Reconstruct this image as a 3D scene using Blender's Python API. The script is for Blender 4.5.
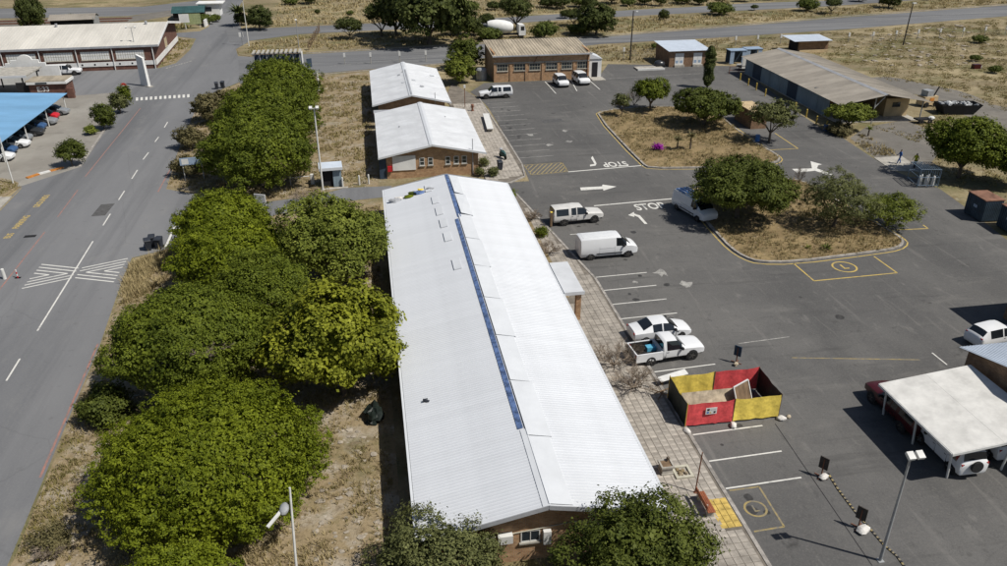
import bpy, math, random
import numpy as np
from mathutils import Vector, Matrix
R = math.radians
random.seed(7)
for o in list(bpy.data.objects): bpy.data.objects.remove(o)
scene = bpy.context.scene
C = scene.collection

# ------------------------------------------------------------ camera, sky, sun, exposure
cam = bpy.data.cameras.new('camera'); camo = bpy.data.objects.new('camera', cam); C.objects.link(camo)
cam.sensor_width = 36; cam.lens = 36 * 790 / 1007
cam.clip_start = 0.5; cam.clip_end = 6000
camo.location = (0, 0, 31.5)
camo.rotation_euler = (R(90 - 27.1), 0, R(-9.6))
scene.camera = camo
w = bpy.data.worlds.new('World'); scene.world = w; w.use_nodes = True
nt = w.node_tree; bg = nt.nodes['Background']
sky = nt.nodes.new('ShaderNodeTexSky'); sky.sky_type = 'NISHITA'; sky.sun_disc = False
SUN_DIR = Vector((0.845, -0.534, 1.408)).normalized()       # towards the sun
sky.sun_elevation = math.asin(SUN_DIR.z)
sky.sun_rotation = math.atan2(SUN_DIR.x, SUN_DIR.y)
sky.altitude = 50; sky.air_density = 1.0; sky.dust_density = 1.2
nt.links.new(sky.outputs[0], bg.inputs[0]); bg.inputs[1].default_value = 0.060
sun = bpy.data.lights.new('sun', 'SUN'); sun.energy = 4.7; sun.angle = R(0.5); sun.color = (1.0, 0.955, 0.88)
suno = bpy.data.objects.new('sun', sun); C.objects.link(suno); suno.location = (60, -40, 100)
suno.rotation_euler = (-SUN_DIR).to_track_quat('-Z', 'Y').to_euler()
vs = scene.view_settings; vs.view_transform = 'Standard'; vs.look = 'None'; vs.exposure = 0.0; vs.gamma = 1
vs.use_curve_mapping = False

# ------------------------------------------------------------ materials
def _n(t, kind, **kw):
    n = t.nodes.new(kind)
    for k, v in kw.items(): setattr(n, k, v)
    return n
def mat(name, col, rough=0.8, var=0.15, scale=2.0, bump=0.0, bscale=20.0, metal=0.0, spec=0.3, objrand=0.0, stretch=None, col2=None, thr=(0.35, 0.65), detail=6.0):
    m = bpy.data.materials.new(name); m.use_nodes = True; t = m.node_tree
    b = t.nodes['Principled BSDF']
    b.inputs['Roughness'].default_value = rough; b.inputs['Metallic'].default_value = metal
    b.inputs['Specular IOR Level'].default_value = spec
    tc = _n(t, 'ShaderNodeTexCoord'); vec = tc.outputs['Object']
    if stretch:
        mp = _n(t, 'ShaderNodeMapping'); mp.inputs['Scale'].default_value = stretch
        t.links.new(vec, mp.inputs[0]); vec = mp.outputs[0]
    nz = _n(t, 'ShaderNodeTexNoise'); nz.inputs['Scale'].default_value = scale; nz.inputs['Detail'].default_value = detail
    nz.inputs['Roughness'].default_value = 0.65
    t.links.new(vec, nz.inputs['Vector'])
    rp = _n(t, 'ShaderNodeValToRGB')
    c2 = col2 if col2 else tuple(min(1, c * (1 + var)) for c in col)
    c1 = col if col2 else tuple(c * (1 - var) for c in col)
    rp.color_ramp.elements[0].position, rp.color_ramp.elements[1].position = thr
    rp.color_ramp.elements[0].color = (*c1, 1); rp.color_ramp.elements[1].color = (*c2, 1)
    t.links.new(nz.outputs['Fac'], rp.inputs[0]); out = rp.outputs[0]
    if objrand:
        oi = _n(t, 'ShaderNodeObjectInfo'); mr = _n(t, 'ShaderNodeMapRange')
        mr.inputs['To Min'].default_value = 1 - objrand; mr.inputs['To Max'].default_value = 1 + objrand
        t.links.new(oi.outputs['Random'], mr.inputs[0])
        hs = _n(t, 'ShaderNodeHueSaturation'); t.links.new(mr.outputs[0], hs.inputs['Value']); t.links.new(out, hs.inputs['Color']); out = hs.outputs[0]
    t.links.new(out, b.inputs['Base Color'])
    if bump:
        n2 = _n(t, 'ShaderNodeTexNoise'); n2.inputs['Scale'].default_value = bscale; n2.inputs['Detail'].default_value = 4
        t.links.new(tc.outputs['Object'], n2.inputs['Vector'])
        bp = _n(t, 'ShaderNodeBump'); bp.inputs['Strength'].default_value = bump; bp.inputs['Distance'].default_value = 0.03
        t.links.new(n2.outputs['Fac'], bp.inputs['Height']); t.links.new(bp.outputs[0], b.inputs['Normal'])
    return m
def layered(name, base, layers, rough=0.9, bump=0.0, bscale=10.0, spec=0.25):
    """base colour + list of (colour, scale, (lo,hi), stretch, amount): noise-masked patches of other colours"""
    m = bpy.data.materials.new(name); m.use_nodes = True; t = m.node_tree
    b = t.nodes['Principled BSDF']; b.inputs['Roughness'].default_value = rough; b.inputs['Specular IOR Level'].default_value = spec
    tc = _n(t, 'ShaderNodeTexCoord'); cur = None
    for k, (col, scale, thr, st, amt) in enumerate(layers):
        mp = _n(t, 'ShaderNodeMapping'); mp.inputs['Scale'].default_value = st or (1, 1, 1); mp.inputs['Location'].default_value = (k * 13.7, k * 5.1, k * 3.3)
        t.links.new(tc.outputs['Object'], mp.inputs[0])
        if scale < 0:
            nz = _n(t, 'ShaderNodeTexVoronoi', feature='DISTANCE_TO_EDGE'); nz.inputs['Scale'].default_value = -scale
            dn = _n(t, 'ShaderNodeTexNoise'); dn.inputs['Scale'].default_value = -scale * 3; dn.inputs['Detail'].default_value = 4
            t.links.new(mp.outputs[0], dn.inputs['Vector'])
            ad = _n(t, 'ShaderNodeMixRGB', blend_type='ADD'); ad.inputs[0].default_value = 0.35 / -scale
            t.links.new(mp.outputs[0], ad.inputs[1]); t.links.new(dn.outputs['Color'], ad.inputs[2]); t.links.new(ad.outputs[0], nz.inputs['Vector'])
            fac = nz.outputs['Distance']
        else:
            nz = _n(t, 'ShaderNodeTexNoise'); nz.inputs['Scale'].default_value = scale; nz.inputs['Detail'].default_value = 8; nz.inputs['Roughness'].default_value = 0.62
            t.links.new(mp.outputs[0], nz.inputs['Vector']); fac = nz.outputs['Fac']
        mr = _n(t, 'ShaderNodeMapRange'); mr.inputs['From Min'].default_value, mr.inputs['From Max'].default_value = thr
        mr.inputs['To Max'].default_value = amt; mr.clamp = True
        t.links.new(fac, mr.inputs[0])
        mx = _n(t, 'ShaderNodeMixRGB'); mx.inputs[1].default_value = (*base, 1); mx.inputs[2].default_value = (*col, 1)
        t.links.new(mr.outputs[0], mx.inputs[0])
        if cur: t.links.new(cur, mx.inputs[1])
        cur = mx.outputs[0]
    t.links.new(cur, b.inputs['Base Color'])
    if bump:
        n2 = _n(t, 'ShaderNodeTexNoise'); n2.inputs['Scale'].default_value = bscale; n2.inputs['Detail'].default_value = 5
        t.links.new(tc.outputs['Object'], n2.inputs['Vector'])
        bp = _n(t, 'ShaderNodeBump'); bp.inputs['Strength'].default_value = bump; bp.inputs['Distance'].default_value = 0.05
        t.links.new(n2.outputs['Fac'], bp.inputs['Height']); t.links.new(bp.outputs[0], b.inputs['Normal'])
    return m
def brick(name, c1, c2, mortar, bw=0.24, bh=0.085):
    m = bpy.data.materials.new(name); m.use_nodes = True; t = m.node_tree
    b = t.nodes['Principled BSDF']; b.inputs['Roughness'].default_value = 0.9; b.inputs['Specular IOR Level'].default_value = 0.2
    tc = _n(t, 'ShaderNodeTexCoord'); sp = _n(t, 'ShaderNodeSeparateXYZ'); t.links.new(tc.outputs['Object'], sp.inputs[0])
    ad = _n(t, 'ShaderNodeMath', operation='ADD'); t.links.new(sp.outputs[0], ad.inputs[0]); t.links.new(sp.outputs[1], ad.inputs[1])
    cb = _n(t, 'ShaderNodeCombineXYZ'); t.links.new(ad.outputs[0], cb.inputs[0]); t.links.new(sp.outputs[2], cb.inputs[1])
    br = _n(t, 'ShaderNodeTexBrick'); t.links.new(cb.outputs[0], br.inputs['Vector'])
    br.inputs['Color1'].default_value = (*c1, 1); br.inputs['Color2'].default_value = (*c2, 1); br.inputs['Mortar'].default_value = (*mortar, 1)
    br.inputs['Scale'].default_value = 1; br.inputs['Brick Width'].default_value = bw; br.inputs['Row Height'].default_value = bh
    br.inputs['Mortar Size'].default_value = 0.012; br.inputs['Bias'].default_value = -0.1
    nz = _n(t, 'ShaderNodeTexNoise'); nz.inputs['Scale'].default_value = 1.3; nz.inputs['Detail'].default_value = 8; nz.inputs['Roughness'].default_value = 0.75; t.links.new(tc.outputs['Object'], nz.inputs['Vector'])
    mr = _n(t, 'ShaderNodeMapRange'); mr.inputs['From Min'].default_value = 0.3; mr.inputs['From Max'].default_value = 0.7; mr.inputs['To Min'].default_value = 0.6; mr.inputs['To Max'].default_value = 1.35
    t.links.new(nz.outputs['Fac'], mr.inputs[0])
    hs = _n(t, 'ShaderNodeHueSaturation'); t.links.new(br.outputs['Color'], hs.inputs['Color']); t.links.new(mr.outputs[0], hs.inputs['Value'])
    t.links.new(hs.outputs[0], b.inputs['Base Color'])
    bp = _n(t, 'ShaderNodeBump'); bp.inputs['Strength'].default_value = 0.4; bp.inputs['Distance'].default_value = 0.01; bp.invert = True
    t.links.new(br.outputs['Fac'], bp.inputs['Height']); t.links.new(bp.outputs[0], b.inputs['Normal'])
    return m
def leafmat(name, dark, light, trans=0.18):
    m = bpy.data.materials.new(name); m.use_nodes = True; t = m.node_tree
    b = t.nodes['Principled BSDF']; b.inputs['Roughness'].default_value = 0.6; b.inputs['Specular IOR Level'].default_value = 0.12
    ge = _n(t, 'ShaderNodeNewGeometry'); rp = _n(t, 'ShaderNodeValToRGB')
    rp.color_ramp.elements[0].color = (*dark, 1); rp.color_ramp.elements[1].color = (*light, 1)
    tc = _n(t, 'ShaderNodeTexCoord'); nz = _n(t, 'ShaderNodeTexNoise'); nz.inputs['Scale'].default_value = 0.45; nz.inputs['Detail'].default_value = 4
    t.links.new(tc.outputs['Object'], nz.inputs['Vector'])
    ma = _n(t, 'ShaderNodeMath', operation='MULTIPLY_ADD'); ma.inputs[1].default_value = 0.55; t.links.new(ge.outputs['Random Per Island'], ma.inputs[0])
    mr = _n(t, 'ShaderNodeMapRange'); mr.inputs['From Min'].default_value = 0.3; mr.inputs['From Max'].default_value = 0.7; mr.inputs['To Max'].default_value = 0.5
    t.links.new(nz.outputs['Fac'], mr.inputs[0]); t.links.new(mr.outputs[0], ma.inputs[2])
    t.links.new(ma.outputs[0], rp.inputs[0]); t.links.new(rp.outputs[0], b.inputs['Base Color'])
    tr = _n(t, 'ShaderNodeBsdfTranslucent'); t.links.new(rp.outputs[0], tr.inputs[0])
    mx = _n(t, 'ShaderNodeMixShader'); mx.inputs[0].default_value = trans
    t.links.new(b.outputs[0], mx.inputs[1]); t.links.new(tr.outputs[0], mx.inputs[2])
    t.links.new(mx.outputs[0], t.nodes['Material Output'].inputs[0])
    return m
M = {}
M['field'] = layered('dry_field', (0.20, 0.163, 0.098), [((0.37, 0.305, 0.18), 0.06, (0.42, 0.62), (1, 1.6, 1), 0.8), ((0.105, 0.105, 0.04), 0.11, (0.46, 0.6), (1, 1.5, 1), 0.8), ((0.17, 0.125, 0.065), 0.5, (0.5, 0.65), None, 0.7), ((0.40, 0.36, 0.28), 1.1, (0.60, 0.72), None, 0.65), ((0.10, 0.085, 0.045), 3.0, (0.52, 0.7), None, 0.7), ((0.42, 0.34, 0.2), 7.0, (0.55, 0.75), None, 0.5)], 0.95, 0.8, 6)
M['verge'] = layered('verge_soil', (0.27, 0.21, 0.125), [((0.34, 0.30, 0.24), 0.45, (0.48, 0.62), None, 0.85), ((0.115, 0.105, 0.035), 0.3, (0.52, 0.66), None, 0.75), ((0.15, 0.11, 0.065), 1.6, (0.5, 0.66), None, 0.75), ((0.47, 0.43, 0.37), 2.1, (0.61, 0.68), None, 0.8), ((0.07, 0.06, 0.03), 5.0, (0.54, 0.7), None, 0.7)], 0.95, 0.9, 8)
M['island'] = layered('island_soil', (0.20, 0.145, 0.075), [((0.29, 0.215, 0.11), 0.35, (0.45, 0.6), None, 0.8), ((0.12, 0.095, 0.045), 0.9, (0.5, 0.66), None, 0.8), ((0.40, 0.33, 0.25), 1.5, (0.6, 0.7), None, 0.7), ((0.09, 0.085, 0.03), 4.0, (0.54, 0.7), None, 0.6)], 0.95, 0.8, 8)
M['gravel'] = layered('gravel', (0.15, 0.14, 0.125), [((0.22, 0.20, 0.17), 0.15, (0.45, 0.65), None, 0.8), ((0.10, 0.09, 0.075), 0.6, (0.5, 0.7), None, 0.6), ((0.30, 0.28, 0.25), 3.0, (0.6, 0.72), None, 0.6)], 0.95, 0.5, 12)
M['asphalt'] = layered('lot_asphalt', (0.098, 0.096, 0.094), [((0.138, 0.134, 0.128), 0.06, (0.42, 0.62), None, 0.9), ((0.078, 0.077, 0.076), 0.13, (0.50, 0.66), (1, 0.35, 1), 0.75), ((0.18, 0.172, 0.16), 0.35, (0.56, 0.74), (0.5, 1.6, 1), 0.55), ((0.22, 0.21, 0.195), 1.0, (0.60, 0.74), (1, 0.4, 1), 0.5), ((0.07, 0.069, 0.068), 2.0, (0.57, 0.72), (1, .6, 1), 0.55), ((0.06, 0.06, 0.06), -0.09, (0.006, 0.0), None, 0.18), ((0.17, 0.163, 0.15), 9.0, (0.5, 0.75), None, 0.55), ((0.055, 0.054, 0.053), 14.0, (0.52, 0.75), None, 0.6), ((0.035, 0.034, 0.033), 0.55, (0.66, 0.74), None, 0.7), ((0.20, 0.19, 0.178), 0.5, (0.60, 0.72), (2.5, 0.18, 1), 0.45), ((0.058, 0.057, 0.056), 0.4, (0.58, 0.70), (0.25, 2.2, 1), 0.5)], 0.92, 0.35, 40)
M['road'] = layered('road_asphalt', (0.150, 0.153, 0.160), [((0.188, 0.19, 0.196), 0.09, (0.42, 0.62), (1, 0.25, 1), 0.9), ((0.100, 0.103, 0.110), 0.30, (0.48, 0.66), (1, 0.03, 1), 0.7), ((0.22, 0.217, 0.21), 0.7, (0.58, 0.75), (0.7, 0.3, 1), 0.5), ((0.10, 0.10, 0.10), 1.4, (0.62, 0.74), None, 0.55), ((0.07, 0.07, 0.07), -0.08, (0.005, 0.0), None, 0.2), ((0.22, 0.22, 0.215), 8.0, (0.5, 0.75), None, 0.45)], 0.9, 0.3, 40)
M['roadx'] = layered('cross_road_asphalt', (0.145, 0.147, 0.152), [((0.185, 0.187, 0.19), 0.09, (0.42, 0.62), (0.25, 1, 1), 0.9), ((0.095, 0.097, 0.102), 0.42, (0.5, 0.62), (0.03, 1, 1), 0.8), ((0.21, 0.207, 0.20), 0.7, (0.58, 0.75), (0.3, 0.7, 1), 0.5), ((0.10, 0.10, 0.10), 1.4, (0.62, 0.74), None, 0.5)], 0.9, 0.3, 40)
M['pave_light'] = layered('car_park_paving', (0.225, 0.21, 0.185), [((0.30, 0.285, 0.255), 0.12, (0.42, 0.62), None, 0.8), ((0.15, 0.14, 0.125), 0.3, (0.54, 0.7), None, 0.7), ((0.34, 0.32, 0.29), 2.5, (0.58, 0.75), None, 0.5)], 0.95, 0.3, 20)
M['concrete'] = mat('concrete', (0.36, 0.34, 0.30), 0.9, 0.25, 1.5, 0.2, 20)
M['kerb'] = mat('kerb_concrete', (0.30, 0.28, 0.255), 0.9, 0.35, 2.2, 0.2, 20)
M['slab'] = mat('paving_slab', (0.335, 0.305, 0.265), 0.9, 0.28, 1.3, 0.25, 25, objrand=0.16)
M['slabbed'] = mat('paving_joint_sand', (0.17, 0.15, 0.125), 0.95, 0.3, 1.0, 0.2, 20)
M['slab_yellow'] = mat('yellow_painted_slab', (0.50, 0.36, 0.10), 0.85, 0.3, 2.5, 0.2, 25)
def paint(name, col, wear):
    m = bpy.data.materials.new(name); m.use_nodes = True; t = m.node_tree; b = t.nodes['Principled BSDF']; b.inputs['Roughness'].default_value = 0.8
    tc = _n(t, 'ShaderNodeTexCoord'); nz = _n(t, 'ShaderNodeTexNoise'); nz.inputs['Scale'].default_value = 1.6; nz.inputs['Detail'].default_value = 10; nz.inputs['Roughness'].default_value = 0.8
    t.links.new(tc.outputs['Object'], nz.inputs['Vector']); rp = _n(t, 'ShaderNodeValToRGB')
    rp.color_ramp.elements[0].position = wear - 0.1; rp.color_ramp.elements[1].position = wear + 0.12
    rp.color_ramp.elements[0].color = (0.14, 0.137, 0.132, 1); rp.color_ramp.elements[1].color = (*col, 1)
    t.links.new(nz.outputs['Fac'], rp.inputs[0]); t.links.new(rp.outputs[0], b.inputs['Base Color'])
    return m
M['line'] = paint('white_road_paint', (0.62, 0.61, 0.57), 0.36)
M['line_worn'] = paint('worn_white_paint', (0.40, 0.39, 0.36), 0.5)
M['yline'] = paint('yellow_road_paint', (0.50, 0.36, 0.09), 0.4)
M['ywide'] = paint('worn_yellow_paint', (0.33, 0.25, 0.09), 0.47)
M['rline'] = paint('faded_red_paint', (0.34, 0.16, 0.125), 0.45)
M['stain'] = mat('oil_stained_asphalt', (0.045, 0.044, 0.043), 0.75, 0.35, 3.0, 0.2, 40)
M['repair'] = mat('asphalt_repair', (0.086, 0.085, 0.085), 0.92, 0.25, 2.0, 0.3, 40)
M['roofwhite'] = mat('white_roof_sheet', (0.57, 0.59, 0.62), 0.5, 0.05, 0.35, objrand=0.025, spec=0.4)
M['roofwhite2'] = mat('old_white_roof_sheet', (0.565, 0.58, 0.60), 0.55, 0.09, 0.5, spec=0.4, objrand=0.02)
M['flash'] = mat('white_flashing', (0.58, 0.60, 0.625), 0.5, 0.05, 0.6)
M['blue_strip'] = mat('blue_underlay', (0.085, 0.135, 0.27), 0.7, 0.55, 2.5, 0.3, 10)
M['gutter'] = mat('grey_gutter', (0.33, 0.34, 0.36), 0.6, 0.15, 1)
M['cream_roof'] = mat('weathered_cream_roof', (0.52, 0.50, 0.455), 0.85, 0.14, 0.25, 0.15, 3, stretch=(1, 0.15, 1))
M['tan_roof'] = mat('weathered_tan_roof', (0.36, 0.31, 0.235), 0.85, 0.3, 0.5, 0.2, 6, stretch=(1, 0.25, 1))
M['grey_roof'] = mat('weathered_grey_brown_roof', (0.275, 0.25, 0.215), 0.85, 0.28, 0.3, 0.2, 6, stretch=(0.35, 1, 1))
M['blue_roof'] = mat('pale_blue_roof', (0.175, 0.345, 0.53), 0.5, 0.12, 0.3, stretch=(0.3, 1, 1))
M['pale_roof'] = mat('pale_blue_white_roof', (0.55, 0.61, 0.69), 0.5, 0.07, 0.6)
M['carport_roof'] = mat('dirty_white_carport_roof', (0.60, 0.59, 0.56), 0.7, 0.14, 0.9, 0.1, 4)
M['teal_roof'] = mat('dark_teal_roof', (0.035, 0.085, 0.085), 0.6, 0.2, 0.5)
M['brick_orange'] = brick('orange_brick', (0.36, 0.185, 0.085), (0.47, 0.29, 0.15), (0.36, 0.30, 0.23))
M['brick_red'] = brick('dark_red_brick', (0.115, 0.048, 0.036), (0.165, 0.07, 0.05), (0.16, 0.11, 0.09))
M['brick_brown'] = brick('brown_brick', (0.19, 0.105, 0.06), (0.27, 0.155, 0.085), (0.24, 0.19, 0.14))
M['wall_white'] = mat('white_wall_paint', (0.68, 0.68, 0.665), 0.8, 0.1, 0.7)
M['wall_dkblue'] = mat('dark_blue_wall', (0.035, 0.055, 0.085), 0.7, 0.2, 0.7)
M['wall_bluegrey'] = mat('blue_grey_sheet_wall', (0.19, 0.245, 0.285), 0.7, 0.25, 0.6, stretch=(1, 1, 0.3))
M['wall_cream'] = mat('cream_board_wall', (0.48, 0.37, 0.22), 0.8, 0.2, 0.8)
M['glass'] = mat('dark_window_glass', (0.025, 0.032, 0.038), 0.08, 0.3, 0.7, spec=0.7)
M['carglass'] = mat('car_glass', (0.012, 0.015, 0.018), 0.05, 0.2, 1.0, spec=0.8)
M['frame_w'] = mat('white_frame', (0.62, 0.62, 0.60), 0.6, 0.08, 2)
M['frame_c'] = mat('cream_frame', (0.44, 0.42, 0.34), 0.7, 0.15, 2)
M['dark'] = mat('dark_interior', (0.018, 0.018, 0.02), 0.9, 0.2, 1)
M['black'] = mat('black_plastic', (0.02, 0.02, 0.022), 0.55, 0.2, 4)
M['blacksheet'] = mat('black_plastic_sheet', (0.011, 0.017, 0.014), 0.5, 0.35, 3, 0.8, 5)
M['tyre'] = mat('tyre_rubber', (0.022, 0.022, 0.022), 0.85, 0.2, 8)
M['rim'] = mat('alloy_rim', (0.30, 0.30, 0.31), 0.4, 0.1, 4, metal=0.7)
M['steelrim'] = mat('dark_steel_rim', (0.10, 0.095, 0.09), 0.5, 0.2, 4, metal=0.4)
M['galv'] = mat('galvanised_steel', (0.36, 0.37, 0.375), 0.5, 0.15, 2, metal=0.3)
M['polewhite'] = mat('pale_pole_paint', (0.60, 0.60, 0.58), 0.6, 0.1, 2)
M['rust'] = mat('rusty_steel', (0.17, 0.075, 0.045), 0.85, 0.35, 5, 0.2, 30)
M['wood'] = mat('weathered_wood', (0.17, 0.115, 0.07), 0.85, 0.3, 3, 0.2, 20, stretch=(1, 1, 0.2))
M['benchwood'] = mat('red_brown_bench_paint', (0.25, 0.085, 0.04), 0.7, 0.25, 3)
M['creosote'] = mat('creosoted_pole', (0.055, 0.048, 0.042), 0.85, 0.2, 3)
M['bark'] = mat('tree_bark', (0.13, 0.105, 0.08), 0.9, 0.3, 4, 0.6, 20)
M['bark_grey'] = mat('grey_dead_twig', (0.24, 0.195, 0.15), 0.9, 0.3, 4)
M['red_tarp'] = mat('red_shade_cloth', (0.68, 0.085, 0.09), 0.7, 0.22, 2.5, 0.9, 3)
M['yel_tarp'] = mat('yellow_shade_cloth', (0.82, 0.63, 0.12), 0.7, 0.2, 2.5, 0.9, 3)
M['plaster'] = mat('stained_beige_board', (0.42, 0.355, 0.26), 0.85, 0.35, 1.8)
M['bag'] = mat('white_sandbag', (0.60, 0.58, 0.545), 0.85, 0.15, 6, 0.6, 15)
M['carwhite'] = mat('white_car_paint', (0.70, 0.71, 0.72), 0.25, 0.03, 1.0, spec=0.55)
M['carwhite_d'] = mat('dusty_white_car_paint', (0.60, 0.59, 0.565), 0.35, 0.10, 1.2, spec=0.5)
M['carred'] = mat('dark_red_car_paint', (0.055, 0.007, 0.009), 0.3, 0.1, 1, spec=0.5)
M['carbright'] = mat('bright_red_car_paint', (0.50, 0.02, 0.03), 0.3, 0.1, 1, spec=0.5)
M['carsilver'] = mat('silver_car_paint', (0.33, 0.35, 0.37), 0.3, 0.05, 1, metal=0.4)
M['carblue'] = mat('blue_car_paint', (0.04, 0.09, 0.20), 0.3, 0.1, 1, spec=0.5)
M['cardark'] = mat('charcoal_car_paint', (0.03, 0.032, 0.036), 0.3, 0.1, 1, spec=0.5)
M['vanblue'] = mat('blue_roof_wrap', (0.05, 0.16, 0.42), 0.35, 0.1, 1)
M['lamp_lens'] = mat('headlamp_lens', (0.45, 0.47, 0.49), 0.12, 0.15, 9, spec=0.8)
M['tail'] = mat('tail_lamp_red', (0.30, 0.015, 0.012), 0.25, 0.2, 5, spec=0.6)
M['plate'] = mat('number_plate', (0.62, 0.60, 0.50), 0.6, 0.05, 5)
M['bin'] = mat('dark_bin_plastic', (0.028, 0.032, 0.042), 0.6, 0.2, 5)
M['skin'] = mat('skin', (0.14, 0.075, 0.045), 0.6, 0.1, 5)
M['hair'] = mat('black_hair', (0.012, 0.010, 0.010), 0.8, 0.2, 9)
M['overall'] = mat('blue_overall', (0.035, 0.12, 0.36), 0.85, 0.2, 5)
M['hivis'] = mat('yellow_hi_vis', (0.62, 0.58, 0.04), 0.7, 0.12, 5)
M['trouser'] = mat('dark_trousers', (0.03, 0.035, 0.05), 0.85, 0.2, 5)
M['contain'] = mat('dark_steel_blue_container', (0.045, 0.068, 0.09), 0.65, 0.3, 1.2)
M['containtop'] = mat('rusty_container_top', (0.20, 0.105, 0.07), 0.85, 0.4, 1.0)
M['orange'] = mat('orange_kerb_paint', (0.48, 0.19, 0.04), 0.8, 0.25, 3)
M['postyellow'] = mat('yellow_post_paint', (0.48, 0.34, 0.07), 0.8, 0.25, 3)
M['signblue'] = mat('pale_blue_sign', (0.27, 0.35, 0.46), 0.5, 0.15, 2)
M['cagesteel'] = mat('blue_grey_cage_steel', (0.13, 0.18, 0.24), 0.6, 0.2, 2)
M['signred'] = mat('red_sign', (0.50, 0.03, 0.035), 0.5, 0.1, 3)
M['signgreen'] = mat('olive_sign', (0.30, 0.34, 0.18), 0.6, 0.2, 2)
M['rock'] = mat('pale_rubble', (0.32, 0.28, 0.225), 0.95, 0.3, 3, 0.5, 15)
M['magenta'] = leafmat('magenta_bracts', (0.22, 0.01, 0.22), (0.50, 0.03, 0.52))
M['lf_green'] = leafmat('green_leaves', (0.034, 0.054, 0.007), (0.168, 0.200, 0.022))
M['lf_dome'] = leafmat('fresh_green_leaves', (0.046, 0.068, 0.005), (0.215, 0.250, 0.018))
M['lf_dark'] = leafmat('dark_green_leaves', (0.030, 0.044, 0.009), (0.130, 0.152, 0.028))
M['lf_yellow'] = leafmat('yellow_green_leaves', (0.062, 0.080, 0.008), (0.29, 0.305, 0.030))
M['lf_mid'] = leafmat('mid_green_leaves', (0.055, 0.076, 0.012), (0.235, 0.265, 0.045))
M['lf_olive'] = leafmat('olive_leaves', (0.045, 0.054, 0.017), (0.19, 0.20, 0.075))
M['lf_dull'] = leafmat('dull_grey_green_leaves', (0.065, 0.062, 0.026), (0.21, 0.18, 0.085))
M['lf_far'] = leafmat('far_tree_leaves', (0.026, 0.038, 0.012), (0.110, 0.128, 0.034))
M['lf_far_l'] = leafmat('light_far_leaves', (0.042, 0.062, 0.014), (0.165, 0.195, 0.042))
M['dry'] = leafmat('dry_grass_blades', (0.19, 0.15, 0.075), (0.40, 0.325, 0.165), 0.15)
M['drygreen'] = leafmat('mixed_grass_blades', (0.085, 0.085, 0.022), (0.30, 0.25, 0.09), 0.15)
M['straw'] = leafmat('straw_blades', (0.26, 0.205, 0.10), (0.47, 0.385, 0.21), 0.15)

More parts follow.
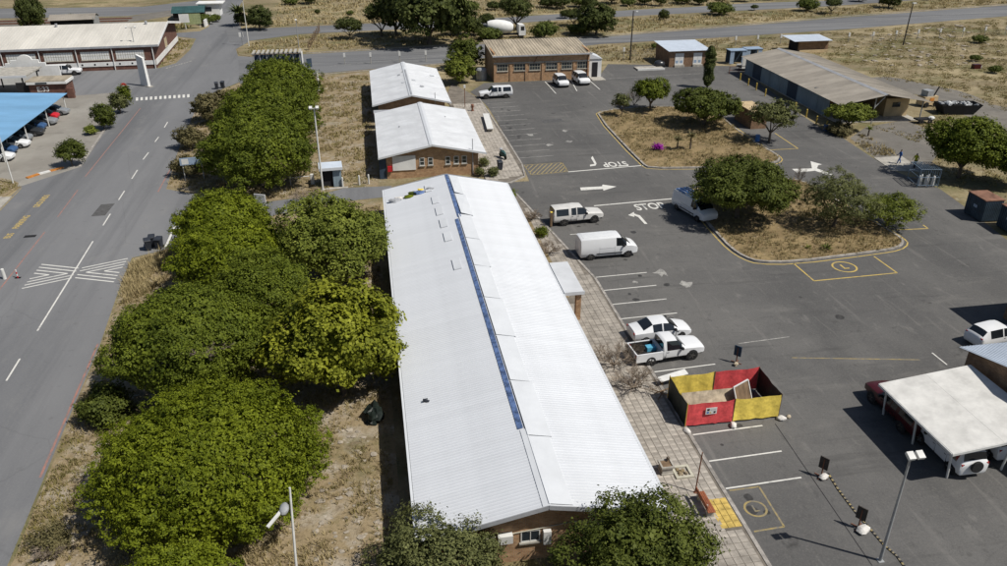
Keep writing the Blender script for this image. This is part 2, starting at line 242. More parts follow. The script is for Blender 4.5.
# ------------------------------------------------------------ mesh helpers
class MB:
    def __init__(s): s.v = []; s.f = []
    def add(s, v, f):
        n = len(s.v); s.v += [tuple(p) for p in v]; s.f += [tuple(i + n for i in q) for q in f]; return s
    def box(s, x0, x1, y0, y1, z0, z1, m=None):
        v = [(x0, y0, z0), (x1, y0, z0), (x1, y1, z0), (x0, y1, z0), (x0, y0, z1), (x1, y0, z1), (x1, y1, z1), (x0, y1, z1)]
        if m is not None: v = [m @ Vector(p) for p in v]
        return s.add(v, [(3, 2, 1, 0), (4, 5, 6, 7), (0, 1, 5, 4), (1, 2, 6, 5), (2, 3, 7, 6), (3, 0, 4, 7)])
    def bar(s, a, b, wd, h):
        a = Vector(a); b = Vector(b); d = (b - a); L = d.length
        q = d.to_track_quat('X', 'Z').to_matrix().to_4x4(); q.translation = a
        return s.box(0, L, -wd / 2, wd / 2, -h / 2, h / 2, q)
    def tube(s, a, b, r0, r1=None, n=8, caps=True):
        a = Vector(a); b = Vector(b); r1 = r0 if r1 is None else r1
        q = (b - a).to_track_quat('Z', 'Y')
        v = []
        for p, r in ((a, r0), (b, r1)):
            for i in range(n):
                t = 2 * math.pi * i / n; v.append(p + q @ Vector((r * math.cos(t), r * math.sin(t), 0)))
        f = [(i, (i + 1) % n, n + (i + 1) % n, n + i) for i in range(n)]
        if caps: f += [tuple(range(n - 1, -1, -1)), tuple(range(n, 2 * n))]
        return s.add(v, f)
    def prism(s, poly, z0, z1):
        n = len(poly)
        a = sum(poly[i][0] * poly[(i + 1) % n][1] - poly[(i + 1) % n][0] * poly[i][1] for i in range(n))
        if a < 0: poly = poly[::-1]
        v = [(p[0], p[1], z0) for p in poly] + [(p[0], p[1], z1) for p in poly]
        f = [tuple(range(n - 1, -1, -1)), tuple(range(n, 2 * n))] + [(i, (i + 1) % n, n + (i + 1) % n, n + i) for i in range(n)]
        return s.add(v, f)
    def lathe(s, prof, n=16, axis='z', c=(0, 0, 0)):
        v = []; k = len(prof)
        for i in range(n):
            t = 2 * math.pi * i / n
            for r, h in prof:
                p = (r * math.cos(t), r * math.sin(t), h)
                if axis == 'y': p = (p[0], p[2], p[1])
                v.append((p[0] + c[0], p[1] + c[1], p[2] + c[2]))
        f = []
        for i in range(n):
            for j in range(k - 1):
                q = (i * k + j, ((i + 1) % n) * k + j, ((i + 1) % n) * k + j + 1, i * k + j + 1)
                f.append(q if axis == 'z' else q[::-1])
        return s.add(v, f)
    def blob(s, c, r, seed=0, n=8, k=5, sq=(1, 1, 1), rough=0.25):
        rd = random.Random(seed); v = [(c[0], c[1], c[2] - r * sq[2])]
        for j in range(1, k):
            ph = -math.pi / 2 + math.pi * j / k
            for i in range(n):
                t = 2 * math.pi * i / n; q = r * (1 + rd.uniform(-rough, rough))
                v.append((c[0] + q * sq[0] * math.cos(ph) * math.cos(t), c[1] + q * sq[1] * math.cos(ph) * math.sin(t), c[2] + q * sq[2] * math.sin(ph)))
        v.append((c[0], c[1], c[2] + r * sq[2])); L = len(v) - 1
        f = [(0, 1 + (i + 1) % n, 1 + i) for i in range(n)]
        for j in range(k - 2):
            for i in range(n): f.append((1 + j * n + i, 1 + j * n + (i + 1) % n, 1 + (j + 1) * n + (i + 1) % n, 1 + (j + 1) * n + i))
        f += [(L, 1 + (k - 2) * n + i, 1 + (k - 2) * n + (i + 1) % n) for i in range(n)]
        return s.add(v, f)
    def mesh(s, name):
        me = bpy.data.meshes.new(name); me.from_pydata(s.v, [], s.f); me.update(); return me
    def build(s, name, m, parent=None, loc=(0, 0, 0), rotz=0, smooth=False):
        return link(name, s.mesh(name), m, parent, loc, rotz, smooth)
def link(name, me, m, parent=None, loc=(0, 0, 0), rotz=0, smooth=False):
    o = bpy.data.objects.new(name, me); C.objects.link(o)
    if m is not None and not me.materials: me.materials.append(M[m] if isinstance(m, str) else m)
    if smooth:
        me.polygons.foreach_set('use_smooth', [True] * len(me.polygons))
        try: me.set_sharp_from_angle(angle=R(38))
        except Exception: pass
    o.location = loc; o.rotation_euler = (0, 0, rotz)
    if parent: o.parent = parent
    return o
def tag(o, label=None, cat=None, group=None, kind=None):
    if label: o['label'] = label
    if cat: o['category'] = cat
    if group: o['group'] = group
    if kind: o['kind'] = kind
    return o
def thing(name, label, cat, loc=(0, 0, 0), rotz=0, group=None):
    o = bpy.data.objects.new(name, None); C.objects.link(o); o.empty_display_size = 0.3
    o.location = loc; o.rotation_euler = (0, 0, rotz)
    return tag(o, label, cat, group)
def box(name, m, parent, *a, **k): return MB().box(*a).build(name, m, parent, **k)
def copy_tree(o, parent=None):
    c = o.copy(); C.objects.link(c); c.parent = parent
    for ch in [x for x in o.children]: copy_tree(ch, c)
    return c
def clone(src, label, loc, rotz=0, group=None, scale=None):
    c = copy_tree(src); c.location = loc; c.rotation_euler = (0, 0, rotz); c['label'] = label
    if group: c['group'] = group
    if scale: c.scale = scale
    return c
def sheet(name, poly, z, m, parent=None, kind=None):
    n = len(poly); a = sum(poly[i][0] * poly[(i + 1) % n][1] - poly[(i + 1) % n][0] * poly[i][1] for i in range(n))
    if a < 0: poly = poly[::-1]
    o = MB().add([(p[0], p[1], z) for p in poly], [tuple(range(n))]).build(name, m, parent)
    return tag(o, kind=kind)
def inside(p, poly):
    x, y = p; r = False; n = len(poly)
    for i in range(n):
        x1, y1 = poly[i]; x2, y2 = poly[(i + 1) % n]
        if (y1 > y) != (y2 > y) and x < (x2 - x1) * (y - y1) / (y2 - y1) + x1: r = not r
    return r
def ribbon(mb, pts, wd, z0, z1, closed=False):
    n = len(pts); L = []; Rr = []
    for i in range(n):
        a = Vector(pts[(i - 1) % n] if closed or i > 0 else pts[i]); b = Vector(pts[(i + 1) % n] if closed or i < n - 1 else pts[i])
        d = (b - a).normalized(); nn = Vector((-d.y, d.x)) * wd / 2; p = Vector(pts[i]); L.append(p + nn); Rr.append(p - nn)
    m = n if closed else n - 1
    for i in range(m):
        j = (i + 1) % n
        v = [(*Rr[i], z1), (*Rr[j], z1), (*L[j], z1), (*L[i], z1), (*Rr[i], z0), (*Rr[j], z0), (*L[j], z0), (*L[i], z0)]
        f = [(0, 1, 2, 3)]
        if z1 > z0: f += [(4, 5, 1, 0), (6, 7, 3, 2)] + ([] if closed else ([(7, 4, 0, 3)] if i == 0 else []) + ([(5, 6, 2, 1)] if i == m - 1 else []))
        mb.add(v, f)
    return mb
def smooth_poly(p, it=2):
    for _ in range(it):
        q = []; n = len(p)
        for i in range(n):
            a, b = p[i], p[(i + 1) % n]
            q += [(a[0] * .75 + b[0] * .25, a[1] * .75 + b[1] * .25), (a[0] * .25 + b[0] * .75, a[1] * .25 + b[1] * .75)]
        p = q
    return p
def mark(name, a, b, wd, m, parent, z):
    return ribbon(MB(), [a, b], wd, z, z).build(name, m, parent)
def text_mesh(name, body, m, parent, mat4, size=1.0, extrude=0.0):
    cu = bpy.data.curves.new(name, 'FONT'); cu.body = body; cu.size = size; cu.align_x = 'CENTER'; cu.align_y = 'CENTER'; cu.extrude = extrude; cu.offset = 0.02 * size
    t = bpy.data.objects.new(name, cu); C.objects.link(t); bpy.context.view_layer.update()
    me = bpy.data.meshes.new_from_object(t.evaluated_get(bpy.context.evaluated_depsgraph_get()))
    bpy.data.objects.remove(t); bpy.data.curves.remove(cu)
    me.materials.clear(); me.transform(mat4); me.name = name
    return link(name, me, m, parent)
# ------------------------------------------------------------ the setting: ground, roads, lots, islands
ground = sheet('ground', [(-900, -400), (900, -400), (900, 2200), (-900, 2200)], 0, 'field', kind='structure')
road = sheet('main_road', [(-18.2, -20), (-20.27, 33.83), (-20.93, 43.93), (-21.65, 55.62), (-22.82, 67.28), (-23.12, 70.66), (-23.69, 89.98), (-25.41, 107.56), (-26.88, 132.13), (-24.49, 139.26), (-20.79, 146.99), (-21.75, 165.98), (-25.40, 167.61), (-26.75, 175.22), (-25.21, 182.98), (-28.96, 201.91), (-33.84, 235.75), (-36, 300), (-50, 300), (-37.61, 225.46), (-36.90, 204.70), (-37.84, 199.21), (-42.81, 197.34), (-41.92, 192.61), (-37.06, 189.26), (-35.98, 175.69), (-36.28, 162.62), (-38.78, 157.95), (-39.42, 141.07), (-35.78, 100.18), (-40.32, 94.12), (-40.25, 87.48), (-52, 60), (-60, -20)], 0.020, 'road', kind='structure')
driveway = sheet('driveway', [(-22.78, 66.09), (-23.06, 71.52), (-19.73, 73.24), (-14.45, 76.76), (-10.82, 80.19), (-8.31, 81.20), (-5.21, 82.75), (0.89, 83.57), (1.69, 87.01), (-3.64, 87.25), (-6.37, 85.43), (-12.01, 84.20), (-19.01, 87.25), (-24.51, 90.78)], 0.016, 'road', kind='structure')
cross = sheet('cross_road', [(-21.96, 142.52), (-10.09, 148.46), (14.28, 154.07), (49.37, 168.01), (79.67, 171.41), (112.15, 176.63), (163.44, 188.02), (300, 222), (300, 242), (177.91, 205.79), (122.12, 193.34), (85.23, 184.04), (51.67, 176.14), (16.42, 171.28), (-12.12, 167.41), (-25.21, 166.07)], 0.025, 'roadx', kind='structure')
back = sheet('back_road', [(-28.90, 182.42), (-25.35, 184.21), (-14.69, 191.25), (-1.18, 193.01), (27.30, 195.30), (45.70, 200.57), (67.62, 204.23), (84.78, 206.51), (102.73, 208.90), (127.97, 212.26), (300, 252), (300, 268), (133.87, 222.56), (108.66, 221.56), (88.87, 216.92), (70.83, 214.29), (47.83, 210.14), (28.80, 205.83), (8.66, 204.49), (-11.55, 201.87), (-29.02, 200.50), (-32.70, 202.55)], 0.030, 'roadx', kind='structure')
apron = sheet('warehouse_apron', [(-38.34, 158.41), (-38.25, 138.76), (-48.95, 135.87), (-110, 128), (-110, 158), (-52.30, 158.14)], 0.012, 'road', kind='structure')
carpark = sheet('car_park', [(-39.08, 140.30), (-35.78, 100.18), (-40.32, 94.12), (-44.85, 91.62), (-110, 90), (-110, 135), (-49.59, 137.95)], 0.016, 'pave_light', kind='structure')
yard = sheet('rail_yard_road', [(-300, 236), (-300, 262), (-60, 243), (-46.82, 254.20), (-40.96, 244.82), (-60, 226)], 0.012, 'roadx', kind='structure')
sid = sheet('siding_track', [(-300, 214), (-60, 212), (-47.25, 226.22), (-49.49, 238.40), (-60, 224), (-300, 226)], 0.008, 'gravel', kind='structure')
lot = sheet('parking_lot', [(18.5, -20), (18.5, 60), (15.4, 82), (12.8, 84.5), (12.8, 86), (17.6, 86), (17.9, 91), (17.9, 120), (17.23, 126.65), (16.39, 130.21), (19.62, 136.25), (40.14, 136.69), (45.26, 147.90), (69.34, 141.99), (67.64, 135.31), (65.19, 117.87), (63.54, 108.27), (62.76, 100.80), (63.20, 95.80), (62.23, 87.17), (61.83, 82.54), (63.27, 75.60), (62.32, 70.13), (60.43, 61.59), (75, 45), (75, -20)], 0.014, 'asphalt', kind='structure')
patch = sheet('gravel_track', [(69.35, 100.20), (77.08, 102.62), (77.43, 96.30), (72.76, 88.75), (65.31, 81.20), (62.39, 83.20), (62.59, 87.52), (64.14, 95.64)], 0.010, 'gravel', kind='structure')
track = sheet('dirt_track', smooth_poly([(86.36, 128.87), (92.22, 129.50), (94.47, 122.83), (97.86, 116.43), (95.07, 104.10), (120, 95), (120, 88), (85.95, 92.91), (87.95, 101.88), (86.58, 107.92), (89.90, 115.03), (85.92, 118.45)]), 0.010, 'gravel', kind='structure')
pad = MB().prism([(62.35, 87.15), (66.22, 87.32), (65.31, 81.20), (61.73, 82.18)], 0.0, 0.06).build('concrete_pad', 'concrete'); tag(pad, kind='structure')
strip = sheet('building_side_strip', [(-22, -20), (-20.07, 33.79), (-20.80, 43.91), (-21.50, 55.59), (-22.57, 67.64), (-22.78, 71.48), (-19.54, 73.20), (-14.42, 76.50), (-10.80, 79.91), (-8.30, 80.90), (0.54, 83.00), (-0.1, 78), (-0.1, 27), (13.2, 27), (13.2, -20)], 0.008, 'verge', kind='structure')
apn = sheet('verge_by_junction', [(-23.74, 91.32), (-25.84, 109.92), (-26.77, 131.47), (-24.39, 138.52), (-20.70, 146.18), (-10.01, 146.79), (0.67, 148.33), (0.10, 86.95), (-3.64, 87.58), (-6.38, 85.75), (-12.04, 84.51), (-19.06, 87.57)], 0.006, 'verge', kind='structure')
plaza = MB().prism([(14.15, 137.17), (17.21, 125.33), (17.7, 103), (17.8, 92), (17.2, 87.5), (15.3, 85.8), (12.6, 85.8), (12.6, 108), (12.12, 122.98), (11.6, 125)], 0.0, 0.10).build('upper_walkway', 'slabbed'); tag(plaza, kind='structure')

# triangular verge between the two far roads
tri = MB().prism([(-25.33, 168.62), (-26.40, 174.07), (-24.86, 181.74), (-14.57, 189.27), (-1.19, 190.97), (27.00, 193.17), (45.19, 198.31), (66.86, 201.85), (83.81, 204.06), (101.53, 206.36), (126.45, 209.60), (290, 247), (290, 244), (180.09, 208.46), (123.49, 195.63), (86.13, 186.08), (52.19, 177.98), (16.59, 172.97), (-12.21, 169.00), (-22.98, 166.70)], 0, 0.07).build('roadside_verge', 'field'); tag(tri, kind='structure')
wedge = MB().prism(smooth_poly([(-38.72, 159.36), (-36.46, 163.60), (-37.17, 187.43), (-41.11, 190.57), (-40.58, 184.40)], 1), 0, 0.12).build('grass_wedge', 'verge'); tag(wedge, kind='structure')
lawn = MB().prism(smooth_poly([(-47.69, 98.85), (-42.82, 96.96), (-40.44, 94.48), (-40.97, 90.02), (-44.07, 89.62)], 1), 0, 0.12).build('corner_lawn', 'verge'); tag(lawn, kind='structure')
gp = MB().prism([(-42.74, 88.79), (-41.31, 90.39), (-40.11, 90.50), (-40.02, 86.85), (-40.20, 82.16)], 0, 0.10).build('corner_footpath', 'concrete'); tag(gp, kind='structure')

# lower walkway with its slabs, each slab a piece
walk = MB().prism([(13.0, -20), (18.3, -20), (18.3, 60), (15.2, 82), (13.0, 83)], 0.0, 0.09).build('walkway', 'slabbed'); tag(walk, kind='structure')
k = MB(); ribbon(k, [(18.38, -20), (18.38, 60), (15.3, 82)], 0.22, 0.0, 0.125); k.build('kerb', 'kerb', walk)
slab_me = MB().add([(-.222, -.222, 0), (.222, -.222, 0), (.222, .222, 0), (-.222, .222, 0), (-.214, -.214, .022), (.214, -.214, .022), (.214, .214, .022), (-.214, .214, .022)], [(4, 5, 6, 7), (0, 1, 5, 4), (1, 2, 6, 5), (2, 3, 7, 6), (3, 0, 4, 7)]).mesh('slab')
slab_me.materials.append(M['slab'])
cnt = 0; far = MB(); rd = random.Random(3)
cells = []
for j in range(140):
    for i in range(11):
        x = 13.25 + i * 0.462; y = 24.6 + j * 0.462
        xm = 18.24 if y < 60 else 18.24 - (y - 60) * 3.1 / 22
        if x > xm - .22 or x < 13.4 or y > 81: continue
        if 56 < y < 81 and 13 < x < 15.6 - (y - 60) * 0.02: continue            # planting bed along the wall
        if 17.0 < x < 18.24 and 29.6 < y < 31.95: continue                       # yellow panel
        cells.append((x, y))
vis = [c for c in cells if c[1] > 29 and c[0] > 14.2]
first = set(vis[:300])
for x, y in cells:
    tl = rd.uniform(-.004, .006)
    if (x, y) in first:
        o = bpy.data.objects.new('slab', slab_me); C.objects.link(o); o.parent = walk; o.location = (x, y, 0.090 + tl); o.rotation_euler = (rd.uniform(-.008, .008), rd.uniform(-.008, .008), rd.uniform(-.02, .02))
    else:
        far.box(x - .217, x + .217, y - .217, y + .217, 0.092, 0.110 + tl)
tag(far.build('slabs', 'slab', walk), kind='stuff')
for i in range(3):
    for j in range(5):
        box('slab', 'slab_yellow', walk, 17.03 + i * .4, 17.40 + i * .4, 29.65 + j * .455, 30.08 + j * .455, .092, .118)
tag(sheet('planting_bed', [(13.05, 56.5), (15.3, 57), (15.4, 74), (14.4, 81), (13.05, 81)], .097, 'verge', walk), kind='structure')
slabs2 = MB()
for j in range(70):
    for i in range(12):
        x = 12.9 + i * .462; y = 86.3 + j * .52
        if x < 17.4 and inside((x, y), [(12.4, 86.2), (17.2, 88), (17.5, 103), (17.05, 125.36), (14.58, 134.84), (12.2, 125)]): slabs2.box(x - .217, x + .217, y - .245, y + .245, .1, .118 + rd.uniform(-.004, .006))
tag(slabs2.build('slabs', 'slab', plaza), kind='stuff')
k = MB(); ribbon(k, [(17.24, 125.59), (17.78, 103), (17.88, 92), (17.4, 87.6), (15.3, 85.7), (12.7, 85.7)], 0.2, 0, 0.13); k.build('kerb', 'kerb', plaza)

# raised islands in the lot
def island(name, poly, sm=1):
    p = smooth_poly(poly, sm)
    o = MB().prism(p, 0, 0.12).build(name, 'island'); tag(o, kind='structure')
    k = MB(); ribbon(k, p, 0.24, 0, 0.16, True); k.build('kerb', 'kerb', o)
    cx = sum(q[0] for q in p) / len(p); cy = sum(q[1] for q in p) / len(p)
    pp = [((q[0] - cx), (q[1] - cy)) for q in p]
    L = ribbon(MB(), [(cx + q[0] * (1 + .45 / math.hypot(*q)), cy + q[1] * (1 + .45 / math.hypot(*q))) for q in pp], 0.13, 0.0185, 0.0185, True)
    return o, p, L
IA, IAp, L = island('upper_island', [(33.13, 112.56), (34.96, 114.86), (41.02, 115.93), (46.16, 115.36), (51.65, 113.23), (50.44, 101.87), (50.39, 94.29), (50.74, 90.35), (50.23, 88.39), (48.39, 87.11), (43.50, 86.78), (38.88, 87.17), (33.02, 87.97), (32.61, 89.78)])
L.build('island_edge_line', 'yline', lot)
IB, IBp, L = island('lower_island', [(33.99, 77.97), (33.38, 73.28), (33.02, 67.71), (32.89, 64.10), (33.34, 61.99), (34.19, 60.86), (37.28, 60.33), (45.81, 61.11), (48.44, 61.47), (50.05, 62.62), (50.35, 64.03), (50.22, 66.87), (49.67, 70.53), (49.61, 77.58), (48.86, 80.75), (47.11, 81.75), (38.94, 80.71), (35.14, 79.70)])
L.build('island_edge_line', 'yline', lot)

# ------------------------------------------------------------ painted markings
ZM = 0.0185
def LM(name, a, b, wd=.11, m='line'): return mark(name, a, b, wd, m, lot, ZM)
for y in [57.85, 55.3, 52.85, 60.4, 67.2, 70.0]: LM('bay_line', (18.55, y), (23.3, y + .18))
LM('bay_line', (18.6, 45.05), (23.3, 45.3))
for y in [37.75, 35.15, 32.7]: LM('bay_line', (18.6, y), (23.4, y + .16))
LM('bay_line', (26.2, 47.7), (30.5, 48.0), .1, 'line_worn')
for i in range(12): LM('bay_line', (18.05, 94.6 + i * 2.5), (22.55, 94.9 + i * 2.5), .12, 'line_worn')
hz = [(18.10, 91.84), (22.95, 91.96), (22.88, 88.53), (18.30, 88.05)]
for a, b in zip(hz, hz[1:] + hz[:1]): LM('hatch_line', a, b, .14, 'ywide')
for i in range(-3, 8):
    u = i / 8.0; s0 = max(0.0, -u / .5); s1 = min(1.0, (1 - u) / .5)
    if s1 - s0 < .15: continue
    q_ = lambda s: Vector(hz[3]).lerp(Vector(hz[2]), u + .5 * s).lerp(Vector(hz[0]).lerp(Vector(hz[1]), u + .5 * s), s)
    LM('hatch_line', q_(s0), q_(s1), .17, 'ywide')
LM('stop_line', (22.85, 88.42), (32.95, 89.25), .22); LM('stop_line', (22.97, 77.11), (33.12, 77.83), .22)
LM('bay_line', (30.28, 135.60), (30.22, 126.83), .13); LM('bay_line', (35.03, 135.96), (34.06, 127.93), .13); LM('bay_line', (38.18, 136.22), (38.13, 128.31), .13)
LM('bay_line', (40.27, 135.87), (59.40, 137.12), .13, 'line_worn')
def mtx(o, ux, uy): return Matrix(((ux[0], uy[0], 0, o[0]), (ux[1], uy[1], 0, o[1]), (0, 0, 1, ZM), (0, 0, 0, 1)))
text_mesh('stop_lettering', 'STOP', 'line', lot, mtx((28.87, 75.90), (1.12, .06), (0, 1.9)), 1.25)
text_mesh('stop_lettering', 'STOP', 'line', lot, mtx((29.31, 90.34), (-1.05, .0), (0, -2.0)), 1.25)
def poly_mark(name, pts, m='line', z=ZM): return sheet(name, pts, z, m, lot)
poly_mark('turn_arrow', [(25.79, 73.94), (26.69, 74.70), (26.55, 74.27), (27.00, 73.65), (27.03, 71.32), (26.73, 71.37), (26.67, 73.29), (26.39, 73.79), (26.30, 73.35)])
poly_mark('turn_arrow', [(26.01, 89.96), (26.17, 90.56), (26.80, 90.76), (27.00, 93.13), (27.40, 93.88), (27.10, 90.91), (26.76, 90.15)])
poly_mark('straight_arrow', [(22.91, 82.89), (25.50, 82.85), (25.73, 83.42), (27.13, 82.51), (25.29, 81.49), (25.38, 82.01), (22.79, 81.98)])
poly_mark('double_arrow', [(50.03, 84.91), (52.55, 84.71), (53.77, 87.31), (54.54, 85.91), (53.86, 85.64), (53.15, 84.61), (53.87, 82.18), (53.28, 82.06), (52.45, 83.82), (50.00, 83.61)])
for a, b in (((37.23, 60.13), (37.26, 56.52)), ((37.26, 56.52), (45.42, 56.75)), ((45.42, 56.75), (45.39, 60.28)), ((55.13, 99.58), (54.81, 92.44)), ((54.81, 92.44), (50.91, 92.49)), ((50.46, 65.70), (54.61, 65.44)), ((54.61, 65.44), (54.70, 66.37))): LM('bay_line', a, b, .14, 'yline')
def ring(c, r, wd, m): 
    ribbon(MB(), [(c[0] + r * math.cos(t * math.pi / 14), c[1] + r * math.sin(t * math.pi / 14)) for t in range(28)], wd, ZM, ZM, True).build('bay_roundel', m, lot)
ring((41.44, 58.67), 1.05, .16, 'yline'); text_mesh('bay_letter', 'L', 'yline', lot, mtx((41.44, 58.67), (1.0, 0), (0, 1.0)), 1.2)
for a, b in (((18.74, 32.50), (20.58, 32.53)), ((20.58, 32.53), (20.49, 29.31)), ((20.49, 29.31), (18.71, 29.24))): LM('bay_line', a, b, .11, 'ywide')
ring((19.57, 30.87), .6, .12, 'ywide'); text_mesh('bay_letter', 'L', 'ywide', lot, mtx((19.57, 30.87), (.6, 0), (0, .6)), 1.2)
LM('faded_line', (29.24, 45.16), (38.39, 43.33), .1, 'ywide'); LM('faded_line', (39.88, 44.06), (39.90, 42.40), .1, 'line')
LM('asphalt_joint', (24.29, 37.95), (23.64, 25.99), .05, 'dark')
for c, s in (((23.0, 99.3), .8), ((26.0, 100.3), .7), ((21.4, 104.5), .8), ((26.5, 105.5), .7), ((24.6, 60.3), 1.0), ((21.7, 58.9), .35), ((26, 57.6), .9)):
    rr = random.Random(int(c[0] * 9)); poly_mark('paint_spill', [(c[0] + s * rr.uniform(.2, 1) * math.cos(t * .6), c[1] + s * rr.uniform(.2, 1.1) * math.sin(t * .6)) for t in range(10)], 'line_worn', 0.0175)

rs = random.Random(11)
for i in range(34):
    bx_, by_ = ((rs.uniform(19.2, 22.6), rs.uniform(30, 76)) if i < 16 else (rs.uniform(18.6, 22.3), rs.uniform(94, 121)) if i < 24 else (rs.uniform(24, 44), rs.uniform(30, 70)))
    s_ = rs.uniform(.12, .42); poly_mark('oil_stain', smooth_poly([(bx_ + s_ * rs.uniform(.5, 1.2) * math.cos(t * .9), by_ + s_ * rs.uniform(.5, 1.2) * math.sin(t * .9)) for t in range(7)], 1), 'stain', 0.0165)
for q in ([(38, 84), (41.5, 84.3), (41.3, 86.2), (38.1, 86)], [(24.5, 110), (27.6, 110.2), (27.5, 111.8), (24.4, 111.6)]): poly_mark('asphalt_repair', q, 'repair', 0.0160)
sheet('asphalt_repair', [(-29.8, 83), (-28.4, 83), (-28.3, 86.5), (-29.7, 86.4)], .0230, 'repair', road)
MB().box(0, 1.1, 0, .6, .02, .026).build('drain_grate', 'dark', road, (*(-34.77, 78.18), .0))
def RM(name, a, b, wd, m='line', z=0.0245): return mark(name, a, b, wd, m, road, z)
RM('lane_line', (-27.06, 58.65), (-27.74, 76.16), .13)
for a, b in (((-26.79, 51.59), (-26.91, 54.52)), ((-27.87, 80.18), (-27.98, 83.38)), ((-28.18, 87.55), (-28.26, 90.42)), ((-28.45, 94.56), (-28.55, 97.82)), ((-28.82, 101.92), (-28.79, 104.85)), ((-28.99, 109.53), (-29.00, 111.87)), ((-29.20, 116.61), (-29.32, 119.53)), ((-26.52, 44.88), (-26.64, 47.99))): RM('lane_line', a, b, .13)
for i in range(4):
    o = (i - 1.5) * .62; xs_ = -27.15 - o / .40
    for sg in (1, -1):
        f_ = lambda x: 69.0 + sg * (.40 * (x + 27.15) + o)
        for x0_, x1_ in ((-30.9, min(-27.3, xs_)), (max(-27.0, xs_), -23.4)):
            if x1_ - x0_ > .5 and x0_ > -31 and x1_ < -23: RM('hatch_line', (x0_, f_(x0_)), (x1_, f_(x1_)), .15, z=0.0250 + (.0008 if sg > 0 else 0))
for i in range(0):
    RM('hatch_line', (-30.9 + max(0, -o) * 1.1, 67.6 + o), (-23.5 - max(0, o) * 1.1, 70.6 + o), .12, z=0.0250); RM('hatch_line', (-30.9 + max(0, o) * 1.1, 69.9 + o), (-23.1 - max(0, -o) * 1.1, 67.4 + o), .12, z=0.0258)
for a, b in (((-32.44, 58.18), (-33.15, 79.41)), ((-33.19, 83.41), (-33.56, 91.64)), ((-34.08, 96.19), (-35.07, 128.50))): RM('red_edge_line', a, b, .12, 'rline')
for a, b in (((-20.93, 40.34), (-21.84, 55.80)), ((-24.45, 89.45), (-24.69, 97.93))): RM('red_edge_line', a, b, .14, 'rline')
RM('edge_line', (-20.47, 73.59), (-20.62, 79.92), .22, z=0.0255)
for i in range(12):
    t = i / 12.0; a = Vector((-37.34, 135.48)).lerp(Vector((-28.85, 136.48)), t); b = Vector((-36.88, 133.43)).lerp(Vector((-28.49, 134.38)), t)
    RM('crossing_bar', a + Vector((.15, 0)), b + Vector((.15, 0)), .36)
for i in range(9):
    t = i / 9.0; a = Vector((-37.14, 157.76)).lerp(Vector((-33.58, 164.07)), t); RM('crossing_bar', a, a + Vector((.2, .9)), .35, 'line_worn')
def mtxr(o, L): return Matrix(((0, -1.05, 0, o[0]), (L, 0, 0, o[1]), (0, 0, 1, 0.0245), (0, 0, 0, 1)))
text_mesh('bay_lettering', 'BUS', 'yline', road, mtxr((-36.3, 78.95), .88), .85)
text_mesh('bay_lettering', 'PARKING', 'yline', road, mtxr((-36.4, 82.6), 1.0), .85)
text_mesh('bay_lettering', 'GROUNDS', 'yline', road, mtxr((-36.4, 88.6), .92), .85)
poly = [(-40.20, 93.76), (-39.46, 75.65)]
RM('edge_line', (-40.14, 93.59), (-39.46, 75.65), .14, 'ywide')
k = MB(); ribbon(k, [(-39.24, 140.33), (-35.78, 100.18)], .28, 0, .14); k.build('kerb', 'kerb', carpark)
for i, (a, b, mm) in enumerate((((-40.68, 96.77), (-39.78, 98.06), 'orange'), ((-39.78, 98.06), (-38.85, 99.00), 'frame_w'), ((-38.85, 99.00), (-37.71, 100.13), 'orange'))):
    k = MB(); ribbon(k, [a, b], .45, 0, .15); k.build('kerb_block', mm, carpark)
k = MB(); ribbon(k, [(-21.83, 145.58), (-10.04, 147.45), (14.18, 153.16), (21.29, 155.75)], .2, 0, .1); k.build('kerb', 'kerb', cross)
k = MB(); ribbon(k, [(-12.17, 168.25), (16.51, 172.18), (51.95, 177.12), (85.70, 185.12), (122.84, 194.55), (179.07, 207.20)], .25, 0, .1); k.build('kerb', 'kerb', cross)
mark('lane_line', (-7.05, 154.91), (50.33, 171.41), .14, 'line_worn', cross, .0295); mark('lane_line', (59.90, 172.86), (170.38, 196.54), .14, 'line_worn', cross, .0295)
# rails
rl = MB()
for y in (217, 218.1, 221, 222.1): rl.box(-290, -58, y - .05, y + .05, 0.02, .17)
rl.build('rail', 'rust', sid)
# ------------------------------------------------------------ buildings
def rib_profile(L, pitch=.23, h=.035, top=.05, base=.10):
    """points (u, z) of ribbed sheeting along u"""
    p = [(0, 0)]; u = pitch / 2
    while u < L - pitch / 2 + .01:
        p += [(u - base / 2, 0), (u - top / 2, h), (u + top / 2, h), (u + base / 2, 0)]; u += pitch
    p.append((L, 0)); return p
def slope_sheet(a, b, along, L, pitch=.23, h=.035, thick=.03):
    """ribbed sheet: a (eave) to b (ridge) swept along direction 'along' for length L"""
    a = Vector(a); b = Vector(b); d = Vector(along).normalized(); n = d.cross(b - a).normalized()
    if n.z < 0: n = -n
    pr = rib_profile(L, pitch, h); v = []
    for u, z in pr: v.append(a + d * u + n * z)
    for u, z in pr: v.append(b + d * u + n * z)
    k = len(pr); f = []
    flip = (d.cross(b - a)).z < 0
    for i in range(k - 1): q = (i, i + 1, k + i + 1, k + i); f.append(q[::-1] if flip else q)
    # underside
    lo = [a - n * thick, a + d * L - n * thick, b + d * L - n * thick, b - n * thick]; m = len(v); v += lo
    q = (m, m + 3, m + 2, m + 1); f.append(q[::-1] if flip else q)
    f += [(0, k, m + 3, m), (k - 1, m + 1, m + 2, 2 * k - 1), tuple([m, m + 1] + list(range(k - 1, -1, -1))), tuple([m + 3, m + 2] + list(range(2 * k - 1, k - 1, -1)))]
    return MB().add(v, f)
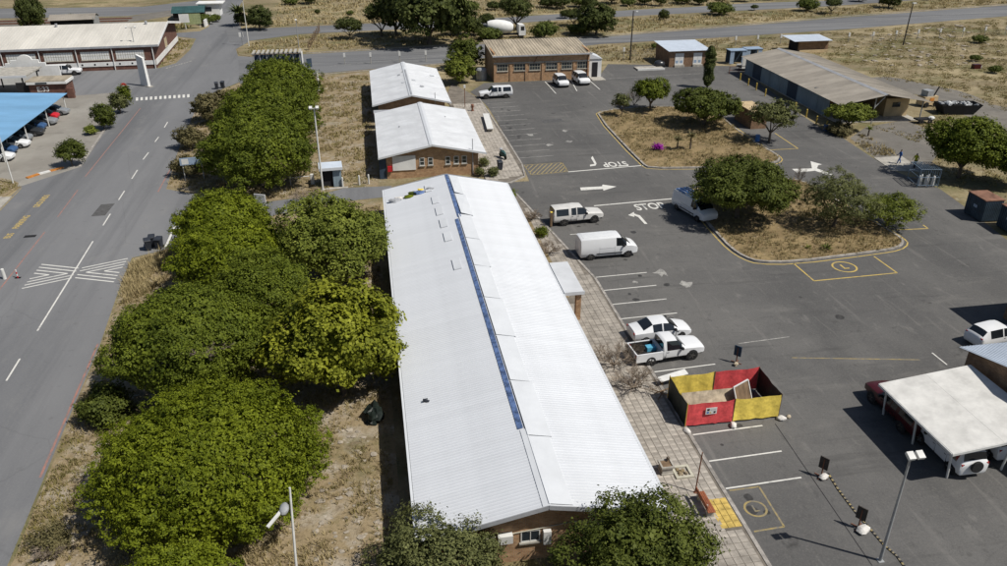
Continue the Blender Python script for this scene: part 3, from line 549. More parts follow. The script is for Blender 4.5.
def window(parent, wall, pos, wd, ht, nx=2, ny=1, frame='frame_w', sill=True, proud=.05, glass='glass'):
    """wall: 'y-' front facing -Y, 'x+' facing +X, 'x-' ; pos=(u, wallcoord, z0)"""
    u, cst, z = pos
    sg = -1 if wall[1] == '-' else 1
    def bx(u0, u1, d0, d1, z0, z1):
        lo, hi = sorted((cst + sg * d0, cst + sg * d1))
        return MB().box(u0, u1, lo, hi, z0, z1) if wall[0] == 'y' else MB().box(lo, hi, u0, u1, z0, z1)
    t = .06; m = MB()
    parts = [(u, u + wd, z, z + t), (u, u + wd, z + ht - t, z + ht), (u, u + t, z + t, z + ht - t), (u + wd - t, u + wd, z + t, z + ht - t)]
    parts += [(u + wd * i / nx - t / 3, u + wd * i / nx + t / 3, z + t, z + ht - t) for i in range(1, nx)]
    fr = MB()
    for a in parts: q = bx(a[0], a[1], .002, proud, a[2], a[3]); fr.add(q.v, q.f)
    for j in range(1, ny):
        for i in range(nx):
            q = bx(u + wd * i / nx + t / 2, u + wd * (i + 1) / nx - t / 2, .002, proud - .008, z + ht * j / ny - t / 3, z + ht * j / ny + t / 3); fr.add(q.v, q.f)
    w_ = fr.build('window', frame, parent)
    for i in range(nx):
        q = bx(u + wd * i / nx + t / 2, u + wd * (i + 1) / nx - t / 2, .004, .02, z + t * .8, z + ht - t * .8); q.build('pane', glass, w_)
    if sill: q = bx(u - .08, u + wd + .08, .002, proud + .08, z - .1, z - .002); q.build('sill', 'concrete', w_)
    return w_
def gable_walls(root, x0, x1, y0, y1, ze, zr, m, xm=None):
    xm = (x0 + x1) / 2 if xm is None else xm
    v = [(x0, 0), (x1, 0), (x1, ze), (xm, zr), (x0, ze)]
    t = .22
    MB().add([(a, y0, b) for a, b in v] + [(a, y0 + t, b) for a, b in v], [(0, 1, 2, 3, 4), (9, 8, 7, 6, 5)] + [(i, 5 + i, 5 + (i + 1) % 5, (i + 1) % 5) for i in range(5)]).build('gable_wall', m, root)
    MB().add([(a, y1 - t, b) for a, b in v] + [(a, y1, b) for a, b in v], [(0, 1, 2, 3, 4), (9, 8, 7, 6, 5)] + [(i, 5 + i, 5 + (i + 1) % 5, (i + 1) % 5) for i in range(5)]).build('gable_wall', m, root)
    box('wall', m, root, x0, x0 + t, y0 + t, y1 - t, 0, ze); box('wall', m, root, x1 - t, x1, y0 + t, y1 - t, 0, ze)

# --- the long white-roofed building
HB = thing('long_brick_building', 'long low brick building under a bright white ribbed roof with blue ridge strip', 'building', (0.65, 28.8, 0))
W, LEN, E0, RG = 12.95, 49.7, 2.7, 4.0
gable_walls(HB, .45, W - .45, .55, LEN - .4, 2.62, 3.86, 'brick_orange')
n = 72; pw = LEN / n
shR = slope_sheet((W, 0, E0), (W / 2 + .02, 0, RG), (0, 1, 0), pw + .012, .23, .026).mesh('roof_sheet'); shR.materials.append(M['roofwhite'])
shL = slope_sheet((0, 0, E0), (W / 2 - .02, 0, RG), (0, 1, 0), pw + .012, .23, .012).mesh('roof_sheet'); shL.materials.append(M['roofwhite'])
rd = random.Random(5)
for i in range(n):
    for me in (shL, shR):
        o = link('roof_sheet', me, None, HB, (0, i * pw, (i % 2) * .003 + rd.uniform(0, .004)))
slL = (RG - E0) / (W / 2)
def onL(x): return E0 + slL * x          # left slope height at local x
def onR(x): return E0 + slL * (W - x)
for y0, y1, xo in ((.0, 6.2, 0.0), (6.3, 37.5, -.05), (37.9, 49.6, .25)):
    if y0 < 1:
        MB().add([(6.2, y0, onL(6.2) + .05), (6.6, y0, RG + .07), (6.6, y1, RG + .07), (6.2, y1, onL(6.2) + .05)], [(0, 1, 2, 3)]).build('ridge_strip', 'flash', HB); continue
    a, b = 6.14 + xo, 6.46 + xo
    MB().add([(a, y0, onL(a) + .055), (b, y0, min(onL(b), RG) + .07), (b, y1, min(onL(b), RG) + .07), (a, y1, onL(a) + .055)], [(0, 1, 2, 3)]).build('ridge_strip', 'blue_strip', HB)
# ridge flashing lengths on the right slope, slightly ragged
y = .1
for i in range(9):
    L = 5.5; x1 = 7.75 + (.12 if i % 2 else 0) + rd.uniform(-.04, .04); x0 = 6.52 if i < 7 else 6.8
    z1 = .055 + rd.uniform(0, .02)
    MB().add([(x0, y, max(onR(x0), onL(x0)) + .08 if x0 > 6.475 else RG), (x1, y, onR(x1) + z1), (x1, y + L - .05, onR(x1) + z1 + .01), (x0, y + L - .05, onR(x0) + .08), (x1 + .01, y, onR(x1) + .005), (x1 + .01, y + L - .05, onR(x1) + .005)], [(0, 1, 2, 3), (1, 4, 5, 2)]).build('ridge_flashing', 'flash', HB, (0, 0, rd.uniform(0, .012)))
    y += L
# loose flashing pieces lying on the left slope near the far end
for i, (px, py) in enumerate(((4.9, 27.6), (4.75, 33.3), (4.7, 36.4), (4.6, 39.4), (4.5, 42.4), (4.1, 46.0))):
    m = MB(); a, b = px, px + .62
    m.add([(a, py, onL(a) + .10), (b, py, onL(b) + .10), (b, py + 1.9, onL(b) + .10), (a, py + 1.9, onL(a) + .10), (a, py, onL(a) + .03), (b, py, onL(b) + .03), (b, py + 1.9, onL(b) + .03), (a, py + 1.9, onL(a) + .03)], [(0, 1, 2, 3), (4, 5, 1, 0), (5, 6, 2, 1), (7, 4, 0, 3), (6, 7, 3, 2)])
    m.build('roof_panel', 'flash', HB)
# barge boards and gutter
for yy in (-.06, LEN + .02):
    m = MB(); m.bar((-.05, yy, E0 - .10), (W / 2, yy, RG - .02), .05, .26); m.bar((W / 2, yy, RG - .02), (W + .05, yy, E0 - .10), .05, .26); m.build('barge_board', 'gutter', HB)
box('gutter', 'flash', HB, -.16, -.02, 0, LEN, E0 - .14, E0 - .01); box('gutter', 'flash', HB, W + .02, W + .16, 0, LEN, E0 - .14, E0 - .01)
# roof debris
for i, (nm, c, mm, s) in enumerate((('canvas_bundle', (1.0, 45.6), 'gutter', .38), ('canvas_bundle', (1.5, 46.0), 'bag', .32), ('green_netting_heap', (2.4, 45.9), 'lf_dome', .34), ('green_netting_heap', (2.9, 46.3), 'lf_dark', .36), ('cloth_heap', (3.5, 46.2), 'blue_strip', .36), ('cloth_heap', (3.65, 46.9), 'yel_tarp', .2), ('cloth_heap', (4.6, 46.6), 'gutter', .24))):
    lab = ['grey canvas bundle left near the far eave of the long white roof', 'pale canvas bundle beside the green netting on the long white roof', 'bright green netting heap, left one, on the far end of the white roof', 'dark green netting heap, right one, on the far end of the white roof', 'navy blue cloth heap on the far end of the white roof', 'small yellow cloth scrap behind the blue cloth on the white roof', 'grey cloth heap nearest the ridge among the roof debris'][i]
    MB().blob((0, 0, .12), s, i, 9, 5, (1.5, .8, .45), .4).build(nm, mm, None, (.65 + c[0], 28.8 + c[1], onL(c[0]) + .0)); tag(bpy.context.scene.objects[-1] if False else C.objects[-1], lab, 'debris', 'debris on the white roof')
MB().blob((0, 0, .1), .16, 77, 7, 4, (1.3, .8, .8), .5).build('bird', 'bin', None, (.65 + 1.3, 28.8 + 11.2, onL(1.3) - .0)); tag(C.objects[-1], 'small dark lump alone on the near left half of the white roof', 'debris')
# entrance canopy
cz = 2.62
MB().box(W + .17, W + 1.75, 24.2, 29.6, cz, cz + .14).build('canopy_roof', 'roofwhite2', HB); box('canopy_fascia', 'flash', HB, W + .17, W + 1.80, 24.08, 24.19, cz - .12, cz + .17)
box('canopy_post', 'brick_orange', HB, W + 1.2, W + 1.6, 24.3, 24.7, .1, cz - .002); box('canopy_post', 'brick_orange', HB, W + 1.2, W + 1.6, 28.9, 29.3, .1, cz - .002)
d_ = box('door', 'dark', HB, W - .449, W - .40, 25.4, 27.4, .1, 2.2); box('door_frame', 'frame_w', d_, W - .45, W - .36, 25.25, 25.39, .1, 2.3)
for yy in (2.5, 6.5, 10.5, 14.5, 18.5, 32, 36, 40, 44): window(HB, 'x+', (yy, W - .45, 1.0), 1.5, 1.0, 3)
# near gable fittings
window(HB, 'y-', (5.2, .55, 1.3), 1.0, .75, 2); window(HB, 'y-', (8.6, .55, 1.2), 1.3, .9, 2)
box('air_conditioner', 'frame_w', HB, 4.0, 4.75, .22, .548, 1.6, 2.1); box('air_conditioner', 'frame_w', HB, 6.35, 6.75, .3, .548, 1.15, 2.0)
m = MB(); m.tube((2.2, .50, 1.75), (8.4, .50, 2.35), .03, n=6); m.build('conduit', 'frame_c', HB)
box('door', 'dark', HB, 2.9, 3.9, .50, .548, 0, 2.05)

# --- two short white-roofed buildings behind it
def white_hall(label, X0, X1, Y0, Y1, ze, zr, dents=False):
    r = thing('brick_hall', label, 'building', (X0, Y0, 0), group='short white-roofed brick halls')
    Wd, L = X1 - X0, Y1 - Y0; xm = Wd / 2
    gable_walls(r, .9, Wd - .9, .5, L - .4, ze - .05, zr - .17, 'brick_orange', xm)
    nn = 3
    for i in range(nn):
        slope_sheet((0, 0, ze), (xm, 0, zr), (0, 1, 0), L / nn + .01, .46, .03).build('roof_sheet', 'roofwhite2', r, (0, i * L / nn, (i % 2) * .006)); slope_sheet((Wd, 0, ze), (xm, 0, zr), (0, 1, 0), L / nn + .01, .46, .03).build('roof_sheet', 'roofwhite2', r, (0, i * L / nn, (i % 2) * .006))
    m = MB(); m.add([(xm - .35, 0, zr + .01), (xm, 0, zr + .085), (xm + .35, 0, zr + .01), (xm - .35, L, zr + .01), (xm, L, zr + .085), (xm + .35, L, zr + .01)], [(0, 1, 4, 3), (1, 2, 5, 4)]); m.build('ridge_cap', 'flash', r)
    m = MB(); m.bar((-.03, -.05, ze - .06), (xm, -.05, zr - .02), .05, .22); m.bar((xm, -.05, zr - .02), (Wd + .03, -.05, ze - .06), .05, .22); m.build('barge_board', 'flash', r)
    return r, Wd, L
r, Wd, L = white_hall('nearer of the two short white-roofed halls, with a white board on its brick gable', .38, 13.0, 89.0, 109.0, 2.75, 4.0)
box('wall', 'wall_dkblue', r, .05, .88, .55, .75, 0, 2.6)
box('notice_board', 'wall_white', r, 1.6, 4.3, .40, .498, 1.0, 2.75)
for x in (4.75, 5.75, 7.8, 8.8, 9.75): window(r, 'y-', (x, .5, 1.45), .58, .95, 1, 2)
box('fire_hose_box', 'carbright', r, 1.0, 1.5, .25, .498, .95, 1.6); MB().tube((11.05, .42, 0), (11.05, .42, 4.4), .05, n=6).build('downpipe', 'gutter', r)
for i, (x, y) in enumerate(((3.0, 10.5), (9.2, 14.0))): MB().blob((x, y, 2.75 + 1.25 * x / 6.31 + .05 if x < 6.3 else 2.75 + 1.25 * (12.62 - x) / 6.31 + .05), .1, i, 7, 4).build('roof_cap', 'gutter', r)
r, Wd, L = white_hall('farther of the two short white-roofed halls, its ridge patched and scuffed', .2, 11.5, 113.2, 136.5, 2.75, 4.0)
for i, (x, y, s, a) in enumerate(((4.9, 9.0, 1.0, .3), (4.5, 14.5, .8, .9), (6.6, 10.5, .9, -.4), (7.6, 7.0, 1.1, .2), (9.9, 16.5, 1.2, .1), (5.2, 16, .6, .5))):
    z = 2.75 + 1.25 * (x if x < 5.65 else 11.3 - x) / 5.65; sg = 1 if x < 5.65 else -1; q = 1.25 / 5.65 * sg * .3
    MB().add([(-.3 * s, -.5 * s, -q * s), (.35 * s, -.3 * s, q * s), (.25 * s, .5 * s, q * s), (-.2 * s, .35 * s, -q * s)], [(0, 1, 2, 3)]).build('roof_patch', 'gutter' if i % 2 else 'flash', r, (x, y, z + .075))
MB().add([(5.55, .3, 4.12), (5.78, .3, 4.12), (5.78, 17, 4.12), (5.55, 17, 4.12)], [(0, 1, 2, 3)]).build('ridge_strip', 'gutter', r)
MB().tube((9.0, .3, 2.5), (9.0, .3, 4.2), .05, n=6).build('vent_pipe', 'gutter', r)
lw = thing('lean_to_roof', 'narrow grey lean-to roof in the gap between the two white-roofed halls', 'roof', (.3, 110.2, 0))
box('roof_panel', 'gutter', lw, 0, 5.5, 0, 1.8, 2.3, 2.4); box('fascia', 'rust', lw, 0, 5.5, -.06, -.002, 2.2, 2.42)
for x in (.1, 5.3): box('post', 'galv', lw, x, x + .1, .1, .2, 0, 2.298)

# --- brick office at the back of the lot
b = thing('brick_office', 'orange brick office with six windows and a weathered tan roof behind the lot', 'building', (21.4, 136.6, 0))
Wd, D = 17.0, 10.6
box('wall', 'brick_orange', b, 0, Wd, 0, .25, 0, 4.45); box('wall', 'brick_orange', b, 0, .25, .25, D, 0, 4.9); box('wall', 'brick_orange', b, Wd - .25, Wd, .25, D, 0, 4.9); box('wall', 'brick_orange', b, .25, Wd - .25, D - .25, D, 0, 4.9)
for i in range(4): slope_sheet((-.3 + i * 4.4, -.5, 4.55), (-.3 + i * 4.4, D + .4, 5.25), (1, 0, 0), 4.4, .55, .06).build('roof_sheet', 'tan_roof', b, (0, 0, (i % 2) * .01))
box('gutter', 'gutter', b, -.3, Wd + .3, -.68, -.505, 4.36, 4.56); box('lintel_band', 'concrete', b, -.02, Wd + .02, -.05, -.002, 3.1, 3.3)
for i, (x0, x1) in enumerate(((496.5, 507), (513, 524), (528, 538.5), (544, 555), (559.5, 569.7), (575, 585.6))):
    u0 = (x0 - 493.5) / (587 - 493.5) * Wd; window(b, 'y-', (u0, 0, 1.85), (x1 - x0) / 93.5 * Wd, 1.2, 4, 2, 'frame_c')
    box('pilaster', 'brick_orange', b, max(0, u0 - .75), max(0, u0 - .75) + .4, -.12, -.002, 0, 3.098)
MB().tube((7.05, -.1, 3.2), (7.6, -.55, 4.4), .06, n=6).build('downpipe', 'rust', b); MB().tube((Wd - .35, -.12, 0), (Wd - .35, -.12, 4.4), .08, n=6).build('downpipe', 'rust', b)
l = box('lean_to', 'wall_white', b, Wd + .02, Wd + 2.4, .6, 4.4, 0, 3.3); box('lean_to_door', 'dark', l, Wd + .7, Wd + 1.7, .54, .598, 0, 2.7)
MB().add([(Wd + .02, .45, 4.3), (Wd + 2.5, .45, 3.3), (Wd + 2.5, 4.5, 3.3), (Wd + .02, 4.5, 4.3), (Wd + .02, .45, 3.3), (Wd + .02, 4.5, 3.3)], [(0, 1, 2, 3), (4, 1, 0), (3, 2, 5)]).build('lean_to_roof', 'flash', b)
box('step', 'concrete', b, Wd + .2, Wd + 2.6, -1.9, .58, 0, .12)
t = thing('water_tank', 'pale round water tank in the shade beside the brick office', 'tank', (19.6, 139, 0)); MB().lathe([(0, 0), (.95, 0), (.95, 1.7), (.75, 1.95), (.2, 2.05), (0, 2.05)], 16).build('tank_shell', 'galv', t, smooth=True); box('stand', 'concrete', t, -1, 1, -1, 1, -.02, -.001)

# --- small brick substation, hut and shed
b = thing('brick_substation', 'small brown brick substation with two pairs of white steel doors', 'building', (55.7, 143.3, 0))
Wd, D = 7.6, 7.6
box('wall', 'brick_brown', b, 0, Wd, 0, .22, 0, 2.95); box('wall', 'brick_brown', b, 0, .22, .22, D, 0, 3.0); box('wall', 'brick_brown', b, Wd - .22, Wd, .22, D, 0, 3.0); box('wall', 'brick_brown', b, .22, Wd - .22, D - .22, D, 0, 3.3)
slope_sheet((-.4, -.5, 3.0), (-.4, D + .4, 3.45), (1, 0, 0), Wd + .8, .4, .03).build('roof_sheet', 'pale_roof', b)
for x in (1.1, 4.7):
    for k in (0, 1):
        d_ = box('door', 'wall_white', b, x + k * .85, x + k * .85 + .83, -.06, -.002, .45, 2.5); box('louvre', 'signblue', d_, x + k * .85 + .15, x + k * .85 + .65, -.075, -.062, .7, 1.2)
    box('door_step', 'concrete', b, x - .1, x + 1.8, -.5, -.004, 0, .42)
h = thing('brick_hut', 'low brown hut with a pale blue flat roof beyond the grey shed', 'building', (86.4, 152.0, 0))
box('wall', 'brick_brown', h, 0, 6.4, 0, 4.2, 0, 2.3); box('door', 'dark', h, -.05, -.002, .4, 3.8, 0, 2.2); slope_sheet((-1.6, -.9, 2.45), (-1.6, 4.7, 2.75), (1, 0, 0), 8.3, .4, .03).build('roof_sheet', 'pale_roof', h); box('low_wall', 'wall_cream', h, 0, 6.2, -.5, -.3, 0, .6)
s = thing('grey_shed', 'long grey-brown roofed open shed beside the fenced corner of the lot', 'shed', (65.4, 101.3, 0), R(-1.8))
Wd, L, ze, zr = 14.0, 35.0, 3.0, 4.25
for i in range(5):
    slope_sheet((0, 0, ze), (Wd / 2, 0, zr), (0, 1, 0), L / 5 + .01, .5, .05).build('roof_sheet', 'grey_roof', s, (0, i * L / 5, (i % 2) * .01)); slope_sheet((Wd, 0, ze), (Wd / 2, 0, zr), (0, 1, 0), L / 5 + .01, .5, .05).build('roof_sheet', 'grey_roof', s, (0, i * L / 5, (i % 2) * .01))
MB().add([(6.55, 0, 4.2), (7, 0, 4.37), (7.45, 0, 4.2), (6.55, L, 4.2), (7, L, 4.37), (7.45, L, 4.2)], [(0, 1, 4, 3), (1, 2, 5, 4)]).build('ridge_cap', 'gutter', s)
for i in range(9):
    y0 = 4.5 + i * 3.35; box('wall_panel', 'wall_bluegrey' if i % 4 != 3 else 'wall_dkblue', s, .9, 1.0, y0, y0 + 3.3, 0, 2.95)
box('wall', 'wall_bluegrey', s, Wd - 1, Wd - .9, 4.5, L - .5, 0, 2.95); box('wall', 'dark', s, 1.01, Wd - 1.01, L - .6, L - .5, 0, 3.1); box('wall', 'wall_dkblue', s, 1.01, 8.2, 9.5, 9.6, 0, 3.3)
box('office_box', 'wall_cream', s, 9.3, Wd - 1.02, 3.6, 9.4, 0, 2.75); box('office_window', 'glass', s, 10.4, 11.6, 3.54, 3.598, 1.5, 2.2); box('orange_board', 'orange', s, 3.8, 5.0, 9.3, 9.45, .9, 2.3)
for x in (1.0, 5.6, Wd - 1.0): MB().tube((x, .5, 0), (x, .5, 3.0 + min(x, Wd - x) * .175), .09, n=6).build('post', 'galv', s)
MB().bar((5.6, .5, 2.4), (6.9, .5, 3.9), .12, .12).build('brace', 'galv', s); box('floor_slab', 'concrete', s, .8, Wd - .6, 1.2, L - .6, 0, .12)
# kiosk behind the upper island tree
kq = thing('small_kiosk', 'small flat cream-roofed brown kiosk half hidden behind the upper island tree', 'kiosk', (52.6, 101.9, 0))
box('wall', 'brick_brown', kq, 0, 2.3, 0, 5.4, 0, 2.4); box('roof_slab', 'wall_cream', kq, -.15, 2.5, -.15, 5.6, 2.402, 2.55); MB().blob((1.5, 1.7, 2.75), .22, 5).build('roof_vent', 'gutter', kq)

# --- warehouse on the left
wz = thing('brick_warehouse', 'long dark red brick warehouse with cream roof and white plinth on the left', 'building', (-38.9, 158.4, 0), R(2.2))
ze, zr, D, Lw = 4.3, 6.35, 26.0, 75.0
box('wall', 'brick_red', wz, -Lw, 0, 0, .3, 0, ze)
v = [(0, 0), (D, 0), (D, ze), (D / 2, zr - .15), (0, ze)]
MB().add([(-.3, y, z) for y, z in v] + [(0.002, y, z) for y, z in v], [(4, 3, 2, 1, 0), (5, 6, 7, 8, 9)] + [(i, (i + 1) % 5, 5 + (i + 1) % 5, 5 + i) for i in range(5)]).build('gable_wall', 'brick_red', wz)
box('wall', 'brick_red', wz, -Lw, -.3, D - .3, D, 0, ze)
for i in range(5):
    slope_sheet((-Lw + i * 15.2, -.25, ze), (-Lw + i * 15.2, D / 2, zr), (1, 0, 0), 15.2, .6, .05).build('roof_sheet', 'cream_roof', wz, (0, 0, (i % 2) * .012)); slope_sheet((-Lw + i * 15.2, D + .7, ze), (-Lw + i * 15.2, D / 2, zr), (1, 0, 0), 15.2, .6, .05).build('roof_sheet', 'cream_roof', wz, (0, 0, (i % 2) * .012))
box('fascia', 'gutter', wz, -Lw, 1.0, -.40, -.255, ze - .30, ze + .05)
m = MB(); m.bar((1.05, -.3, ze - .1), (1.05, D / 2, zr - .05), .08, .4); m.bar((1.05, D / 2, zr - .05), (1.05, D + .7, ze - .1), .08, .4); m.build('barge_board', 'wall_white', wz)
box('plinth_band', 'wall_white', wz, -44, -.002, -.10, -.002, .75, 1.5); box('plinth_band', 'wall_white', wz, .004, .10, .3, D, .55, 1.5)
for i in range(14): MB().lathe([(0, -.02), (.17, -.02), (.17, .0), (0, 0)], 10, 'y', (-1.9 - i * 2.15, -.105, 1.12)).build('round_vent', 'dark', wz)
for x0 in (-6.6, -12.6, -18.8, -25, -31.2, -37.4): window(wz, 'y-', (x0, 0, 1.95), 4.9, 1.5, 12, 2, 'frame_c', glass='wall_white')
window(wz, 'x+', (11.5, .003, 1.7), 2.4, 1.7, 3, 2, 'frame_c', glass='wall_cream')
for x0 in (-.15, -7.15, -13.3, -19.5, -25.7, -32): MB().tube((x0, -.16, 0), (x0, -.16, ze - .2), .09, n=6).build('downpipe', 'polewhite', wz)
for x0 in (-.8, -17, -33, -49): MB().tube((x0 - 2, D / 2 - 1.2, zr - .2), (x0 - 2, D / 2 - 1.2, zr + .45), .2, .26, 8).build('roof_vent', 'gutter', wz)

# --- entrance portal, canopy and gatehouse in front of the warehouse
p = thing('gabled_portal', 'white curvy gabled entrance wall with a dark slot, left of the warehouse windows', 'portal', (-57.6, 148.6, 0))
pr = [(-7, 0), (5.2, 0), (5.2, 3.0), (3.2, 3.0), (3.2, 3.55), (2.2, 3.55), (2.2, 4.05), (1.2, 4.05)] + [(1.2 * math.cos(t), 4.05 + .85 * math.sin(t)) for t in (.4, .8, 1.2, 1.57, 1.94, 2.34, 2.74)] + [(-1.2, 4.05), (-2.2, 4.05), (-2.2, 3.55), (-3.2, 3.55), (-3.2, 3.0), (-7, 3.0)]
n_ = len(pr); MB().add([(x, 0, z) for x, z in pr] + [(x, .4, z) for x, z in pr], [tuple(range(n_)), tuple(range(2 * n_ - 1, n_ - 1, -1))] + [(i, n_ + i, n_ + (i + 1) % n_, (i + 1) % n_) for i in range(n_)]).build('portal_wall', 'wall_white', p)
box('slot_opening', 'dark', p, -1.6, 2.0, -.06, -.002, 2.2, 2.9)
cpy = thing('flat_canopy', 'flat grey canopy on dark posts in front of the white portal', 'canopy', (-65.2, 139.9, 0))
box('roof_slab', 'concrete', cpy, -6, 10.6, 0, 7.4, 3.0, 3.2); box('fascia', 'flash', cpy, -6, 10.65, -.1, -.003, 2.9, 3.25)
for x in (2.6, 4.0, 9.8):
    for yy in (.3, 6.8): MB().tube((x, yy, 0), (x, yy, 3.0), .12, n=6).build('post', 'dark', cpy)
g = thing('gatehouse', 'small red brick gatehouse with brown roof and white lettering', 'gatehouse', (-53.6, 137.4, 0))
box('wall', 'brick_red', g, 0, 5.6, 0, 3.2, 0, 2.3); box('fascia', 'wall_white', g, -.2, 5.8, -.35, 3.4, 2.302, 2.7); MB().box(-.3, 5.6, -.3, 3.6, 2.702, 2.85).build('roof_slab', 'tan_roof', g)
text_mesh('lettering', 'E:33', 'wall_white', g, Matrix.Translation((2.0, -.012, 1.45)) @ Matrix.Rotation(R(90), 4, 'X'), 1.1); box('window', 'glass', g, 1.2, 2.9, -.40, -.352, 2.4, 2.62); box('dark_gate', 'dark', g, -1.9, -.02, .1, .3, 0, 2.6)
box('wing_wall', 'brick_red', g, 5.605, 6.6, -.6, .0, 0, 1.6)

# --- blue carport with pale posts
bc = thing('blue_carport', 'long pale blue carport roof sheltering a row of cars on the left', 'carport', (-45.0, 95, 0))
slope_sheet((-.0, 0, 2.75), (-13, 0, 3.35), (0, 1, 0), 33.4, .45, .04).build('roof_sheet', 'blue_roof', bc)
for yy in (.6, 8.7, 16.8, 24.9, 32.8):
    for x in (-.5, -12.5): MB().tube((x, yy, 0), (x, yy, 2.7 - x * .045), .08, n=6).build('post', 'polewhite', bc)
box('beam', 'polewhite', bc, -.6, -.4, .2, 33.2, 2.55, 2.69)

# --- white carport and the gabled building at the right edge
cp = thing('white_carport', 'dirty white carport roof on slim posts at the right edge', 'carport', (31.0, 30.7, 0))
XL, YL = 6.35, 7.1; zl, zrr = 2.5, 3.25
for i in range(2):
    MB().add([(i * XL / 2, 0, zl + (zrr - zl) * i / 2), ((i + 1) * XL / 2 - .012, 0, zl + (zrr - zl) * (i + 1) / 2), ((i + 1) * XL / 2 - .012, YL, zl + (zrr - zl) * (i + 1) / 2), (i * XL / 2, YL, zl + (zrr - zl) * i / 2)] + [(i * XL / 2, 0, zl - .06 + (zrr - zl) * i / 2), ((i + 1) * XL / 2 - .012, 0, zl - .06 + (zrr - zl) * (i + 1) / 2), ((i + 1) * XL / 2 - .012, YL, zl - .06 + (zrr - zl) * (i + 1) / 2), (i * XL / 2, YL, zl - .06 + (zrr - zl) * i / 2)], [(0, 1, 2, 3), (7, 6, 5, 4), (0, 4, 5, 1), (1, 5, 6, 2), (2, 6, 7, 3), (3, 7, 4, 0)]).build('roof_panel', 'carport_roof', cp)
m = MB(); m.bar((0, -.03, zl - .1), (XL, -.03, zrr - .1), .05, .16); m.bar((-.03, 0, zl - .1), (-.03, YL, zl - .1), .05, .16); m.build('edge_trim', 'polewhite', cp)
for x, yy in ((.8, 7.0), (.8, 3.9), (.85, .7), (4.5, .8)): MB().tube((x, yy, 0), (x - (.35 if x < 1 else -.1), yy - .1, zl - .06 + (zrr - zl) * (x - .3) / XL), .07, n=8).build('post', 'polewhite', cp)
gb = thing('gabled_brick_house', 'brown brick building with pale blue-white gable roof at the right edge', 'building', (37.7, 29.0, 0))
Dp = 10.3; v = [(0, 0), (Dp - .4, 0), (Dp - .4, 3.5), (5.0, 4.75), (0, 3.5)]
MB().add([(.25, y, z) for y, z in v] + [(.5, y, z) for y, z in v], [(4, 3, 2, 1, 0), (5, 6, 7, 8, 9)] + [(i, (i + 1) % 5, 5 + (i + 1) % 5, 5 + i) for i in range(5)]).build('gable_wall', 'brick_brown', gb)
box('wall', 'brick_brown', gb, .5, 14, Dp - .7, Dp - .4, 0, 3.5); box('wall', 'brick_brown', gb, .5, 14, 0, .3, 0, 3.5)
slope_sheet((-.1, Dp + .1, 3.6), (-.1, 5.0, 4.95), (1, 0, 0), 14, .23, .035).build('roof_sheet', 'pale_roof', gb); slope_sheet((-.1, -.2, 3.6), (-.1, 5.0, 4.95), (1, 0, 0), 14, .23, .035).build('roof_sheet', 'pale_roof', gb)
ob = thing('flat_roofed_block', 'tall block just beyond the right edge that throws the square shadow on the lot', 'building', (48.6, 40.0, 0))
box('wall', 'brick_brown', ob, .3, 12, .3, 7.9, 0, 4.7); box('roof_slab', 'concrete', ob, 0, 12, 0, 8.2, 4.702, 4.95)

# --- upper-left small sheds near the rail yard
def simple_shed(nm, label, loc, rz, sx, sy, ze, zr, wall, roof, cat='shed'):
    s = thing(nm, label, cat, loc, rz)
    box('wall', wall, s, .2, sx - .2, .2, sy - .2, 0, ze - .05)
    slope_sheet((-.2, -.3, ze), (-.2, sy / 2, zr), (1, 0, 0), sx + .4, .5, .04).build('roof_sheet', roof, s); slope_sheet((-.2, sy + .3, ze), (-.2, sy / 2, zr), (1, 0, 0), sx + .4, .5, .04).build('roof_sheet', roof, s)
    return s
simple_shed('open_shed', 'small dark roofed open shed beyond the warehouse roof', ((-71.24, 214.94)[0], 203, 0), .1, 9.5, 6, 2.6, 3.5, 'dark', 'grey_roof')
s = C.objects[-1].parent; box('end_wall', 'galv', s, 9.31, 9.5, 0, 6, 0, 2.9)
simple_shed('teal_roofed_shed', 'low dark teal roofed shed by the north exit road', ((-46.69, 215.41)[0], 214.5, 0), .1, 7.5, 9, 2.0, 3.0, 'dark', 'teal_roof')
wh = thing('white_guard_hut', 'small white guard hut by the north exit road', 'hut', ((-41.71, 224.43)[0], 222.5, 0)); box('wall', 'wall_white', wh, 0, 5.2, 0, 4.0, 0, 3.0); box('roof_slab', 'wall_white', wh, -.4, 6.2, -.5, 4.4, 3.002, 3.2); box('window', 'glass', wh, 1.2, 3.2, -.05, -.002, 1.2, 2.2)
pw_ = thing('white_boundary_wall', 'white sloping boundary wall beside the white guard hut', 'wall', (0, 0, 0)); m = MB(); m.bar((*(-37.12, 215.38), .8), (*(-37.61, 204.82), .8), .3, 1.6); m.build('wall_panel', 'wall_white', pw_)
wl = thing('long_low_shed', 'long pale low shed at the top left corner', 'shed', (-122, 203, 0)); box('wall', 'wall_white', wl, 0, 33, 0, 4, 0, 2.2); slope_sheet((-.3, -.5, 2.3), (-.3, 4.5, 2.7), (1, 0, 0), 34, .5, .04).build('roof_sheet', 'pale_roof', wl)
cb = thing('cream_rail_house', 'cream house at the very top left beyond the yard road', 'building', ((-89.00, 254.99)[0], 262, 0)); box('wall', 'wall_cream', cb, 0, 18, 0, 8, 0, 4); slope_sheet((-.4, -.5, 4), (-.4, 4, 5.8), (1, 0, 0), 18.8, .5, .04).build('roof_sheet', 'rust', cb); slope_sheet((-.4, 8.5, 4), (-.4, 4, 5.8), (1, 0, 0), 18.8, .5, .04).build('roof_sheet', 'rust', cb)
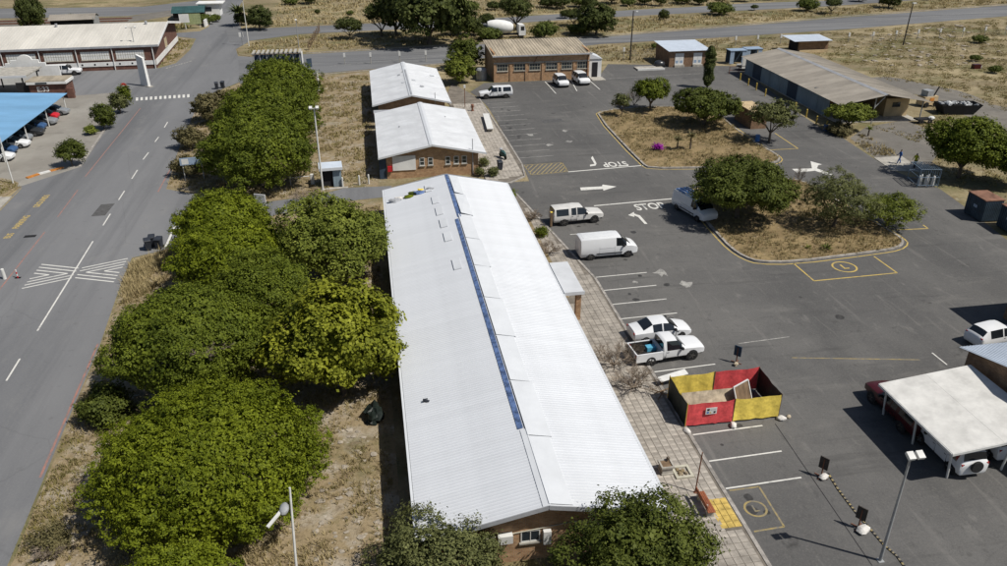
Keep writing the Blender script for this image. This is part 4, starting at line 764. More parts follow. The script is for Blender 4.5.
# ------------------------------------------------------------ vehicles
def loft_car(st, glass_side, glass_top, crown=.05):
    """st: (x, zs, zb, zt, ws, wb, wt). returns (body MB, {key: MB})"""
    # split the windscreen bay so that the front door glass runs on under a slim pillar
    wi = max(glass_top); a_, b_ = st[wi], st[wi + 1]; st = st[:wi + 1] + [tuple(p + (q - p) * .55 for p, q in zip(a_, b_))] + st[wi + 1:]
    glass_top = {**{k: k for k in glass_top}, wi: wi, wi + 1: wi}; glass_side = dict(glass_side); glass_side[wi] = 'f'
    secs = []
    for x, zs, zb, zt, ws, wb, wt in st:
        zm = zs + (zb - zs) * .5; cr = crown if zt - zb > .2 else crown * .7
        half = [(ws * .88, zs), (ws, zs + .10), (max(ws, wb) * 1.0, zm), (wb, zb), (wt, zt), (wt * .55, zt + cr), (0, zt + cr * 1.15)]
        full = [(x, -a, b) for a, b in half] + [(x, a, b) for a, b in half[-2::-1]]
        secs.append(full)
    k = len(secs[0]); body = MB(); body.v = [p for s in secs for p in s]; gl = {}
    # rows: 0-1 rocker,1-2,2-3 sides,3-4 greenhouse,4-5,5-6 roof then mirrored
    for i in range(len(secs) - 1):
        for j in range(k):
            j2 = (j + 1) % k
            q = (i * k + j, i * k + j2, (i + 1) * k + j2, (i + 1) * k + j)
            row = j if j < 6 else (11 - j if j < 12 else -1); side = 0 if j < 6 else 1
            key = None
            if row == 3 and i in glass_side: key = ('side', glass_side[i], side)
            if row in (4, 5) and i in glass_top: key = ('top', glass_top[i], 0)
            if key: gl.setdefault(key, []).append(q)
            else: body.f.append(q)
    body.f.append(tuple(range(k))[::-1]); body.f.append(tuple((len(secs) - 1) * k + j for j in range(k)))
    body.f = [f[::-1] for f in body.f]
    out = {}
    for key, fs in gl.items():
        m = MB(); idx = {}
        for f in fs:
            q = []
            for a in f[::-1]:
                if a not in idx: idx[a] = len(m.v); m.v.append(body.v[a])
                q.append(idx[a])
            m.f.append(tuple(q))
        out[key] = m
    return body, out
def add_wheels(root, xs, yw, r, wd=.22, rim='rim'):
    for x in xs:
        for sg in (-1, 1):
            o = MB().lathe([(r * .62, -wd / 2), (r * .93, -wd / 2), (r, -wd / 2 + .04), (r, wd / 2 - .04), (r * .93, wd / 2), (r * .62, wd / 2)], 18, 'y').build('wheel', 'tyre', root, (x, sg * (yw - wd / 2 + .03), r), smooth=True)
            m = MB(); f = sg * (wd / 2 - .03)
            m.lathe([(0, f), (r * .2, f + sg * .01), (r * .2, f), (r * .63, f)], 14, 'y')
            for i in range(5):
                t = i * 2 * math.pi / 5; m.bar((0, f + sg * .012, 0), (r * .6 * math.cos(t), f + sg * .012, r * .6 * math.sin(t)), .05, .08)
            m.build('rim', rim, o)
            MB().lathe([(0, 0), (r * 1.17, 0), (r * 1.17, .02), (0, .02)], 18, 'y').build('wheel_arch', 'black', root, (x, sg * (yw + .004) - (.02 if sg > 0 else 0), r * 1.04))
def finish(root, L0, L1, zh, wf, ztail, wr, mirror, seams, zb, wbody, paint_, plates=True, hl=(.34, .14), tl=(.16, .22)):
    for sg in (-1, 1):
        box('headlight', 'lamp_lens', root, L1 - .26, L1 + .012, sg * (wf - hl[0] / 2) - hl[0] / 2, sg * (wf - hl[0] / 2) + hl[0] / 2, zh, zh + hl[1])
        box('tail_light', 'tail', root, L0 - .012, L0 + .2, sg * (wr - tl[0] / 2) - tl[0] / 2, sg * (wr - tl[0] / 2) + tl[0] / 2, ztail, ztail + tl[1])
        if mirror:
            MB().box(mirror[0] - .06, mirror[0] + .08, *sorted((sg * mirror[1], sg * (mirror[1] + .2))), mirror[2], mirror[2] + .16).build('mirror', 'black', root)
        for s in seams:
            MB().box(s - .008, s + .008, *sorted((sg * (wbody - .03), sg * (wbody + .004))), .32, zb - .02).build('door_seam', 'black', root)
            MB().box(s + .06, s + .22, *sorted((sg * (wbody - .02), sg * (wbody + .02))), zb - .14, zb - .11).build('door_handle', 'black', root)
    box('front_bumper', 'black', root, L1 - .12, L1 + .03, -wf * .8, wf * .8, .30, .48)
    box('grille', 'black', root, L1 - .1, L1 + .016, -wf * .45, wf * .45, zh - .02, zh + .12)
    if plates: box('number_plate', 'plate', root, L1 + .031, L1 + .045, -.25, .25, .36, .46); box('number_plate', 'plate', root, L0 - .03, L0 - .013, -.25, .25, ztail - .05, ztail + .06)
def build_car(kind, name, label, paint_, loc, rotz, group=None, sc=1.05, extra=None):
    r = thing(name, label, {'sedan': 'car', 'hatch': 'car', 'suv': 'car', 'van': 'van'}.get(kind, 'pickup'), (loc[0], loc[1], .02), rotz, group); r.scale = (sc, sc, sc)
    if kind == 'sedan':
        st = [(-2.26, .38, .72, .78, .66, .74, .62), (-2.18, .28, .86, .96, .76, .82, .66), (-1.62, .2, .92, 1.03, .83, .88, .70), (-1.52, .2, .92, 1.06, .83, .88, .69), (-.82, .2, .93, 1.40, .85, .89, .60), (-.72, .2, .93, 1.42, .85, .89, .61), (-.12, .2, .92, 1.45, .85, .89, .62), (-.02, .2, .92, 1.45, .85, .89, .62), (.42, .2, .92, 1.40, .85, .89, .61), (1.16, .2, .90, .95, .85, .87, .68), (1.25, .2, .88, .93, .85, .87, .68), (1.95, .24, .74, .79, .80, .80, .60), (2.16, .30, .68, .72, .75, .75, .57), (2.26, .36, .60, .64, .66, .66, .5)]
        b, gl = loft_car(st, {5: 'r', 7: 'f', 4: 'r'}, {3: 1, 8: 1}); wh = ([-1.36, 1.36], .86, .32); fin = (-2.24, 2.16, .58, .68, .70, .74, (.85, .86, .92), (-.08, .95), .92, .885)
    elif kind == 'hatch':
        st = [(-1.95, .38, .8, .86, .7, .74, .6), (-1.88, .25, .92, 1.0, .78, .8, .62), (-1.78, .2, .93, 1.08, .8, .83, .62), (-1.45, .2, .93, 1.42, .82, .85, .60), (-1.2, .2, .93, 1.46, .82, .85, .61), (-.1, .2, .92, 1.49, .82, .85, .62), (0, .2, .92, 1.49, .82, .85, .62), (.45, .2, .92, 1.44, .82, .85, .61), (1.15, .2, .9, .96, .82, .83, .66), (1.7, .25, .80, .85, .78, .78, .6), (1.9, .33, .68, .72, .70, .70, .54), (1.95, .4, .58, .62, .62, .62, .48)]
        b, gl = loft_car(st, {4: 'r', 6: 'f'}, {2: 1, 7: 1}); wh = ([-1.2, 1.22], .82, .3); fin = (-1.9, 1.88, .58, .62, .78, .72, (.8, .82, .92), (-.05, .9), .92, .845)
    elif kind == 'suv':
        st = [(-2.0, .42, .9, .98, .72, .78, .66), (-1.95, .32, 1.0, 1.1, .82, .86, .7), (-1.88, .3, 1.02, 1.2, .84, .87, .7), (-1.75, .3, 1.02, 1.60, .85, .88, .66), (-1.6, .3, 1.02, 1.64, .85, .88, .67), (-.95, .3, 1.02, 1.68, .86, .89, .68), (-.85, .3, 1.02, 1.68, .86, .89, .68), (.0, .3, 1.01, 1.69, .86, .89, .68), (.1, .3, 1.01, 1.69, .86, .89, .68), (.55, .3, 1.01, 1.62, .86, .88, .67), (1.2, .3, 1.0, 1.06, .86, .87, .72), (1.3, .3, .99, 1.05, .86, .87, .72), (1.88, .34, .92, .97, .84, .84, .68), (2.0, .38, .84, .89, .80, .80, .65), (2.05, .44, .72, .76, .72, .72, .58)]
        b, gl = loft_car(st, {4: 'q', 6: 'r', 8: 'f'}, {2: 1, 9: 1}); wh = ([-1.3, 1.32], .87, .36); fin = (-1.97, 1.97, .70, .72, .85, .82, (.85, .86, 1.02), (-.9, .05, ), 1.01, .888)
    elif kind == 'van':
        st = [(-2.66, .42, 1.25, 1.5, .84, .9, .78), (-2.62, .3, 1.25, 1.86, .9, .96, .80), (-2.5, .28, 1.25, 1.93, .92, .98, .82), (.5, .28, 1.22, 1.95, .92, .98, .83), (.58, .28, 1.22, 1.95, .92, .98, .83), (1.05, .28, 1.2, 1.90, .92, .97, .80), (1.95, .28, 1.15, 1.22, .91, .94, .76), (2.05, .28, 1.12, 1.18, .91, .93, .75), (2.46, .32, 1.0, 1.05, .89, .89, .70), (2.60, .36, .88, .93, .85, .85, .66), (2.66, .44, .76, .80, .76, .76, .58)]
        b, gl = loft_car(st, {4: 'f'}, {5: 1}, .06); wh = ([-1.72, 1.72], .93, .34); fin = (-2.62, 2.58, .76, .80, .95, .86, (1.25, .95, 1.15), (.52, 1.1), 1.2, .955)
    elif kind == 'canopy':
        st = [(-2.58, .5, .98, 1.08, .76, .82, .68), (-2.54, .42, 1.05, 1.25, .84, .88, .72), (-2.44, .4, 1.06, 1.66, .85, .89, .70), (-2.3, .4, 1.06, 1.70, .85, .89, .70), (-1.05, .4, 1.06, 1.70, .85, .89, .70), (-.95, .4, 1.06, 1.70, .85, .89, .70), (-.78, .4, 1.06, 1.71, .85, .89, .69), (-.28, .4, 1.05, 1.74, .86, .89, .68), (-.18, .4, 1.05, 1.74, .86, .89, .68), (.42, .4, 1.05, 1.68, .86, .88, .67), (1.1, .4, 1.05, 1.11, .86, .88, .72), (1.2, .4, 1.04, 1.10, .86, .88, .72), (2.1, .42, .96, 1.02, .84, .84, .68), (2.44, .44, .90, .96, .82, .82, .67), (2.54, .48, .84, .90, .78, .78, .63), (2.58, .54, .74, .78, .70, .70, .56)]
        b, gl = loft_car(st, {3: 'canopy', 6: 'r', 8: 'f'}, {1: 1, 9: 1}); wh = ([-1.5, 1.6], .87, .38); fin = (-2.55, 2.46, .76, .76, .80, .82, (.75, .88, 1.06), (-.82, -.23, .45), 1.05, .888)
    elif kind == 'bakkie':
        st = [(-.62, .42, 1.03, 1.10, .85, .89, .72), (-.58, .4, 1.05, 1.60, .85, .89, .68), (-.45, .4, 1.05, 1.70, .86, .89, .67), (-.36, .4, 1.05, 1.71, .86, .89, .67), (.42, .4, 1.05, 1.66, .86, .88, .66), (1.1, .4, 1.05, 1.11, .86, .88, .72), (1.2, .4, 1.04, 1.10, .86, .88, .72), (2.1, .42, .96, 1.02, .84, .84, .68), (2.44, .44, .90, .96, .82, .82, .67), (2.54, .48, .84, .90, .78, .78, .63), (2.58, .54, .74, .78, .70, .70, .56)]
        b, gl = loft_car(st, {3: 'f'}, {4: 1, 0: 1}); wh = ([-1.5, 1.6], .87, .38); fin = (-2.6, 2.46, .76, .76, .74, .84, (.75, .88, 1.06), (-.42, .5), 1.05, .888)
        m = MB()
        for sg in (-1, 1): m.box(-2.6, -.64, *sorted((sg * .80, sg * .885)), .42, 1.04)
        m.box(-2.6, -2.52, -.80, .80, .45, 1.03); m.box(-.72, -.64, -.80, .80, .45, 1.03); m.box(-2.52, -.72, -.80, .80, .5, .58)
        lb = m.build('load_bed', paint_, r); box('bed_liner', 'black', lb, -2.515, -.725, -.795, .795, .582, .60)
        for sg in (-1, 1): box('side_liner', 'black', lb, -2.515, -.725, *sorted((sg * .755, sg * .796)), .60, 1.0)
        box('rear_bumper', 'black', r, -2.72, -2.61, -.75, .75, .42, .6)
    body = b.build('body', paint_, r, smooth=True)
    for (k, i, s), m in gl.items(): m.build('side_window' if k == 'side' else ('windscreen' if m.v[0][0] > 0 else 'rear_window'), 'carglass', r)
    add_wheels(r, *wh, rim='rim' if kind in ('sedan', 'suv', 'hatch') else 'steelrim'); finish(r, fin[0], fin[1], fin[2], fin[3], fin[4], fin[5], fin[6], fin[7], fin[8], fin[9], paint_)
    if kind == 'van':
        for sg in (-1, 1):
            MB().box(-1.2, 1.15, *sorted((sg * .94, sg * .988)), .55, .63).build('side_moulding', 'black', r)
            for s_ in (-.95, .45): MB().box(s_ - .009, s_ + .009, *sorted((sg * .93, sg * .984)), .36, 1.24).build('door_seam', 'gutter', r)
            MB().box(-.95, .45, *sorted((sg * .94, sg * .985)), 1.06, 1.085).build('door_rail', 'gutter', r)
        for yy in (-.45, 0, .45): box('roof_rib', paint_, r, -2.35, .4, yy - .05, yy + .05, 1.955, 2.03)
        box('rear_door_seam', 'gutter', r, -2.672, -2.66, -.01, .01, .5, 1.45)
    return r
build_car('bakkie', 'pickup_truck', 'white single-cab pickup with an open load bed beside the red and yellow enclosure', 'carwhite', (20.05, 46.85), .09)
pk = C.objects['pickup_truck']
box('toolbox', 'wall_bluegrey', None, -.35, .35, -.25, .25, 0, .32); tb = C.objects[-1]; tb.name = 'blue_crate'; tb.data.materials.clear(); tb.data.materials.append(mat('light_blue_plastic', (0.10, 0.36, 0.52), .5, .15, 3)); tb.location = (18.9, 47.0, .66); tb.rotation_euler = (0, 0, .09); tag(tb, 'light blue crate lying in the load bed of the white pickup', 'crate')
build_car('sedan', 'sedan', 'white sedan parked between the open-bed pickup and empty bays', 'carwhite', (20.55, 49.75), .06)
build_car('van', 'panel_van', 'white panel van parked in the bay below the canopied pickup', 'carwhite', (20.75, 64.85), .03)
build_car('canopy', 'canopy_pickup', 'dusty white pickup with canopy, reversed against the walkway post', 'carwhite_d', (19.95, 73.2), .09)
v2 = build_car('van', 'panel_van', 'white panel van with blue roof half hidden under the island tree', 'carwhite', (32.7, 73.0), R(-76))
MB().add([(-2.45, -.7, 2.02), (-.9, -.7, 2.02), (-.9, .7, 2.02), (-2.45, .7, 2.02)], [(0, 1, 2, 3)]).build('roof_wrap', 'vanblue', v2)
build_car('canopy', 'canopy_pickup', 'white canopied pickup at the top left bay beside the brick office', 'carwhite', (19.95, 125.9), math.pi + .05)
build_car('suv', 'station_wagon', 'white car facing out, left of the two at the brick office', 'carwhite', (32.3, 132.4), R(-86), 'cars in front of the brick office')
build_car('suv', 'station_wagon', 'white car facing out, right of the two at the brick office', 'carwhite', (36.1, 133.4), R(-84), 'cars in front of the brick office', 1.1)
build_car('canopy', 'canopy_pickup', 'white pickup parked against the brick warehouse by the portal', 'carwhite', (-53.8, 155.2), .05)
sv = build_car('suv', 'spare_wheel_car', 'white car with a rear spare wheel under the white carport', 'carwhite', (33.15, 33.2), R(90), None, 1.08)
MB().lathe([(0, -.1), (.24, -.1), (.34, -.07), (.36, 0), (.34, .07), (0, .08)], 16, 'y').build('spare_wheel', 'tyre', sv, (-2.13, 0, .95), R(90))
build_car('canopy', 'canopy_pickup', 'dark red pickup under the far end of the white carport', 'carred', (32.6, 37.4), R(90))
build_car('suv', 'station_wagon', 'white car under the carport, right of the spare wheel one', 'carwhite', (36.3, 34.0), R(90))
build_car('hatch', 'hatchback', 'white car behind the gabled house at the right edge', 'carwhite', (45.3, 44.7), .15)
pal = ['carwhite', 'carblue', 'carwhite', 'carsilver', 'cardark', 'carblue', 'carsilver', 'carbright', 'carsilver']
nm_ = ['white', 'dark blue', 'white', 'silver', 'charcoal', 'navy', 'silver', 'bright red', 'pale silver']
ordn = ['nearest', 'second', 'third', 'fourth', 'fifth', 'sixth', 'seventh', 'eighth', 'farthest']
for i in range(9): build_car('hatch' if i % 2 else 'sedan', 'carport_car', f'{nm_[i]} car, {ordn[i]} in the row under the blue carport', pal[i], (-47.0 - (.3 if i % 2 else 0), 104.6 + i * 2.75), R(random.uniform(-3, 3)), 'cars under the blue carport', 1.0)
# concrete mixer truck behind the brick office
tr = thing('mixer_truck', 'white concrete mixer truck passing behind the brick office', 'truck', (31.0, 178.2, .03), .02)
box('chassis', 'black', tr, -4.4, 3.8, -.5, .5, .75, 1.05); cabm = MB(); cabm.add([(2.4, -1.2, .7), (3.9, -1.2, .7), (3.95, -1.2, 1.7), (3.6, -1.2, 2.9), (2.4, -1.2, 3.0), (2.4, 1.2, .7), (3.9, 1.2, .7), (3.95, 1.2, 1.7), (3.6, 1.2, 2.9), (2.4, 1.2, 3.0)], [(0, 1, 2, 3, 4), (9, 8, 7, 6, 5), (0, 5, 6, 1), (1, 6, 7, 2), (2, 7, 8, 3), (3, 8, 9, 4), (4, 9, 5, 0)]); cb_ = cabm.build('cab', 'wall_white', tr)
MB().add([(3.95, -1.0, 1.8), (3.64, -1.0, 2.75), (3.64, 1.0, 2.75), (3.95, 1.0, 1.8)], [(3, 2, 1, 0)]).build('windscreen', 'carglass', tr, (.02, 0, .01)); box('side_window', 'carglass', tr, 2.8, 3.6, -1.215, -1.202, 1.75, 2.6)
dm = MB().lathe([(0, -3.6), (.7, -3.6), (1.0, -3.0), (1.35, -1.6), (1.4, .2), (1.15, 1.6), (.75, 2.2), (0, 2.2)], 20).build('drum', 'wall_white', tr, (-1.0, 0, 2.5), smooth=True); dm.rotation_euler = (0, R(98), 0)
MB().bar((-4.3, 0, 3.4), (-5.0, 0, 1.9), .6, .2).build('chute', 'galv', tr)
for x in (3.0, -1.6, -3.0):
    for sg in (-1, 1): MB().lathe([(.25, -.15), (.5, -.15), (.52, 0), (.5, .15), (.25, .15)], 14, 'y').build('wheel', 'tyre', tr, (x, sg * 1.0, .5))
# ------------------------------------------------------------ street furniture and small things
def flood_pole(label, base, h, r=.075, heads=2, m='galv', lean=(0, 0), arm=.35, group=None):
    p = thing('lamp_post', label, 'lamp post', (*base, 0.02), 0, group)
    MB().tube((0, 0, 0), (lean[0], lean[1], h), r * 1.2, r * .7, 10).build('pole', m, p, smooth=True); box('base_plate', m, p, -.16, .16, -.16, .16, 0, .03)
    for i in range(heads):
        o = (i - (heads - 1) / 2) * arm * 1.4
        MB().bar((lean[0], lean[1], h - .05), (lean[0] + o, lean[1] - .12, h + .02), .05, .05).build('bracket', m, p)
        f = MB().box(-.17, .17, -.24, .16, -.08, .10).build('lamp_head', 'polewhite', p, (lean[0] + o, lean[1] - .2, h + .1)); f.rotation_euler = (R(25), 0, 0); box('lens', 'lamp_lens', f, -.14, .14, -.21, .13, -.095, -.082)
    return p
flood_pole('tall grey twin floodlight pole in the lot at the lower right', (24.24, 26.23), 7.0, .075, 2, 'galv')
flood_pole('slim pale lamp post by the corner lawn at the left edge', (-41.54, 95.00), 6.6, .07, 1, 'polewhite')
flood_pole('twin-armed lamp post in front of the warehouse wall', (-42.42, 159.99), 7.2, .08, 2, 'galv', arm=1.1)
flood_pole('tall pale lamp post beside the palm at the junction', (-24.47, 178.19), 9.3, .09, 1, 'polewhite')
flood_pole('lamp post on the roadside verge behind the slatted shelter', (-13.90, 174.16), 5.6, .08, 1, 'galv')
flood_pole('tall lamp post beside the blue guard shed', (-6.10, 87.00), 9.4, .1, 2, 'polewhite', arm=.5)
p = thing('street_light', 'near street light with a curved pale head over the dry strip', 'street light', (*(-5.32, 28.71), 0))
MB().tube((0, 0, 0), (.25, .9, 6.3), .075, .05, 10).build('pole', 'polewhite', p, smooth=True)
MB().blob((.1, .45, 5.55), .26, 4, 10, 6, (.9, 1.5, .7), .06).build('lamp_head', 'galv', p, (-.15, -.1, 0), smooth=True); MB().bar((-.1, .3, 5.6), (-.75, -.5, 5.35), .14, .09).build('lamp_arm', 'polewhite', p)
p = thing('utility_pole', 'tall dark timber utility pole with a lamp left of the substation', 'utility pole', (*(50.55, 150.80), 0)); MB().tube((0, 0, 0), (0, 0, 9.2), .16, .10, 8).build('pole', 'creosote', p); MB().bar((0, 0, 8.9), (.5, -.3, 9.1), .06, .06).build('bracket', 'galv', p); box('lamp_head', 'polewhite', p, .35, .8, -.45, -.15, 9.05, 9.2)
p = thing('utility_pole', 'leaning dark timber utility pole on the dry field at upper right', 'utility pole', (*(112.64, 156.15), 0)); MB().tube((0, 0, 0), (.2, 0, 8.4), .15, .10, 8).build('pole', 'creosote', p); box('lamp_head', 'polewhite', p, .1, .9, -.2, .2, 8.38, 8.6)
p = thing('rust_pole', 'thin rusty steel pole standing by the brown bench', 'pole', (*(16.68, 32.59), .1)); MB().tube((0, 0, 0), (.12, .05, 2.85), .04, .035, 8).build('pole', 'rust', p); MB().tube((0, 0, 0), (0, 0, .03), .12, .12, 10).build('foot', 'rust', p)
p = thing('marker_post', 'pale post by the cross road behind the big tree clump', 'post', (*(-8.34, 135.10), 0)); MB().tube((0, 0, 0), (0, 0, 3.2), .16, .14, 8).build('pole', 'polewhite', p); MB().tube((0, 0, 3.2), (0, 0, 3.28), .2, .12, 8).build('cap', 'polewhite', p)
p = thing('timber_post', 'square brown timber post behind the canopied pickup', 'post', (*(17.11, 72.20), .09)); box('post', 'wood', p, -.1, .1, -.1, .1, 0, 1.5); box('post_cap', 'yel_tarp', p, -.11, .11, -.11, .11, 1.502, 1.56)
# fence posts with pale tops along the far side
fx = [(345, 64), (371, 63.5), (400, 62.5), (426, 61.5), (478, 59)]
fx2 = [(623.5, 55), (735, 46), (757, 45), (780, 44), (848, 42), (872, 41), (895, 40), (917, 39), (939, 38), (962, 37), (984, 36), (1005, 35)]
FP = [(-4.27, 156.28), (0.63, 155.91), (6.16, 155.92), (11.17, 156.02), (21.36, 156.22), (49.88, 152.87), (76.91, 161.05), (82.00, 161.33), (87.37, 161.58), (102.68, 160.76), (108.48, 160.97), (114.49, 161.78), (120.01, 162.07), (125.60, 162.38), (131.48, 162.64), (137.21, 162.95), (142.80, 163.31)]
fs = thing('fence_post', '', 'fence post', (*FP[0], 0), 0, 'white-tipped posts along the far fence'); MB().tube((0, 0, 0), (0, 0, 1.3), .07, .07, 6).build('post', 'concrete', fs); MB().box(-.19, .19, -.12, .12, 1.3, 2.05).build('white_tip', 'polewhite', fs)
on = ['first', 'second', 'third', 'fourth', 'fifth', 'sixth', 'seventh', 'eighth', 'ninth', 'tenth', 'eleventh', 'twelfth', 'thirteenth', 'fourteenth', 'fifteenth', 'sixteenth', 'seventeenth']
fs['label'] = 'white-tipped fence post, first from the left along the cross road'
for i, q in enumerate(FP[1:], 1): clone(fs, f'white-tipped fence post, {on[i]} from the left along the cross road', (*q, 0))
wf = thing('wire_fence', 'thin wire fence strung along the cross road from post to post', 'fence', (0, 0, 0))
for z in (.4, .8, 1.2):
    m = MB()
    for a, b in zip(FP, FP[1:]): m.tube((*a, z), (*b, z), .012, n=3, caps=False)
    m.build('wire', 'galv', wf)
# timber fence pickets by the verge
for i in range(9):
    t = i / 8; q = Vector((-11.73, 171.59)).lerp(Vector((-10.43, 193.89)), t)
    MB().box(-.09, .09, -.3, .3, 0, 1.7 + random.uniform(-.2, .2)).build('timber_slab', 'wood', None, (q.x, q.y, .05)); tag(C.objects[-1], f'dark timber slab, {on[i]} from the road in the row on the verge', 'post', 'upright timber slabs on the verge')
# yellow posts with rail along the shed
yp = thing('bollard', 'yellow bollard, first from the far end along the shed fence', 'bollard', (*(64.33, 131.01), 0), 0, 'yellow bollards along the shed'); MB().tube((0, 0, 0), (0, 0, 1.15), .11, .11, 8).build('post', 'postyellow', yp); MB().tube((0, 0, 1.15), (0, 0, 1.22), .11, .05, 8).build('cap', 'postyellow', yp)
for i, q in enumerate([(63.90, 126.87), (63.80, 123.61), (63.41, 119.51), (63.93, 110.55), (63.59, 106.56), (63.12, 102.83), (63.20, 100.22)], 1): clone(yp, f'yellow bollard, {on[i]} from the far end along the shed fence', (*q, 0))
br = thing('barrier_rail', 'low dark railing at the far corner of the shed fence', 'railing', (0, 0, 0))
m = MB(); A = (64.42, 135.86); B = (71.80, 136.30); m.tube((*A, 1.3), (*B, 1.3), .05, n=6); m.tube((*A, .7), (*B, .7), .04, n=6); m.build('rail', 'rust', br)
for i in range(5): q = Vector(A).lerp(Vector(B), i / 4); MB().tube((*q, 0), (*q, 1.4), .06, n=6).build('post', 'rust', br)
# red and yellow screened enclosure
en = thing('screened_enclosure', 'red and yellow cloth enclosure with black ends standing on the bays', 'enclosure', (18.35, 38.5, .02))
EW, ED, EH = 6.4, 3.2, 1.85
def cloth(name, m, x0, y0, x1, y1, z0, z1, seed):
    mb = MB(); nx, nz = 14, 5; rr = random.Random(seed); d = Vector((x1 - x0, y1 - y0)); nn = Vector((-d.y, d.x)).normalized(); ph = rr.uniform(0, 6)
    for j in range(nz + 1):
        for i in range(nx + 1):
            u, v_ = i / nx, j / nz; sag = .035 * math.sin(u * 17 + ph + v_ * 2) * (1 - abs(v_ - .5)) + rr.uniform(-.012, .012)
            p = Vector((x0, y0)) + d * u + nn * sag; zz = z0 + (z1 - z0) * v_ - (.06 * math.sin(u * math.pi) + .03 * math.sin(u * 9 + ph) if j == nz else 0) + (rr.uniform(0, .05) if j == 0 else 0)
            mb.v.append((p.x, p.y, zz))
    for j in range(nz):
        for i in range(nx): a = j * (nx + 1) + i; mb.f.append((a, a + 1, a + nx + 2, a + nx + 1))
    return mb.build(name, m, en, smooth=True)
cloth('cloth_panel', 'red_tarp', 0.03, 0, 3.18, 0, .12, EH, 1); cloth('cloth_panel', 'yel_tarp', 3.25, 0, EW, 0, .12, EH + .02, 2)
cloth('cloth_panel', 'yel_tarp', 0.03, ED, 3.18, ED, .12, EH, 3); cloth('cloth_panel', 'red_tarp', 3.22, ED, EW, ED, .12, EH + .05, 4)
cloth('end_panel', 'blacksheet', 0, 0, 0, ED, .02, EH, 5); cloth('end_panel', 'blacksheet', EW, 0, EW, ED, .02, EH + .03, 6)
for x in (0, 3.21, EW):
    for y in (0, ED): MB().tube((x, y, 0), (x, y, EH + .06), .035, n=6).build('post', 'wood' if x else 'postyellow', en)
nb = box('notice', 'frame_w', en, 1.25, 2.0, -.075, -.06, .95, 1.45)
for a, b, c, d, mm in ((1.33, 1.50, 1.22, 1.38, 'dark'), (1.55, 1.92, 1.26, 1.31, 'galv'), (1.32, 1.47, 1.02, 1.16, 'vanblue'), (1.52, 1.62, 1.02, 1.12, 'postyellow'), (1.78, 1.92, 1.02, 1.16, 'dark')): box('print_mark', mm, nb, a, b, -.080, -.0755, c, d)
pb = MB(); pb.add([(0, 0, 0), (3.7, 0, 0), (3.7, .75, 1.35), (0, .75, 1.35), (0, .06, -.0), (3.7, .06, 0), (3.7, .82, 1.32), (0, .82, 1.32)], [(0, 1, 2, 3), (7, 6, 5, 4), (0, 4, 5, 1), (3, 2, 6, 7), (1, 5, 6, 2), (0, 3, 7, 4)])
tag(pb.build('plywood_sheet', 'plaster', None, (18.7, 39.6, .05)), 'long stained beige board leaning inside the red and yellow enclosure', 'board')
pb = MB(); pb.add([(0, 0, 0), (1.5, 0, 0), (1.5, .7, 1.7), (0, .7, 1.7), (0, .06, 0), (1.5, .06, 0), (1.5, .76, 1.68), (0, .76, 1.68)], [(0, 1, 2, 3), (7, 6, 5, 4), (0, 4, 5, 1), (3, 2, 6, 7), (1, 5, 6, 2), (0, 3, 7, 4)])
o = thing('framed_board', 'grey board with a white frame leaning inside the enclosure, right of the beige board', 'board', (22.4, 39.3, .05), R(28)); pb.build('board', 'wood', o); MB().bar((0, .0, -.0), (0, .7, 1.72), .07, .08).build('frame_edge', 'frame_w', o); MB().bar((1.5, 0, 0), (1.5, .7, 1.72), .07, .08).build('frame_edge', 'frame_w', o); MB().bar((0, .7, 1.72), (1.5, .7, 1.72), .08, .07).build('frame_edge', 'frame_w', o)
for i, (q, lab) in enumerate((((18.31, 38.01), 'white sandbag at the left foot of the enclosure front'), ((21.47, 38.11), 'white sandbag at the middle foot of the enclosure front'), ((24.87, 38.28), 'white sandbag at the right foot of the enclosure'))):
    MB().blob((0, 0, .14), .27, i + 20, 10, 6, (1.2, .8, .6), .15).build('sandbag', 'bag', None, (*q, .01), random.uniform(0, 3), True); tag(C.objects[-1], lab, 'sandbag', 'sandbags around the enclosure')
MB().blob((0, 0, .1), .18, 33, 8, 5, (1, .8, .7), .2).build('sandbag', 'plaster', None, (*(25.43, 38.41), .01), 0, True); tag(C.objects[-1], 'small tan sandbag beside the white one at the right of the enclosure', 'sandbag', 'sandbags around the enclosure')
o = thing('white_board', 'long white board propped up behind the left end of the enclosure', 'board', (*(18.32, 43.09), .1), R(12)); bb = MB().box(0, 2.2, 0, .5, .42, .47).build('board', 'frame_w', o); bb.rotation_euler = (R(12), R(-4), 0)
for x in (.2, 1.9): box('support', 'wood', o, x, x + .1, .1, .4, 0, .40)
for i, (a, b, lab) in enumerate((((17.69, 42.35), (18.74, 42.65), 'thin timber offcut lying nearest the white propped board'), ((17.62, 41.53), (18.38, 42.47), 'thin timber offcut beside the black end of the enclosure'), ((17.47, 42.75), (18.34, 41.76), 'crooked timber offcut on the slabs by the enclosure'))):
    MB().bar((*a, .16 + i * .06), (*b, .2 + i * .06), .07, .05).build('timber_offcut', 'wood', None); tag(C.objects[-1], lab, 'timber', 'timber offcuts by the enclosure')
